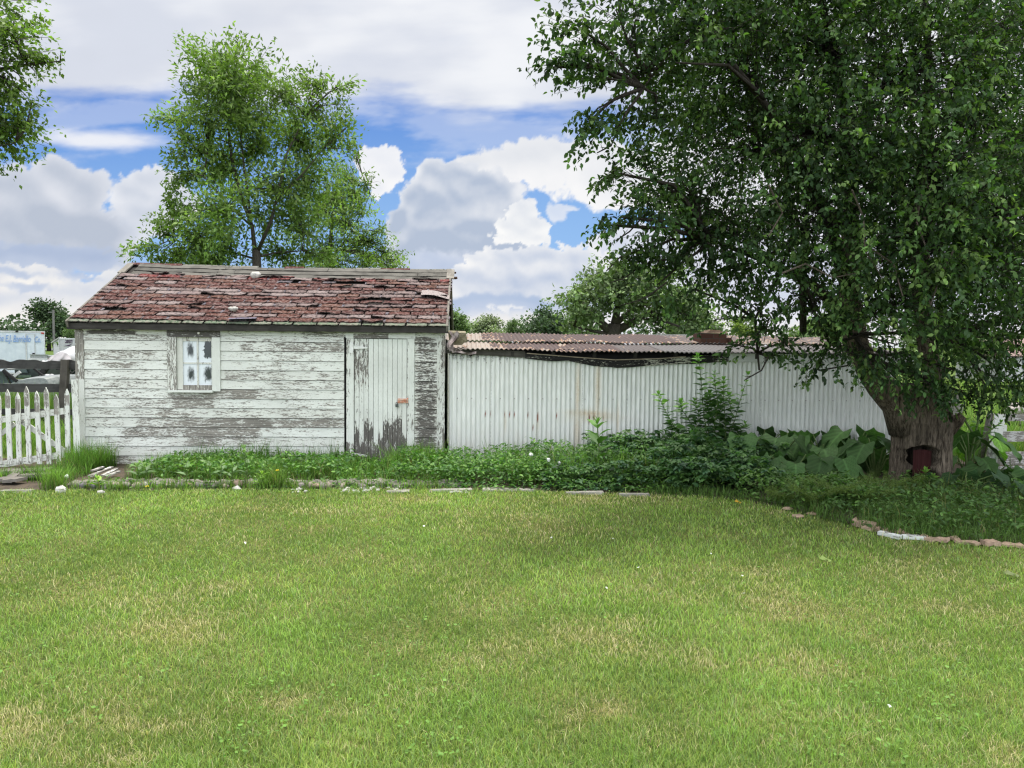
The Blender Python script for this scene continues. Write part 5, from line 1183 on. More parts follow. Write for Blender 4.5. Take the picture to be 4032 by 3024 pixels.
# ================================================================== trees
def m_bark(name, c1, c2, sc=1.0, dsp=.02):
    m, t, o = new_mat(name); col, r, g, b = vcol(t)
    n1 = noise(t, wpos(t, (26*sc, 26*sc, 4*sc)), 1.0, 6, .62, .8); n2 = noise(t, wpos(t), 5*sc, 4, .6)
    v = noise(t, wpos(t, (48*sc, 48*sc, 7*sc)), 1.0, 5, .65, 1.2)
    h = mth(t, 'ADD', mth(t, 'MULTIPLY', n1, .5), mth(t, 'MULTIPLY', v, .5))
    c = mixc(t, sstep(t, h, .38, .62), c1, c2); c = mixc(t, mth(t, 'MULTIPLY', sstep(t, n2, .5, .7), .4), c, tuple(k*.6 for k in c2))
    c = mixc(t, 1.0, c, col, 'MULTIPLY')
    bsdf(t, o, c, .95, .15, h, 1.0, dsp); return m
def blob_tree(name, label, trunk_pts, trunk_r, limbs, blobs, ncl, leafL, leafN, cols, mat, bark, seed, group=None, cat='tree', tv=LEAF4, tf=LEAF4F, wf=.55, spread=.35, twigs=True, outer=2.4, droop=.25, limb_to_blob=True, tip=1.35, tsides=8, brk=1.0, jit=None, clump=.26, rad_axes=.0):
    """trunk + hand placed limbs, a branch to every crown mass, twigs to every leaf cluster"""
    g = np.random.default_rng(seed); root = thing(name, label, cat, tuple(trunk_pts[0]), group)
    if trunk_r is not None:
        mb = MB(); mb.tube(trunk_pts, trunk_r, tsides, (1, 1, 1), rough=.06); obj('trunk', mb, bark, root, smooth=True)
    nodes = [Vector(p) for p in trunk_pts[len(trunk_pts)//2:]]; bm = MB()
    for pts, r0, r1 in limbs:
        P = [Vector(p) for p in pts]; n = len(P); bm.tube(P, [(r0+(r1-r0)*i/(n-1))*(.5+.5*brk) for i in range(n)], 6, (1, 1, 1), rough=.08)
        for a, b in zip(P[:-1], P[1:]): nodes += [a.lerp(b, t) for t in (.33, .66, 1)]
    B = [(Vector(c), r if hasattr(r, '__len__') else (r, r, r*.85), w) for c, r, w in blobs]
    anchors = []; ts_ = .85 if name == 'apple_tree' else spread/.35
    NP = np.array([tuple(p) for p in nodes])
    for c, r, w in B:
        d = NP-np.array(c); d[:, 2] *= np.where(d[:, 2] > 0, 2.0, .8); k = int(np.argmin((d**2).sum(1))); s = nodes[k]
        mid = s.lerp(c, .5)+Vector((g.normal(0, .1), g.normal(0, .1), abs(g.normal(0, .1))))*(c-s).length*.6
        pts = [s, s.lerp(mid, .6)+Vector(g.normal(0, .02, 3))*(c-s).length, mid, mid.lerp(c, .6), c]
        rb = max(.010, .014*(c-s).length+.008)*(spread/.35)*brk
        if limb_to_blob: bm.tube(pts, [rb, rb*.8, rb*.65, rb*.5, rb*.3], 5, (1, 1, 1))
        anchors.append(pts)
    wts = np.array([r[0]*r[1]*r[2]*w for c, r, w in B])**.8; cnt = np.maximum(5 if name == 'apple_tree' else 2, (wts/wts.sum()*ncl).astype(int))
    P = []; AX = []; LL = []; CC = []
    cols = np.array(cols); zc = np.array([c.z for c, r, w in B]); zlo, zhi = zc.min(), zc.max()
    for (c, r, w), n, an in zip(B, cnt, anchors):
        ca = np.array(c); dirs = unit(g.normal(0, 1, (n, 3))); rad = g.random(n)**(1/outer)
        pos = ca + dirs*rad[:, None]*np.array(r)
        if clump:                                  # gather the sprays into bunches with gaps between them
            ns = max(2, int(n*.16)); sub_ = pos[:ns]; pick = g.integers(0, ns, n)
            pos = sub_[pick] + g.normal(0, 1, (n, 3))*np.array(r)*clump*np.array((1, 1, .7)); rad = rad[pick]; dirs = dirs[pick]
        tone = g.uniform(.8, 1.2)
        for q in range(n):
            p = pos[q]; f = g.uniform(.3, 1.0)*4; i = min(int(f), 3); s = np.array(an[i].lerp(an[i+1], f-i))
            out = unit((p-s)[None])[0]; Lt = leafL*leafN*.42
            out = unit((out + dirs[q]*.5 + np.array((0, 0, -droop))*g.uniform(0, 1.4))[None])[0]
            b0 = p - out*Lt*.5
            if twigs and g.random() < twigs:
                m1 = (s+b0)/2 + g.normal(0, .05, 3)*np.linalg.norm(b0-s)
                bm.tube([s, m1, b0, p+out*Lt*.4], [.0050*ts_, .0042*ts_, .0030*ts_, .0015*ts_], 3, (1, 1, 1))
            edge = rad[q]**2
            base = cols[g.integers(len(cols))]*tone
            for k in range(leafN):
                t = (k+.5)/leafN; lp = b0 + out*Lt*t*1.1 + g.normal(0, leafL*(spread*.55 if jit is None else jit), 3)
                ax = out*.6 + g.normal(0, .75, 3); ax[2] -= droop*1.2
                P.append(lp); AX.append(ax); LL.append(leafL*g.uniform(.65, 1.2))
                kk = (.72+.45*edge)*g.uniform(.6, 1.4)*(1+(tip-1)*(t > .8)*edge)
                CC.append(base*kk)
    if len(bm.v): obj('branches', bm, bark, root, smooth=True)
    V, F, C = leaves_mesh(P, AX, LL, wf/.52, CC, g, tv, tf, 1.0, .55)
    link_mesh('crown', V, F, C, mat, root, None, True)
    return root
BARK_A = m_bark('apple_bark', (.034, .027, .021), (.205, .172, .132), 1.0, .04); BARK_T = m_bark('apple_twig_bark', (.018, .015, .012), (.06, .052, .044), 3)
BARK_B = m_bark('ash_bark', (.028, .024, .02), (.10, .088, .075), 2)

# ---- old apple tree on the right
M_APL = m_leaf('apple_leaf', .36, .62, .16, (1.1, 1.4, .35))
T0 = (5.60, 9.12)
def trunk_surface():
    mb = MB(); na, nz = 120, 84
    V = []; C = []
    def outline(z):
        pts = np.array([[0, 5.24, 5.90], [.12, 5.255, 5.90], [.3, 5.26, 5.91], [.5, 5.265, 5.91], [.7, 5.26, 5.92], [.85, 5.24, 5.93], [.93, 5.21, 5.90], [1.0, 5.17, 5.85], [1.1, 5.10, 5.80], [1.2, 5.04, 5.77], [1.3, 5.0, 5.75]])
        return np.interp(z, pts[:, 0], pts[:, 1]), np.interp(z, pts[:, 0], pts[:, 2])
    gg = np.random.default_rng(3)
    for j in range(nz+1):
        z = -.05+1.30*j/nz; x0, x1 = outline(max(z, 0)); cx, rx = (x0+x1)/2, (x1-x0)/2; ry = .36-.05*min(z, 1)
        for i in range(na):
            a = 2*pi*i/na; ca, sa = cos(a), sin(a)
            k = 1 + .035*sin(a*5+z*1.1) + .03*sin(a*9-z*2+1) + .02*sin(a*17+z*3) + .026*sin(a*31+5*sin(z*4))+.014*sin(a*53-6*sin(z*3)) + .025*(vnoise(a*8, z*2.2, 1, 4)-.5) + .03*(vnoise(a*20, z*5, 1, 6)-.5)
            if z < .25: k += .07*(1-z/.25)**2*(.5+.5*sin(a*4+1))
            X = cx+rx*ca*k; Yq = T0[1]+ry*sa*k; c = 1.0
            if sa < 0:
                # lower hollow, arched, with the red board in it
                hx, hz = (X-5.46)/(.12+.03*sin(z*19)+.02*sin(z*43)), (z-.0)/.50
                if abs(hx) < 1.25 and z < .58:
                    f = 1-max(0, (abs(hx)-.82)/.4) if z < .42 else 1-max(0, math.hypot(hx, (z-.42)/.10)-.8)/.4
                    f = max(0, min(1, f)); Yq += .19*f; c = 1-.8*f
                # upper slit
                sx = (X-(5.765+.10*(1.0-z)))/.05; 
                if .80 < z < 1.28:
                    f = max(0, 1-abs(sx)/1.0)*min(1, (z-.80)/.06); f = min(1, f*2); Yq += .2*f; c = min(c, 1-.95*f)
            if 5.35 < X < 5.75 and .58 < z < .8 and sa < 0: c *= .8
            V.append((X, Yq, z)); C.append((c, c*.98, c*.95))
    F = [(j*na+i, j*na+(i+1) % na, (j+1)*na+(i+1) % na, (j+1)*na+i) for j in range(nz) for i in range(na)]
    F.append(tuple(nz*na+i for i in range(na)))
    mb.add(V, F, np.array(C)); 
    # leaning left limb and the upright right stem grow out of the top
    mb.tube([(5.42, 9.12, .72), (5.25, 9.1, 1.02), (5.02, 9.08, 1.22), (4.82, 9.0, 1.42), (4.6, 8.9, 1.75), (4.45, 8.8, 2.3), (4.4, 8.7, 3.0)], [.24, .20, .155, .135, .13, .125, .11], 18, (1, .98, .95), rough=.05)
    mb.tube([(5.80, 9.16, .75), (5.80, 9.18, 1.05), (5.72, 9.16, 1.35), (5.60, 9.12, 1.75), (5.5, 9.1, 2.3), (5.45, 9.1, 3.0), (5.5, 9.1, 4.0)], [.15, .12, .11, .105, .11, .10, .09], 16, (1, .98, .95), rough=.05)
    mb.tube([(5.86, 9.05, .70), (5.96, 9.0, .82), (6.0, 8.98, .88)], [.10, .075, .05], 12, (.9, .85, .8), rough=.14)
    return mb
S = PXS
def ab(x, y, Yd, r, w=1.0): return (tuple(at(x, y, Yd)), r, w)
AB = [ab(1330, 20, 6.8, .42), ab(1450, -60, 7.4, .75), ab(1650, -80, 7.8, 1.0), ab(1900, -100, 7.8, 1.1), ab(2150, -60, 8, 1.0), ab(1240, 118, 6.4, .17, 4), ab(1195, 145, 6.35, .10, 7), ab(1215, 140, 6.4, .12, 5), ab(1285, 165, 6.6, .30), ab(1250, 60, 6.6, .22, 3), ab(1290, 235, 6.7, .26), ab(1258, 280, 6.6, .15, 4), ab(1330, 285, 6.7, .18, 1.2), ab(1390, 150, 7, .5), ab(1500, 60, 7.2, .7),
      ab(1420, 265, 7.2, .42), ab(1325, 372, 6.9, .14, 4), ab(1400, 375, 7.2, .34), ab(1295, 485, 6.9, .15, 4), ab(1345, 470, 6.9, .18, 1.3), ab(1395, 470, 7.2, .38), ab(1480, 400, 7.5, .6), ab(1380, 550, 7.2, .26), ab(1440, 580, 7.4, .40), ab(1500, 510, 7.5, .6), ab(1500, 625, 7.6, .32), ab(1545, 690, 7.7, .16, 1.3), ab(1420, 615, 7.4, .2),
      ab(1600, 150, 7.8, .9), ab(1620, 330, 7.8, .85), ab(1600, 490, 7.8, .7), ab(1610, 590, 7.7, .5), ab(1780, 100, 7.8, 1.0), ab(1800, 290, 7.5, 1.0), ab(1800, 470, 7.5, .85), ab(1740, 610, 7.4, .5), ab(1660, 700, 7.6, .25), ab(1590, 745, 7.6, .16), ab(1660, 775, 7.7, .19, 1.3), ab(1700, 740, 7.6, .2), ab(1640, 735, 7.6, .2), ab(1830, 690, 7.3, .38), ab(1765, 800, 7.5, .13, 1.6), ab(1775, 770, 7.5, .14), ab(1860, 770, 7.5, .26), ab(1800, 735, 7.4, .26),
      ab(1980, 150, 7.8, 1.1), ab(2000, 340, 7.3, 1.0), ab(1980, 510, 7.1, .85), ab(1950, 650, 7.1, .6), ab(1940, 745, 7.2, .42), ab(2100, 250, 8.2, 1), ab(2150, 450, 7.8, 1), ab(2120, 600, 7.6, .75), ab(2090, 720, 7.7, .5), ab(2060, 800, 8.0, .36), ab(2130, 835, 8.2, .30), ab(2190, 790, 8.3, .42), ab(2250, 700, 8.3, .75), ab(2250, 500, 8.8, 1), ab(2330, 250, 9, 1.2), ab(1985, 815, 8.0, .25), ab(1940, 790, 8.1, .25), ab(2020, 835, 8.3, .24), ab(1960, 840, 8.3, .16), ab(2060, 860, 8.5, .18), ab(1900, 790, 8.0, .22), ab(2110, 860, 8.4, .22), ab(2170, 870, 8.6, .2), ab(2200, 850, 8.5, .25), ab(1895, 815, 7.9, .2),
      ab(1500, 240, 9.3, .9), ab(1700, 240, 9.8, 1), ab(1650, 470, 9.8, .75), ab(1900, 350, 10, 1), ab(1900, 570, 9.8, .75), ab(2100, 500, 10.2, 1), ab(2180, 650, 10.2, .8), ab(2300, 350, 10.8, 1.2), ab(1600, 20, 9.3, .9), ab(1900, 0, 9.8, 1), ab(2200, 50, 10.2, 1.1), ab(1780, 640, 9.6, .4), ab(2050, 740, 9.8, .5)]
g_ = np.random.default_rng(2)
AL = [([(4.45, 8.8, 2.3), (4.1, 8.5, 2.9), (3.6, 8.1, 3.5), (3.0, 7.6, 4.0), (2.4, 7.1, 4.3)], .10, .03), ([(4.4, 8.7, 3.0), (4.2, 8.4, 4.0), (3.8, 8.1, 5.0), (3.3, 7.8, 5.8)], .10, .03), ([(4.5, 8.85, 2.0), (3.8, 8.4, 2.4), (3.1, 8.0, 2.6), (2.4, 7.6, 2.75)], .08, .02), ([(5.5, 9.1, 4.0), (5.3, 8.8, 5.0), (5.0, 8.5, 6.0)], .09, .03), ([(5.5, 9.1, 2.3), (5.9, 8.7, 2.9), (6.3, 8.3, 3.6), (6.7, 8.2, 4.4)], .09, .03), ([(5.6, 9.12, 1.75), (6.1, 8.7, 2.0), (6.6, 8.4, 2.2), (7.1, 8.4, 2.2)], .06, .02), ([(5.45, 9.1, 3.0), (5.6, 9.9, 3.8), (6.2, 10.6, 4.5)], .09, .03), ([(4.4, 8.7, 3.0), (4.2, 9.4, 3.6), (3.8, 10, 4.4)], .09, .03),
      ([(4.8, 9.0, 1.5), (4.4, 8.5, 1.8), (4.0, 8.0, 1.9), (3.7, 7.7, 1.75)], .045, .012), ([(5.5, 9.1, 2.3), (5.2, 8.4, 2.6), (4.9, 7.8, 2.6)], .06, .02), ([(1.9+.9, 7.3, 4.05), (2.3, 6.9, 4.2), (1.75, 6.6, 4.1)], .03, .008), (list(map(tuple, [at(1610, 60, 7.6), at(1500, 80, 7.3), at(1440, 120, 7.1), at(1390, 190, 6.9)])), .035, .008), (list(map(tuple, [at(1640, 800, 7.9), at(1630, 690, 8.0), at(1680, 600, 8.2), at(1720, 500, 8.5)])), .012, .03), (list(map(tuple, [at(1740, 480, 9.0), at(1735, 600, 9.1), at(1735, 720, 9.2)])), .06, .05)]
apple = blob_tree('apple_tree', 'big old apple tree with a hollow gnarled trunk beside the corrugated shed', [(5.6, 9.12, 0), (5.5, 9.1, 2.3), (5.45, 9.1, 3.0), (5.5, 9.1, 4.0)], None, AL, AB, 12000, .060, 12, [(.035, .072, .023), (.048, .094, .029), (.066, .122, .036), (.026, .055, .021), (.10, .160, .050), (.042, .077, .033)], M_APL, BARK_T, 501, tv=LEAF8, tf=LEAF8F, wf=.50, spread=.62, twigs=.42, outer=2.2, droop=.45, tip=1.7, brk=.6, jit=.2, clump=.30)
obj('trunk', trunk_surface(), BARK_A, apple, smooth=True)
mb = MB(); mb.grid(lambda u, v: (5.33+.23*u, 9.12-.262+.008*sin(u*20), -.02+.50*v-.03*abs(u-.4)), 12, 12, C=(.35, .4, .2))
obj('hollow_board', mb, m_wood('rotted_red_board', 'z', (.020, .006, .006), (.070, .016, .015)), apple); bpy.data.objects['hollow_board']['label'] = 'rotted dark red board closing the hollow in the trunk'
# bare dead twigs hanging in the crown
for pts in ([(1840, 410), (1865, 470), (1868, 540), (1905, 600)], [(1690, 590), (1740, 570), (1800, 600), (1850, 590)], [(1660, 400), (1690, 460), (1660, 510)], [(1870, 530), (1930, 570), (1950, 640)], [(1990, 420), (1980, 480), (2010, 560)], [(2060, 540), (2030, 600), (2010, 660)], [(1380, 540), (1340, 555), (1310, 585)], [(1440, 610), (1400, 640), (1375, 650), (1340, 660)], [(1400, 455), (1360, 500), (1330, 520)], [(1330, 290), (1320, 315), (1290, 330)], [(1440, 560), (1390, 570), (1350, 600), (1320, 610)], [(1660, 770), (1645, 800), (1610, 820)], [(1770, 800), (1830, 790), (1860, 750)], [(1600, 690), (1625, 660), (1660, 690), (1650, 740)]):
    P = [at(x, y, 6.75+.1*(i % 2)+(.5 if x < 1500 else 0)+(.8 if y > 680 else 0)) for i, (x, y) in enumerate(pts)]
    mb = MB(); mb.tube(P, [.009, .008, .006, .004][:len(P)], 5, (2.6, 2.5, 2.4) if pts[0][0] > 1600 and pts[0][1] < 680 else (1, 1, 1))
    for p, q in zip(P[:-1], P[1:]):
        m_ = p.lerp(q, .6); mb.tube([m_, m_+Vector((rng.uniform(-.1, .1), rng.uniform(-.05, .05), rng.uniform(-.08, .1)))], [.004, .002], 4, (2, 1.9, 1.8))
    obj('dead_twig', mb, BARK_T, apple)
M_GAP = m_leaf('green_apple_skin', .05, .35, .5)
for X, Y_, Yd in [(1925, 700, 6.75), (1935, 705, 6.75), (1930, 690, 6.8), (1985, 770, 7.0), (1975, 755, 7.0), (1890, 755, 7.2), (1900, 690, 6.9), (2010, 745, 7.0), (1990, 765, 7.0), (1880, 770, 7.2), (1880, 745, 7.2), (2040, 760, 7.2), (1960, 735, 7.0), (1870, 640, 6.8), (2020, 700, 7.0)]:
    mb = MB(); q = at(X, Y_, Yd); mb.rock(tuple(q), (.016, .016, .017), (.22, .32, .08), seed=int(X+Y_), n=8, m=6); obj('green_apple', mb, M_GAP, apple, smooth=True)

# ---- ash tree behind the shed
M_ASH = m_leaf('ash_leaf', .42, .5, .3, (1.05, 1.3, .4)); YA = 22.0
def aa_(x, y, r, w=1.0, Yd=YA): return (tuple(at(x, y, Yd+float(g_.uniform(-1.0, 1.0))*min(2, r*2))), (r, r*1.2, r*.9), w)
ASHB = [aa_(445, 150, .55), aa_(490, 180, .9), aa_(555, 170, .65), aa_(605, 200, .62), aa_(420, 195, .4), aa_(530, 250, 1.1), aa_(450, 255, .75), aa_(398, 240, .30), aa_(368, 258, .25, 2.2), aa_(480, 118, .35), aa_(415, 120, .25), aa_(560, 128, .28), aa_(520, 112, .28), aa_(690, 180, .42), aa_(733, 185, .3), aa_(680, 240, .7), aa_(742, 225, .25), aa_(650, 310, .85), aa_(720, 300, .45), aa_(755, 270, .25), aa_(765, 325, .25),
        aa_(425, 330, .62), aa_(385, 300, .3), aa_(480, 370, .9), aa_(398, 380, .34, 2.2), aa_(560, 330, .6), aa_(600, 410, .75), aa_(670, 390, .75), aa_(480, 455, .85), aa_(410, 455, .48), aa_(375, 455, .25, 2.2), aa_(570, 470, .55), aa_(640, 470, .7), aa_(352, 500, .35, 2.2), aa_(425, 515, .65, 2.2), aa_(325, 540, .28, 2.2), aa_(305, 545, .15, 2.2), aa_(490, 535, .55), aa_(610, 545, .6), aa_(450, 565, .45, 2.2), aa_(380, 560, .4, 2.2), aa_(340, 565, .2, 2.2), aa_(670, 550, .5), aa_(530, 420, .3)]
tb = at(553, 600, YA); tb.z = gz(YA)
def al(*p): return [tuple(at(x, y, YA+d)) for x, y, d in p]
ASHL = [(al((553, 560, 0), (545, 490, 0), (520, 420, .3), (500, 340, .5), (490, 250, .4), (480, 170, .3)), .10, .03), (al((556, 545, 0), (585, 480, -.3), (600, 420, -.4), (620, 330, -.4), (660, 250, -.2)), .085, .025), (al((545, 500, 0), (530, 380, .2), (520, 300, .4), (525, 220, .2)), .06, .02), (al((553, 560, 0), (520, 550, .5), (450, 530, .8), (380, 520, .6)), .05, .015), (al((556, 555, 0), (600, 545, .5), (680, 540, .6)), .05, .015), (al((545, 490, 0), (490, 440, -.5), (440, 380, -.6)), .05, .015), (al((600, 430, -.4), (650, 380, -.4), (700, 320, -.3)), .05, .015)]
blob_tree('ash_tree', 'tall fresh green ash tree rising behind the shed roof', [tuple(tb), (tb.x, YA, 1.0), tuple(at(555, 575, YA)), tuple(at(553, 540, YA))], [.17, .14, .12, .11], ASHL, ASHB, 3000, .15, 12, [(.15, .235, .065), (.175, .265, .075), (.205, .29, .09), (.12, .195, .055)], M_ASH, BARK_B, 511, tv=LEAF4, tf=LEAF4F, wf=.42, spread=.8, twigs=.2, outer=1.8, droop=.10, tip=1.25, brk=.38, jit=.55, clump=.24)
YB = 27.0
B2 = [aa_(x, y, r, 1, YB) for x, y, r in [(745, 380, .6), (770, 340, .3), (720, 420, .8), (765, 420, .5), (740, 480, .7), (790, 395, .3), (690, 460, .6), (800, 520, .5), (830, 500, .25), (840, 550, .4), (862, 565, .26), (845, 575, .3), (815, 560, .45), (760, 545, .7), (700, 550, .7), (800, 575, .5), (660, 500, .5), (720, 590, .8), (850, 580, .3), (780, 460, .35)]]
tb = at(712, 600, YB); tb.z = gz(YB)
blob_tree('young_ash', 'smaller light olive tree behind the shed, right of the tall ash', [tuple(tb), (tb.x, YB, 1.5), tuple(at(712, 560, YB)), tuple(at(718, 460, YB))], [.14, .11, .08, .05], [([tuple(at(x, y, YB)) for x, y in ((715, 560), (760, 500), (800, 420))], .05, .015)], B2, 1300, .16, 11, [(.17, .255, .075), (.20, .29, .085), (.14, .22, .065)], M_ASH, BARK_B, 513, wf=.32, spread=.75, twigs=.3, outer=1.9, droop=.1, brk=.4)
# ---- maple at the left edge
YM = 14.0
MB_ = [(tuple(at(x, y, YM+float(g_.uniform(-.5, .5)))), (r, r, r*.8), 1) for x, y, r in [(20, 60, .36), (55, 45, .22), (-50, 110, .9), (40, 120, .34), (95, 125, .16), (130, 132, .09), (20, 180, .36), (65, 190, .22), (85, 165, .12), (-40, 270, .75), (40, 245, .30), (70, 255, .12), (18, 285, .2), (5, 325, .13), (70, 215, .15), (-150, 0, 1.2), (-200, 250, 1.2), (30, 20, .2), (-160, 340, .6)]]
tb = at(-330, 900, YM); tb.z = gz(YM)
blob_tree('maple_tree', 'maple branches reaching in at the top left edge of the photo', [tuple(tb), (tb.x, YM, 2), (tb.x+.1, YM, 4)], [.24, .2, .15], [([(tb.x, YM, 3.2)]+[tuple(at(x, y, YM)) for x, y in ((-200, 200), (-60, 160), (60, 140), (130, 132))], .10, .012), ([(tb.x, YM, 2.4)]+[tuple(at(x, y, YM)) for x, y in ((-180, 350), (-40, 320), (30, 310))], .07, .012)], MB_, 1500, .095, 12, [(.15, .24, .055), (.18, .27, .065), (.12, .20, .045)], M_ASH, BARK_B, 515, wf=.62, spread=.7, twigs=.4, outer=1.9, droop=.3, brk=.5)

# ---- trees far behind
M_FAR = m_leaf('distant_foliage', .30, .6, .2, (1.0, 1.2, .5))
def far_tree(label, x0, x1, ytop, ybot, Yd, cols, n, seed, trunk=True, sub=9, name='distant_tree', shape='round', cl=None):
    g = np.random.default_rng(seed); a = at(x0, ybot, Yd); b = at(x1, ytop, Yd); cx = (a.x+b.x)/2; W2 = (b.x-a.x)/2; z0, z1 = a.z, b.z; H = z1-z0
    bl = []
    for k in range(sub):
        u = g.uniform(-1, 1); hmax = math.sqrt(max(0, 1-u*u*.85)); v = g.uniform(.28, .80)*hmax
        r = W2*g.uniform(.26, .42) if sub > 5 else W2*.6
        r = min(r, H*.42)
        bl.append(((cx+u*(W2-r), Yd+g.uniform(-.6, .6)*W2, z0+v*H), (r, r, r*.85), 1))
    bl.append(((cx, Yd, z1-W2*.32 if W2*.32 < H*.5 else z0+H*.6), (min(W2*.45, H*.4), min(W2*.45, H*.4), min(W2*.32, H*.4)), 1))
    L = W2*.10 if cl is None else cl
    gzv = gz(Yd)
    return blob_tree(name, label, [(cx, Yd, gzv), (cx, Yd, gzv+(z0-gzv)*.6+H*.2), (cx, Yd, z0+H*.45)], [W2*.07, W2*.05, W2*.03] if trunk else [.02, .02, .01], [], bl, int(n*1.7), L, 8, cols, M_FAR, BARK_B, seed, group='trees beyond the sheds', wf=.85, spread=1.25, twigs=.05, outer=1.8, droop=.1, limb_to_blob=True, tip=1.2)
DG = [(.055, .092, .050), (.066, .11, .056), (.08, .128, .062)]; MG_ = [(.105, .165, .065), (.12, .19, .07), (.14, .215, .08)]; PG = [(.24, .29, .17), (.29, .34, .21), (.21, .26, .15)]; YG = [(.15, .22, .04), (.19, .27, .06)]  # distance haze put into the dark and mid greens, lightened and greyed
far_tree('big dark round tree behind the white truck body', 42, 168, 652, 758, 170, DG, 700, 601, sub=14)
far_tree('small light green tree just left of the shed roof', 128, 185, 708, 752, 85, MG_, 260, 602, sub=6)
far_tree('low far tree at the left edge of the photo above the truck', -60, 62, 703, 745, 300, DG, 240, 603, sub=8)
far_tree('mid green tree touching the right end of the shed roof', 930, 1030, 672, 745, 75, MG_, 480, 604, sub=9)
far_tree('pale silvery willow behind the left end of the tin roof', 1012, 1098, 684, 745, 60, PG, 480, 605, sub=9)
far_tree('small bright green tree between the willow and the dark trees', 1082, 1138, 692, 745, 72, MG_, 300, 606, sub=7)
far_tree('dense dark green tree in the middle behind the tin roof', 1120, 1245, 668, 750, 95, DG, 900, 607, sub=16)
far_tree('tree with thin crown behind the dark tree, at the left of the spreading one', 1215, 1300, 655, 748, 85, MG_, 420, 608, sub=10)
far_tree('light yellow green bush behind the chimney stub', 1560, 1650, 682, 745, 30, YG, 240, 609, sub=7)
far_tree('green tree seen through the gap left of the apple trunk', 1690, 1850, 690, 760, 60, MG_, 420, 610, sub=9)
far_tree('mid green tree partly hidden by the apple crown right of the spreading tree', 1430, 1570, 655, 748, 70, MG_, 480, 612, sub=10)
far_tree('shaded tree behind the apple trunk at the right', 1960, 2120, 700, 790, 60, MG_, 500, 613, sub=10)
far_tree('tree at the right edge of the photo beside the far house', 2200, 2380, 690, 800, 70, MG_, 420, 614, sub=9)
YS = 45.0
SP = [(tuple(at(x, y, YS+float(g_.uniform(-2, 2)))), (r, r*1.1, r*.7), 1) for x, y, r in [(1300, 608, 1.3), (1350, 600, 1.4), (1410, 615, 1.3), (1260, 630, .9), (1240, 650, .9), (1470, 640, 1.2), (1320, 640, 1.4), (1390, 650, 1.4), (1450, 670, 1.2), (1500, 690, .9), (1250, 680, .8), (1290, 680, .9), (1230, 700, .5), (1420, 700, .8), (1480, 710, .7), (1370, 690, .7), (1340, 580, .6)]]
tb = at(1325, 760, YS); tb.z = gz(YS)
blob_tree('spreading_tree', 'large spreading tree with dark forked limbs behind the tin roof', [tuple(tb), (tb.x, YS, .8), tuple(at(1325, 720, YS)), tuple(at(1328, 700, YS))], [.6, .5, .42, .36], [([tuple(at(x, y, YS)) for x, y in ((1322, 720), (1290, 690), (1270, 665), (1250, 650))], .28, .06), ([tuple(at(x, y, YS)) for x, y in ((1328, 705), (1335, 660), (1330, 620))], .28, .06), ([tuple(at(x, y, YS)) for x, y in ((1330, 715), (1370, 695), (1410, 670), (1450, 650))], .26, .06), ([tuple(at(x, y, YS)) for x, y in ((1330, 700), (1365, 670), (1385, 640))], .2, .05), ([tuple(at(x, y, YS)) for x, y in ((1322, 722), (1280, 715), (1240, 705))], .14, .04)], SP, 1250, .30, 8, [(.11, .165, .065), (.13, .19, .08), (.155, .215, .095), (.075, .125, .05)], M_FAR, BARK_B, 521, wf=.6, spread=.9, twigs=.5, outer=1.9, droop=.15)
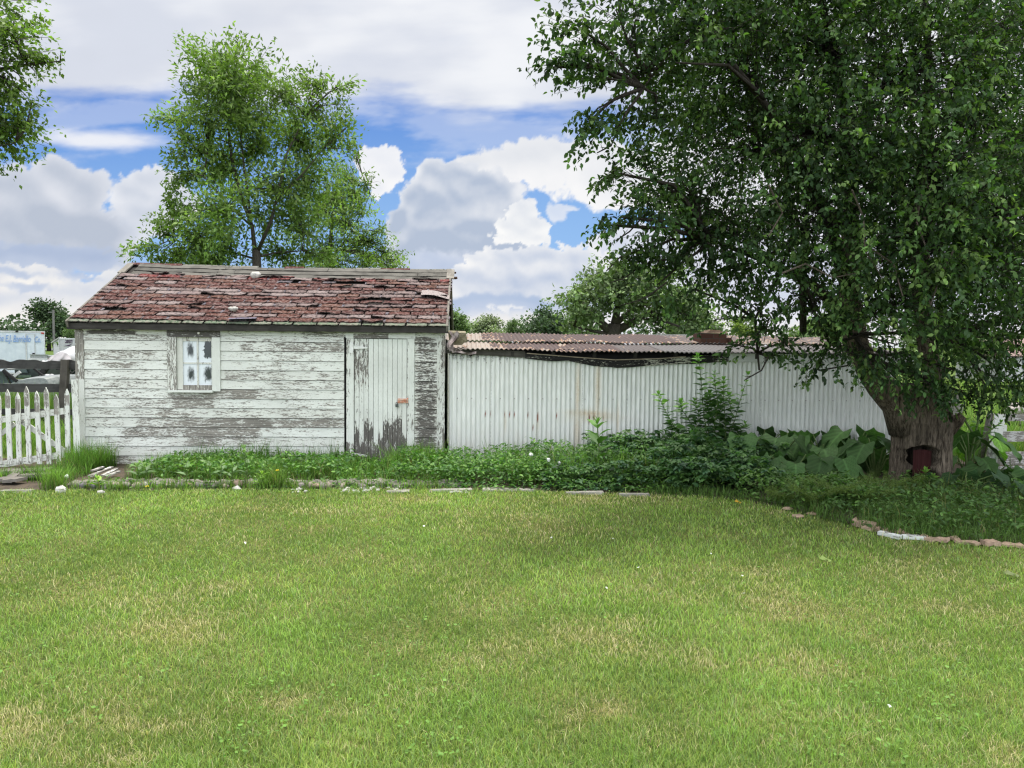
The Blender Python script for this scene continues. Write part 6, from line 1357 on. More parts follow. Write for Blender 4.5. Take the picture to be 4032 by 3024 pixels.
# ================================================================== fences at the left
def picket_fence():
    root = thing('picket_fence', 'leaning white picket gate with peeling pointed pickets left of the shed', 'picket fence', (-5.9, 10.42, 0))
    Yp = 10.42
    def pz(X, Y_, d=0): return a4(X/2.075, 1150+Y_/2.075, Yp+d)
    pk = [((-12, 870), (0, 1450)), ((62, 850), (85, 1460)), ((145, 878), (160, 1462)), ((216, 825), (242, 1460)), ((300, 858), (326, 1455)), ((376, 812), (405, 1440)), ((457, 838), (485, 1410)), ((547, 790), (556, 1310))]
    for i, (t_, b_) in enumerate(pk):
        mb = MB(); T, B = pz(*t_), pz(*b_); w = .060; ax = (T-B); L = ax.length; ax.normalize(); side = Vector((1, 0, 0))
        if B.z < .04: B.z = .04
        seed = i
        prof = [(-w/2, 0), (w/2, 0), (w/2, L-.085), (w*.36, L-.05), (0, L), (-w*.36, L-.05), (-w/2, L-.085)]
        nz = 30
        def cf(u, v):
            return (min(1, .42+.45*(v > .80+.1*sin(i*3.1))+.15*(v < .12)+.1*sin(v*20+i)), .15, .1)
        mb.grid(lambda u, v: B + side*((u-.5)*w) + ax*((L-.085)*v) + Vector((0, -.011, 0)), 2, nz, colfn=cf)
        q = [B+side*x+ax*z+Vector((0, -.011, 0)) for x, z in prof[2:]]
        mb.add([tuple(p) for p in q], [(0, 1, 2, 3, 4)], (.62+.3*(i % 3 == 0), .2, .1))
        q = [B+side*x+ax*z for x, z in prof]; mb.prism([tuple(p+Vector((0, -.0105, 0))) for p in q], (0, .02, 0), (.4, .2, .2))
        obj('picket', mb, M_PZ, root)
    for (a, b, h) in (((-20, 1045), (522, 972), .085), ((-20, 1412), (525, 1325), .085)):
        mb = MB(); mb.beam(pz(*a, .03), pz(*b, .03), .03, h, (.45, .2, .2), seg=30, jit=.001); obj('rail', mb, M_PX, root)
    mb = MB(); mb.beam(pz(170, 1050, .062), pz(525, 1300, .062), .022, .065, (.40, .2, .2), seg=10); obj('brace', mb, M_PX, root)
    mb = MB(); mb.beam(pz(120, 1075, .062), pz(-60, 1210, .062), .022, .06, (.40, .2, .2), seg=6); obj('brace', mb, M_PX, root)
    a, b = pz(578, 715), pz(632, 715); bt = .03
    mb = MB(); mb.grid(lambda u, v: (a.x+(b.x-a.x)*u+.02*(1-v), Yp+.01, bt+(a.z-bt)*v), 3, 30, colfn=lambda u, v: (.33+.2*(v > .6)*(u > .3), .2, .1)); mb.box((a.x+.012, Yp+.0112, bt), (b.x, Yp+.04, a.z-.001), (.4, .2, .1))
    obj('end_board', mb, M_PZ, root)
picket_fence()
def rail_fence():
    YF_ = 15.4; root = thing('rail_fence', 'dark weathered plank rail fence behind the picket gate', 'fence', (-8, YF_, gz(YF_)))
    def rz_(X, Y_, d=0): return a4(X/2.075, 1150+Y_/2.075, YF_+d)
    for (y0a, y0b, y1a, y1b) in ((553, 566, 622, 634), (748, 752, 815, 822), (952, 958, 1000, 1010)):
        mb = MB(); nx = 60
        A_, B_, C_, D_ = rz_(-160, y0a), rz_(780, y0b), rz_(-160, y1a), rz_(780, y1b); ph = y0a
        def f(u, v, dy=0):
            t = A_.lerp(B_, u); b = C_.lerp(D_, u); p = b.lerp(t, v)
            wav = (.016*sin(u*19+ph)+.012*sin(u*43+ph))*(v > .9)*(y0a < 600) + .004*sin(u*30+v*3+ph)
            return p + Vector((0, dy, wav))
        mb.grid(lambda u, v: f(u, v), nx, 4, C=(.5, .5, .45)); mb.grid(lambda u, v: f(u, 1, .04*v), nx, 1, C=(.5, .5, .8)); mb.grid(lambda u, v: f(u, 0, .04*(1-v)), nx, 1, C=(.5, .5, .1))
        obj('rail', mb, m_wood('fence_rail_grey', 'x', (.03, .03, .03), (.115, .112, .108), 1.2), root)
    t0, t1 = rz_(500, 562, -.06), rz_(556, 562, -.06); b0, b1 = rz_(478, 1100, -.06), rz_(535, 1100, -.06)
    mb = MB(); zb_ = gz(YF_)
    mb.beam(((b0.x+b1.x)/2-.02, YF_-.02, zb_), ((t0.x+t1.x)/2, YF_-.02, t0.z+.02), t1.x-t0.x, .12, (.5, .5, .6), up=(0, 1, 0), seg=8, jit=.003); obj('post', mb, M_DARKZ, root)
    mb = MB(); mb.beam((b0.x-3.0, YF_-.02, zb_), (t0.x-3.0, YF_-.02, t0.z+.02), t1.x-t0.x, .12, (.5, .5, .6), up=(0, 1, 0), seg=8, jit=.003); obj('post', mb, M_DARKZ, root)
    return root
rail_fence()

# ================================================================== things standing in the yard beyond
def q6(X, Y_, Yd): return a4(X/5.926, 1280+Y_/5.926, Yd)
M_TRK = m_plain('chalky_blue_white_panel', (.50, .555, .62), (.60, .65, .71), 3, .5, .05); M_ALU = m_plain('dull_aluminium', (.42, .43, .44), (.58, .59, .6), 10, .45, .1, metal=.3)
M_BLUEP = m_plain('faded_blue_lettering', (.16, .28, .56), (.24, .36, .62), 8, .7, 0); M_DKRUB = m_plain('black_rubber', (.012, .012, .012), (.03, .03, .03), 30, .9)
M_DKP = m_plain('dark_hulk_paint', (.012, .018, .017), (.035, .05, .045), 6, .5, .1); M_RED = m_plain('red_lens', (.35, .02, .02), (.4, .03, .03), 20, .4)
M_SILV = m_plain('weathered_silver_paint', (.17, .19, .185), (.30, .32, .31), 12, .4, .1, metal=.1); M_WHITEP = m_plain('white_gelcoat', (.40, .405, .42), (.50, .505, .52), 5, .45, .05); M_GLASSD = m_plain('dark_car_glass', (.03, .045, .05), (.10, .13, .14), 3, .08, 0, spec=.7)
M_TARP = m_plain('grey_white_tarp', (.27, .258, .27), (.38, .365, .38), 2.5, .8, .3); M_PURP = m_plain('dark_plum_decal', (.04, .02, .05), (.06, .03, .07), 10, .5, 0)
def text_obj(name, body, size, loc, mat, parent, shear=0.0, ext=.002, sx=1.0):
    cu = bpy.data.curves.new(name, 'FONT'); cu.body = body; cu.size = size; cu.extrude = ext; cu.shear = shear; cu.offset = size*.012
    tmp = bpy.data.objects.new('tmp_text', cu); COL.objects.link(tmp); bpy.context.view_layer.update()
    me = bpy.data.meshes.new_from_object(tmp.evaluated_get(bpy.context.evaluated_depsgraph_get()))
    V = np.array([v.co[:] for v in me.vertices]); F = [tuple(p.vertices) for p in me.polygons]
    bpy.data.objects.remove(tmp); bpy.data.meshes.remove(me)
    V = np.stack([V[:, 0]*sx+loc[0], loc[1]-V[:, 2]-.004, V[:, 1]+loc[2]], 1)
    return link_mesh(name, V, F, np.full((len(V), 3), .5), mat, parent, None, False)
# truck body
YT = 50.0; tr, tl = q6(1040, 175, YT), q6(-700, 70, YT); tb_ = gz(YT)
truck = thing('box_truck_body', 'white box truck body with faded blue script on its side, beyond the rail fence', 'truck', ((tl.x+tr.x)/2, YT, tb_))
mb = MB(); mb.box((tl.x, YT, tb_+.35), (tr.x, YT+2.4, tr.z)); obj('cargo_box', mb, M_TRK, truck)
mb = MB(); mb.box((tl.x-.02, YT-.03, tr.z-.02), (tr.x+.03, YT+2.43, tr.z+.09)); mb.box((tr.x-.03, YT-.025, tb_+.35), (tr.x+.02, YT+.02, tr.z-.021)); mb.box((tl.x, YT-.02, tb_+.25), (tr.x, YT+2.42, tb_+.348)); obj('edge_trim', mb, M_ALU, truck)
d0, d1 = q6(632, 215, YT), q6(800, 215, YT)
mb = MB(); mb.box((d0.x, YT-.035, tb_+.38), (d1.x, YT-.001, d0.z)); dr = obj('side_door', mb, M_TRK, truck)
mb = MB(); mb.box((d0.x-.10, YT-.05, tb_+.36), (d0.x-.02, YT-.001, d0.z+.05)); mb.box((d1.x+.01, YT-.04, tb_+.36), (d1.x+.05, YT-.001, d0.z+.03)); mb.box((d0.x-.02, YT-.045, d0.z+.002), (d1.x+.05, YT-.002, d0.z+.035)); obj('door_frame', mb, M_ALU, truck)
hp = q6(795, 662, YT); mb = MB(); mb.box((hp.x-.10, YT-.09, hp.z-.05), (hp.x+.05, YT-.036, hp.z+.04)); mb.box((hp.x-.02, YT-.09, hp.z-.14), (hp.x+.04, YT-.036, hp.z-.05)); obj('door_handle', mb, M_DKRUB, dr)
for X, Y_, m in ((403, 150, M_DKRUB), (992, 186, M_RED)):
    hp = q6(X, Y_, YT); mb = MB(); mb.box((hp.x-.08, YT-.07, hp.z-.05), (hp.x+.08, YT-.03, hp.z+.04)); obj('marker_lamp', mb, m, truck)
for k in range(5):
    x_ = tl.x+(tr.x-tl.x)*(.35+.13*k); mb = MB(); mb.box((x_-.015, YT-.012, tb_+.36), (x_+.015, YT-.0005, tr.z-.03)); obj('panel_seam', mb, M_TRK, truck)
for (s, X, Y_, sz, wd_) in (('The', -130, 375, 1.05, 1.0), ('E.J.', 100, 378, 1.35, .95), ('Barriello', 285, 388, 1.10, .95), ('Co.', 752, 392, 1.25, .95)):
    p = q6(X, Y_, YT-.07)
    o_ = text_obj('lettering', s, sz, (p.x, p.y, p.z), M_BLUEP, truck, .22, sx=wd_)
    # fit the run of letters to its measured width
    tgt = {'The': (-130, 40), 'E.J.': (100, 240), 'Barriello': (285, 680), 'Co.': (752, 895)}[s]; w_t = q6(tgt[1], Y_, YT).x-q6(tgt[0], Y_, YT).x
    xs_ = [v.co.x for v in o_.data.vertices]; k = w_t/(max(xs_)-min(xs_)); x_min = min(xs_)
    yt_, yb_ = {'The': (225, 375), 'E.J.': (232, 432), 'Barriello': (238, 398), 'Co.': (265, 405)}[s]
    zt_, zb2 = q6(X, yt_, YT).z, q6(X, yb_, YT).z
    zs_ = [v.co.z for v in o_.data.vertices]; zmin = min(zs_); kz = (zt_-zb2)/(max(zs_)-zmin); z_off = zb2-WO[o_.name].z
    for v in o_.data.vertices: v.co.x = x_min+(v.co.x-x_min)*k; v.co.z = z_off+(v.co.z-zmin)*kz
for x_ in (tr.x-1.0, tr.x-2.1, tl.x+1.5):
    mb = MB(); mb.tube([(x_, YT+.1, tb_+.4), (x_, YT+.4, tb_+.4)], .42, 16); obj('wheel', mb, M_DKRUB, truck)
# the body stands turned a little, its near side square to the yard
TA = R_(28.0); ca_, sa_ = cos(TA), sin(TA)
def turn(o):
    if o.type == 'MESH':
        og = WO[o.name]
        for v in o.data.vertices:
            wx, wy = v.co.x+og.x-tr.x, v.co.y+og.y-YT
            wx *= ca_ if wy < .5 or True else 1
            v.co.x = wx*ca_-wy*sa_+tr.x-og.x; v.co.y = wx*sa_+wy*ca_+YT-og.y
    for c in o.children: turn(c)
turn(truck)
# travel trailer
YV = 58.0; v0, v1 = q6(1388, 325, YV), q6(2150, 325, YV); vb = gz(YV)
van = thing('travel_trailer', 'white travel trailer with a dark swoosh and name on its end, behind the covered boat', 'trailer', ((v0.x+v1.x)/2, YV, vb))
mb = MB(); n = 26
mb.grid(lambda u, v: (v0.x+(v1.x-v0.x)*u, YV-.02*abs(sin(v*n*pi)), vb+.5+(v0.z-vb-.5)*v), 2, n*4); mb.box((v0.x, YV+.002, vb+.5), (v1.x, YV+6, v0.z)); obj('body', mb, M_WHITEP, van)
mb = MB(); mb.beam((v0.x, YV-.02, v0.z+.02), (v1.x, YV-.02, v0.z+.02), .10, .10); mb.beam((v0.x-.02, YV, vb+.5), (v0.x-.02, YV, v0.z), .06, .10, up=(0, 1, 0)); obj('edge_trim', mb, M_ALU, van)
p = q6(1512, 420, YV-.03); o_ = text_obj('lettering', 'Salem', .55, (p.x, YV-.04, p.z), M_PURP, van, .25)
xs_ = [v.co.x for v in o_.data.vertices]; k = (q6(1685, 420, YV).x-q6(1512, 420, YV).x)/(max(xs_)-min(xs_)); x0_ = min(xs_)
for v in o_.data.vertices: v.co.x = x0_+(v.co.x-x0_)*k
p0, p1, p2q, p3 = q6(1480, 488, YV-.05), q6(1610, 488, YV-.05), q6(1680, 440, YV-.05), q6(1560, 470, YV-.05)
mb = MB(); mb.prism([tuple(p0), tuple(p1), tuple(p2q), tuple(p3)], (0, .01, 0)); obj('swoosh', mb, M_PURP, van)
for x_ in (v0.x+1.2, v1.x-1.2):
    mb = MB(); mb.tube([(x_, YV+.05, vb+.36), (x_, YV+.35, vb+.36)], .36, 14); obj('wheel', mb, M_DKRUB, van)
# boat under a cover
YBt = 31.0; bb = gz(YBt)
def qb(X, Y_, d=0): return q6(X, Y_, YBt+d)
boat = thing('covered_boat', 'boat under a pale grey tarpaulin, beyond the rail fence beside the shed', 'boat', (qb(1500, 900).x, YBt, bb))
prof = [(690, 845), (830, 838), (1000, 800), (1100, 700), (1200, 630), (1390, 515), (1600, 495), (1800, 490), (2100, 495), (2400, 560)]
px_ = [p[0] for p in prof]; py_ = [p[1] for p in prof]
mb = MB()
def tarp(u, v):
    X = 690+u*1710; yt = float(np.interp(X, px_, py_)); top = qb(X, yt); bot = qb(X, max(900, yt+40)); hw = 1.05*math.sqrt(min(1, u*3+.02))
    a = v*pi; y = -cos(a)*hw; z = bot.z+(top.z-bot.z)*math.sin(a)**.7 + .03*sin(u*40+v*5)*math.sin(a)
    return (top.x, YBt+1.0+y, z)
mb.grid(tarp, 60, 18); obj('cover', mb, M_WHITEP, boat, smooth=True)
mb = MB()
flap = [(1110, 820), (1170, 740), (1260, 700), (1400, 625), (1480, 632), (1560, 665), (1650, 745), (1690, 842)]
mb.grid(lambda u, v: tuple(qb(float(np.interp(u*7, range(8), [p[0] for p in flap])), float(np.interp(u*7, range(8), [p[1] for p in flap]))*(1-v)+ (870-25*sin(u*3))*v, -.25-.25*sin(v*1.5)+.05*sin(u*18+v*4))), 40, 10); obj('bow_flap', mb, M_TARP, boat, smooth=True)
mb = MB()
a, b = qb(700, 880), qb(2300, 880)
mb.grid(lambda u, v: (a.x+(b.x-a.x)*u, YBt+1.0-(.95*math.sqrt(min(1, u*3+.02)))*(1-.45*v), a.z-.02-.62*v*math.sqrt(min(1, u*4+.1))), 24, 6); obj('hull', mb, M_DKP, boat, smooth=True)
for x_ in (qb(1260, 900).x, qb(1900, 900).x):
    mb = MB(); mb.tube([(x_, YBt, bb+.33), (x_, YBt+.25, bb+.33)], .33, 16); wh = obj('wheel', mb, M_DKRUB, boat)
    mb = MB(); mb.tube([(x_, YBt-.012, bb+.33), (x_, YBt+.01, bb+.33)], .17, 12); obj('rim', mb, M_ALU, wh)
# pickup truck
YP = 40.0; pb = gz(YP)
def qp(X, Y_, d=0): return q6(X, Y_, YP+d)
pick = thing('pickup_truck', 'silver pickup truck seen from the tailgate between the truck body and the boat', 'pickup truck', (qp(900, 800).x, YP, pb))
a, b = qp(690, 705), qp(1130, 800)
mb = MB(); mb.box((a.x, YP+.05, b.z-.35), (b.x, YP+2.2, a.z-.02)); mb.box((a.x+.05, YP+2.2, b.z-.35), (b.x-.05, YP+4.6, a.z-.1)); obj('body', mb, M_SILV, pick)
mb = MB(); mb.box((a.x+.06, YP, qp(690, 772).z), (b.x-.06, YP+.05, a.z), jit=.004); mb.box((a.x+.02, YP-.03, a.z), (b.x-.02, YP+.06, a.z+.05)); obj('tailgate', mb, M_SILV, pick)
mb = MB(); mb.box((a.x, YP-.12, qp(690, 800).z-.06), (b.x, YP-.02, qp(690, 800).z+.06)); obj('bumper', mb, M_ALU, pick)
c0, c1 = qp(900, 690), qp(1150, 575)
mb = MB(); mb.prism([(c0.x+.1, YP+2.2, a.z-.05), (b.x+.02, YP+2.2, a.z-.05), (b.x-.10, YP+2.6, c1.z), (c0.x+.35, YP+2.6, c1.z)], (0, 1.3, 0)); obj('cab', mb, M_SILV, pick)
mb = MB(); mb.prism([(c0.x+.3, YP+2.19, a.z+.03), (b.x-.08, YP+2.19, a.z+.03), (b.x-.18, YP+2.52, c1.z-.08), (c0.x+.45, YP+2.52, c1.z-.08)], (0, .02, 0)); obj('rear_window', mb, M_GLASSD, pick)
for x_ in (a.x+.02, b.x-.10):
    mb = MB(); mb.box((x_, YP-.01, qp(690, 830).z-.02), (x_+.09, YP+.049, qp(690, 780).z)); obj('tail_light', mb, M_RED, pick)
for x_ in (a.x+.1, b.x-.35):
    mb = MB(); mb.tube([(x_, YP+1.2, pb+.36), (x_+.25, YP+1.2, pb+.36)], .36, 14); obj('wheel', mb, M_DKRUB, pick)
# old silver car at the left edge
YC = 20.0; cb = gz(YC)
def qc(X, Y_, d=0): return q6(X, Y_, YC+d)
car = thing('old_car', 'old dull silver car with dark windscreen pillars at the left edge behind the fence', 'car', (qc(0, 1400).x-1.2, YC, cb))
hood = [(200, 1385), (300, 1340), (420, 1300), (600, 1262), (850, 1240), (1010, 1235), (1075, 1265), (1110, 1320), (1140, 1400)]
side = [tuple(qc(x, y)) for x, y in hood]
low = cb+.12
mb = MB()
body = [(side[0][0]-3.2, YC, side[2][2]-.1), (side[0][0]-1.2, YC, side[2][2]-.03)] + side + [(side[-1][0]+.02, YC, low+.15), (side[-1][0]-.1, YC, low), (side[0][0]-3.3, YC, low)]
nb_ = len(body)
for d, kx in ((0, 1), ):
    cs = np.linspace(0, 1, 9)
    V = []
    for c in cs:
        bulge = math.sin(c*pi)**.5
        for p in body: V.append((p[0]+.12*bulge*(p[0] > side[4][0]), YC+1.65*c, p[2]+.05*bulge*(p[2] > low+.25)))
    F = [(i*nb_+k, i*nb_+(k+1) % nb_, (i+1)*nb_+(k+1) % nb_, (i+1)*nb_+k) for i in range(8) for k in range(nb_)]
    F += [tuple(range(nb_))[::-1], tuple(8*nb_+k for k in range(nb_))]
    mb.add(V, F)
obj('body', mb, M_SILV, car)
rf = [qc(-420, 1030), qc(-100, 1012), qc(30, 1010), qc(95, 1045)]
mb = MB(); 
for a, b in zip(rf[:-1], rf[1:]): mb.beam(a+Vector((0, .75, 0)), b+Vector((0, .75, 0)), 1.2, .035)
obj('roof', mb, M_SILV, car)
def strip(nm, pts, w, mat, d=0.0):
    mb = MB()
    for a, b in zip(pts[:-1], pts[1:]): mb.beam(qc(*a)+Vector((0, d, 0)), qc(*b)+Vector((0, d, 0)), .05, w)
    return obj(nm, mb, mat, car)
strip('windscreen_pillar', [(75, 1050), (200, 1160), (400, 1310)], .075, M_DKRUB); strip('window_post', [(70, 1075), (160, 1200), (245, 1360)], .022, M_DKRUB, -.01)
strip('windscreen_pillar', [(110, 1055), (240, 1160), (430, 1300)], .05, M_DKRUB, 1.3)
mb = MB(); mb.prism([tuple(qc(x, y, .02)) for x, y in ((-400, 1075), (60, 1075), (235, 1362), (-420, 1362))], (0, .02, 0)); mb.prism([tuple(qc(x, y, .04)) for x, y in ((75, 1075), (135, 1100), (380, 1318), (255, 1358))], (0, .02, 0)); obj('side_window', mb, M_GLASSD, car)
for x_ in (side[6][0]-.55, side[0][0]-2.4):
    mb = MB(); mb.tube([(x_, YC-.02, cb+.2), (x_, YC+.2, cb+.2)], .3, 16); obj('wheel', mb, M_DKRUB, car)
# dark wrecked car and machinery between the rails
YH = 25.0; hb = gz(YH)
def qh(X, Y_, d=0): return q6(X, Y_, YH+d)
hulk = thing('wrecked_car', 'dark green wrecked car between the fence rails in front of the truck body', 'car', (qh(600, 1200).x, YH, hb))
mb = MB(); mb.prism([tuple(qh(x, y)) for x, y in ((330, 990), (430, 900), (760, 900), (860, 1040), (880, 1230), (840, 1260), (400, 1250), (350, 1150))], (0, 1.5, 0)); obj('body', mb, M_DKP, hulk)
mb = MB(); mb.box(tuple(qh(430, 1225, -.06)), tuple(qh(740, 1170, -.01))); obj('sill_panel', mb, m_plain('faded_green_panel', (.06, .10, .07), (.10, .14, .10), 10, .5), hulk)
mb = MB(); mb.prism([tuple(qh(x, y, -.06)) for x, y in ((420, 1010), (600, 1000), (640, 1110), (430, 1110))], (0, .02, 0)); obj('window', mb, M_GLASSD, hulk)
mb = MB(); mb.beam(qh(320, 1205, -.3), qh(470, 1090, -.3), .06, .09); obj('open_lid', mb, M_WHITEP, hulk)
mb = MB(); c = qh(700, 1300); mb.tube([(c.x, YH-.02, hb+.3), (c.x, YH+.2, hb+.3)], .3, 14); obj('wheel', mb, M_DKRUB, hulk)
mach = thing('farm_machine', 'tangle of black rusty machinery with a wheel beside the fence post', 'machine', (qh(1180, 1300).x, YH, hb))
mb = MB(); c = qh(1300, 1230); 
for k in range(18):
    t0_, t1_ = 2*pi*k/18, 2*pi*(k+1)/18; mb.beam((c.x+.42*cos(t0_), YH, c.z+.42*sin(t0_)), (c.x+.42*cos(t1_), YH, c.z+.42*sin(t1_)), .16, .12, up=(0, 1, 0))
obj('wheel', mb, M_DKRUB, mach)
mb = MB()
for k in range(14):
    p = qh(rng.uniform(1060, 1750), rng.uniform(1060, 1330), rng.uniform(-.3, .3)); q = p+Vector((rng.uniform(-.5, .5), rng.uniform(-.2, .2), rng.uniform(-.45, .45))); mb.tube([p, q], .022, 5)
obj('bars', mb, M_DKRUB, mach)
mb = MB(); mb.box(tuple(qh(860, 1200, .1)), tuple(qh(1080, 1050, .6)), jit=.02); mb.tube([qh(930, 1190, -.1), qh(960, 1170, -.1), qh(1060, 1165, -.1), qh(1080, 1190, -.1)], .02, 5); obj('tank', mb, m_plain('dull_grey_steel', (.10, .105, .10), (.22, .22, .21), 8, .5, .2), mach)
mb = MB(); mb.rock(tuple(qh(1170, 1250, -.4)), (.18, .14, .14), seed=9, n=8, m=5); mb.beam(qh(1180, 1360, -.5), qh(1300, 1335, -.5), .08, .05); obj('engine', mb, M_ALU, mach)
# far left: pole, white shed, guard rail
YPo = 165.0; a = q6(1240, -390+0, YPo); pz_ = gz(YPo)
tp = a4(210, 1220, YPo)
pole = thing('utility_pole', 'thin grey wooden utility pole in front of the big dark tree', 'utility pole', (tp.x, YPo, pz_))
mb = MB(); mb.tube([(tp.x, YPo, pz_), (tp.x, YPo, tp.z)], [.26, .2], 8); obj('shaft', mb, m_plain('grey_pole_wood', (.10, .10, .095), (.19, .185, .18), 2), pole)
mb = MB(); mb.beam((tp.x-1.0, YPo, tp.z-.5), (tp.x+.3, YPo, tp.z-.5), .2, .16); obj('crossarm', mb, m_plain('grey_arm', (.14, .14, .135), (.22, .22, .21), 2), pole)
YW = 120.0; wb = gz(YW); w0, w1 = q6(1245, 395, YW), q6(1560, 395, YW); ap = q6(1405, 305, YW)
ws = thing('white_outbuilding', 'small white gabled outbuilding far away left of the travel trailer', 'outbuilding', ((w0.x+w1.x)/2, YW, wb))
mb = MB(); mb.prism([(w0.x, YW, wb), (w1.x, YW, wb), (w1.x, YW, w0.z), (ap.x, YW, ap.z), (w0.x, YW, w0.z)], (0, 5, 0)); obj('wall', mb, M_WHITEP, ws)
mb = MB(); mb.beam((w0.x-.2, YW+2.4, w0.z-.1), (ap.x, YW+2.4, ap.z+.1), 5.4, .15); mb.beam((w1.x+.2, YW+2.4, w0.z-.1), (ap.x, YW+2.4, ap.z+.1), 5.4, .15); obj('roof', mb, m_plain('grey_roof', (.3, .3, .3), (.42, .42, .42), 3), ws)
YG_ = 180.0; g0, g1 = q6(600, 540, YG_), q6(2500, 545, YG_)
gr_ = thing('guard_rail', 'pale guard rail along the far road left of the shed', 'guard rail', ((g0.x+g1.x)/2, YG_, gz(YG_)))
mb = MB(); mb.box((g0.x, YG_-.1, g0.z-.5), (g1.x, YG_, g0.z)); obj('rail', mb, M_ALU, gr_)
for k in range(12):
    x_ = g0.x+(g1.x-g0.x)*(k+.5)/12; mb = MB(); mb.box((x_-.12, YG_+.002, gz(YG_)), (x_+.12, YG_+.2, g0.z-.05)); obj('post', mb, M_ALU, gr_)

# ================================================================== right side
YR_ = 10.3
def qg(X, Y_, d=0): return a4(3600+X/2.37, 1300+Y_/2.37, YR_+d)
M_BFP = m_paint('grey_white_fence_paint', 'x', (.60, .61, .60))
wf_ = thing('board_fence', 'tilted white board fence with flaking paint at the right edge', 'board fence', (qg(900, 1300).x, YR_, 0))
a, b, c, d = qg(737, 785), qg(850, 785), qg(745, 1330), qg(630, 1330)
mb = MB(); mb.grid(lambda u, v: d.lerp(c, u).lerp(a.lerp(b, u), v) + Vector((0, -.02, 0)), 4, 30, colfn=lambda u, v: (.35+.45*(v < .35)*(u < .5)+.3*(u < .12), .3, .2))
mb.grid(lambda u, v: d.lerp(a, v) + Vector((-.008, -.02+.14*u, 0)), 2, 20, C=(.97, .35, .2)); mb.grid(lambda u, v: a.lerp(b, u)+Vector((0, -.02+.14*v, 0)), 2, 2, C=(.8, .3, .2))
obj('post', mb, M_PZ, wf_)
for (y0, y1, x0, am) in ((783, 852, 838, .80), (948, 1045, 812, .66), (1138, 1262, 770, .80), (1272, 1330, 700, .6)):
    mb = MB(); A_, B_ = qg(x0, y0, .03), qg(1500, y0-10, .03); C_, D_ = qg(x0-12, y1, .03), qg(1500, y1-22, .03)
    mb.grid(lambda u, v: C_.lerp(D_, u).lerp(A_.lerp(B_, u), v), 30, 4, colfn=lambda u, v: (am+.12*sin(u*30), .2, .2)); mb.grid(lambda u, v: A_.lerp(B_, u)+Vector((0, .025*v, 0)), 8, 1, C=(.7, .3, .2))
    obj('board', mb, M_BFP, wf_)
p0_, p1_ = qg(840, 885, .06), qg(862, 960, .06)
mb = MB(); mb.box((p0_.x-.03, YR_+.06, p1_.z-.02), (p1_.x, YR_+.09, p0_.z), (.3, .2, .1)); obj('batten', mb, M_PZ, wf_)
rp_ = qg(735, 1138, -.05); mb = MB()
for k in range(14):
    t0_, t1_ = 2*pi*k/14, 2*pi*(k+1)/14; mb.tube([(rp_.x+.022*cos(t0_), rp_.y, rp_.z+.022*sin(t0_)), (rp_.x+.022*cos(t1_), rp_.y, rp_.z+.022*sin(t1_))], .007, 5)
mb.tube([rp_+Vector((-.01, 0, -.02)), rp_+Vector((-.012, 0, -.10)), rp_+Vector((-.03, .01, -.22))], .006, 5)
obj('iron_ring', mb, m_plain('pale_galvanised_ring', (.3, .3, .29), (.45, .45, .43), 30, .5, .1, metal=.4), wf_)
for i, (x0, y0, x1, y1, dd, lab) in enumerate([(3672, 1565, 3775, 1572, 1.6, 'grey board topmost of the pile behind the apple trunk'), (3690, 1590, 3790, 1612, 1.4, 'slanting grey board in the pile behind the apple trunk'), (3700, 1625, 3760, 1640, 1.2, 'low grey board of the pile behind the apple trunk')]):
    p, q = a4(x0, y0, 9.1+dd), a4(x1, y1, 9.1+dd); mb = MB(); mb.beam(p, q, .03, .14, (.45, .3, .3), seg=6, jit=.004); 
    mb.beam(Vector((p.x+.05, p.y+.03, 0)), Vector((p.x+.05, p.y+.03, p.z-.0)), .05, .03, (.5, .5, .3), up=(0, 1, 0)); tag(obj('grey_board', mb, M_GREYX), lab, 'board', 'boards stacked behind the apple tree')
mb = MB(); p, q = a4(3965, 1618, 16), a4(4200, 1605, 16); mb.tube([p, p.lerp(q, .5)+Vector((0, 0, .03)), q], [.09, .10, .08], 9, (1, 1, 1), rough=.1); mb.tube([p+Vector((.1, .1, .12)), q+Vector((-.3, .2, .08))], [.05, .04], 7, (1, 1, 1), rough=.1)
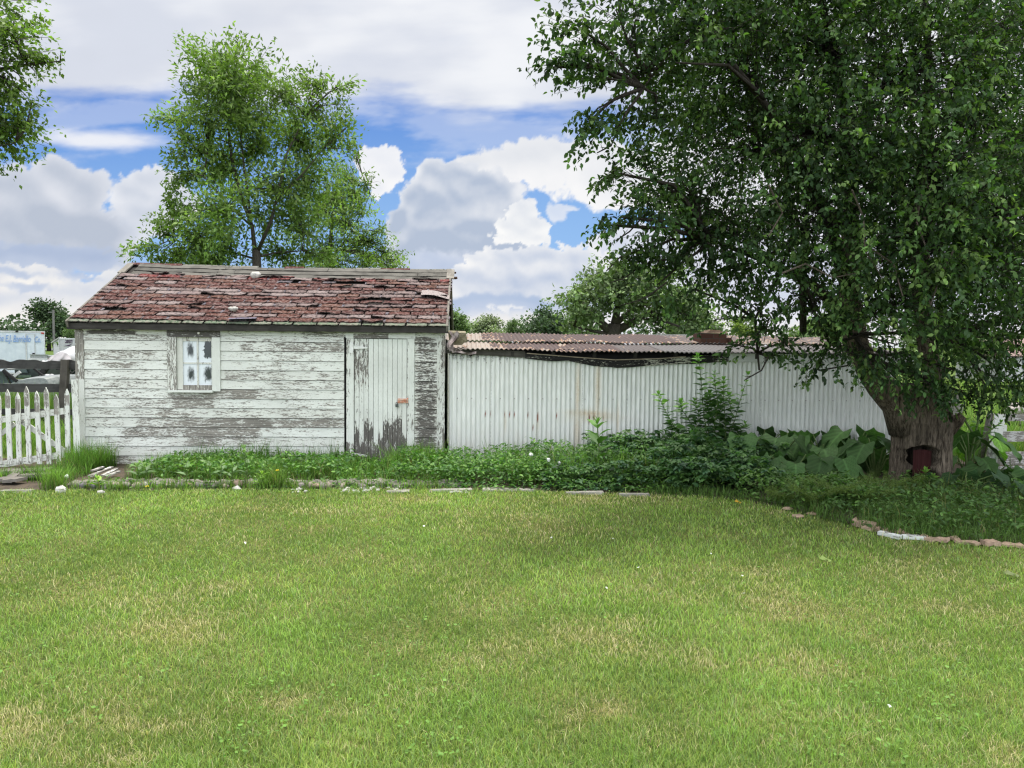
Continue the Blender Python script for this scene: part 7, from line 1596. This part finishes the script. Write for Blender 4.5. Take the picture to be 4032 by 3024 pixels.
mb.tube([(p.x+.4, 16.05, gz(16)), (p.x+.4, 16.05, p.z)], .05, 6, (.9, .9, .9)); mb.tube([(q.x-.4, 16.05, gz(16)), (q.x-.4, 16.05, q.z)], .05, 6, (.9, .9, .9))
tag(obj('log_rack', mb, m_bark('pale_log', (.20, .18, .16), (.48, .45, .41), 2)), 'pale bare logs lying on short posts in the meadow above the board fence', 'log pile')
YHo = 60.0; h0, h1 = a4(3930, 1440, YHo), a4(4300, 1440, YHo); e_ = a4(3962, 1372, YHo); hb_ = gz(YHo)
ho_ = thing('far_house', 'house with a brown roof far away at the right edge behind the apple leaves', 'house', ((h0.x+h1.x)/2, YHo, hb_))
mb = MB(); mb.box((h0.x+.4, YHo, hb_), (h1.x, YHo+6, a4(3960, 1405, YHo).z)); obj('wall', mb, M_WHITEP, ho_)
mb = MB(); zr = a4(3962, 1378, YHo).z; ze = a4(3962, 1402, YHo).z; mb.prism([(h0.x, YHo-.4, ze), (h0.x, YHo+6.4, ze), (h0.x, YHo+3, zr+1.0)], (h1.x-h0.x, 0, 0)); obj('roof', mb, m_plain('brown_roof', (.16, .11, .10), (.24, .17, .15), 3), ho_)
mb = MB(); mb.box((h0.x+2, YHo-.03, hb_+1.0), (h0.x+3, YHo-.001, hb_+1.9)); obj('window', mb, M_GLASSD, ho_)
# the far wood along the horizon
g_ = np.random.default_rng(91); n = 9000
az_ = g_.uniform(-1.0, 1.0, n); Rr = g_.uniform(330, 420, n); xx = Rr*np.sin(az_); yy = Rr*np.cos(az_); hh = 5+7*vnoise(az_*100, az_*0, 4, 8)+3*vnoise(az_*100, az_*0, 1.1, 9)
P = np.stack([xx, yy, -1+hh*g_.random(n)**.7], 1); ax = g_.normal(0, 1, (n, 3)); X_, Y2, Z_ = frames(g_, ax, .6, .8); L = g_.uniform(1.2, 2.4, n)[:, None]
V, F, C = scatter(LEAF4, LEAF4F, P, X_*L*1.6, Y2*L, Z_*L, np.array((.045, .075, .035))[None]*g_.uniform(.6, 1.4, n)[:, None])
tag(link_mesh('far_wood', V, F, C, M_FAR, None, (0, 370, -1), True), 'far line of low woods on the horizon', 'wood', kind='stuff')
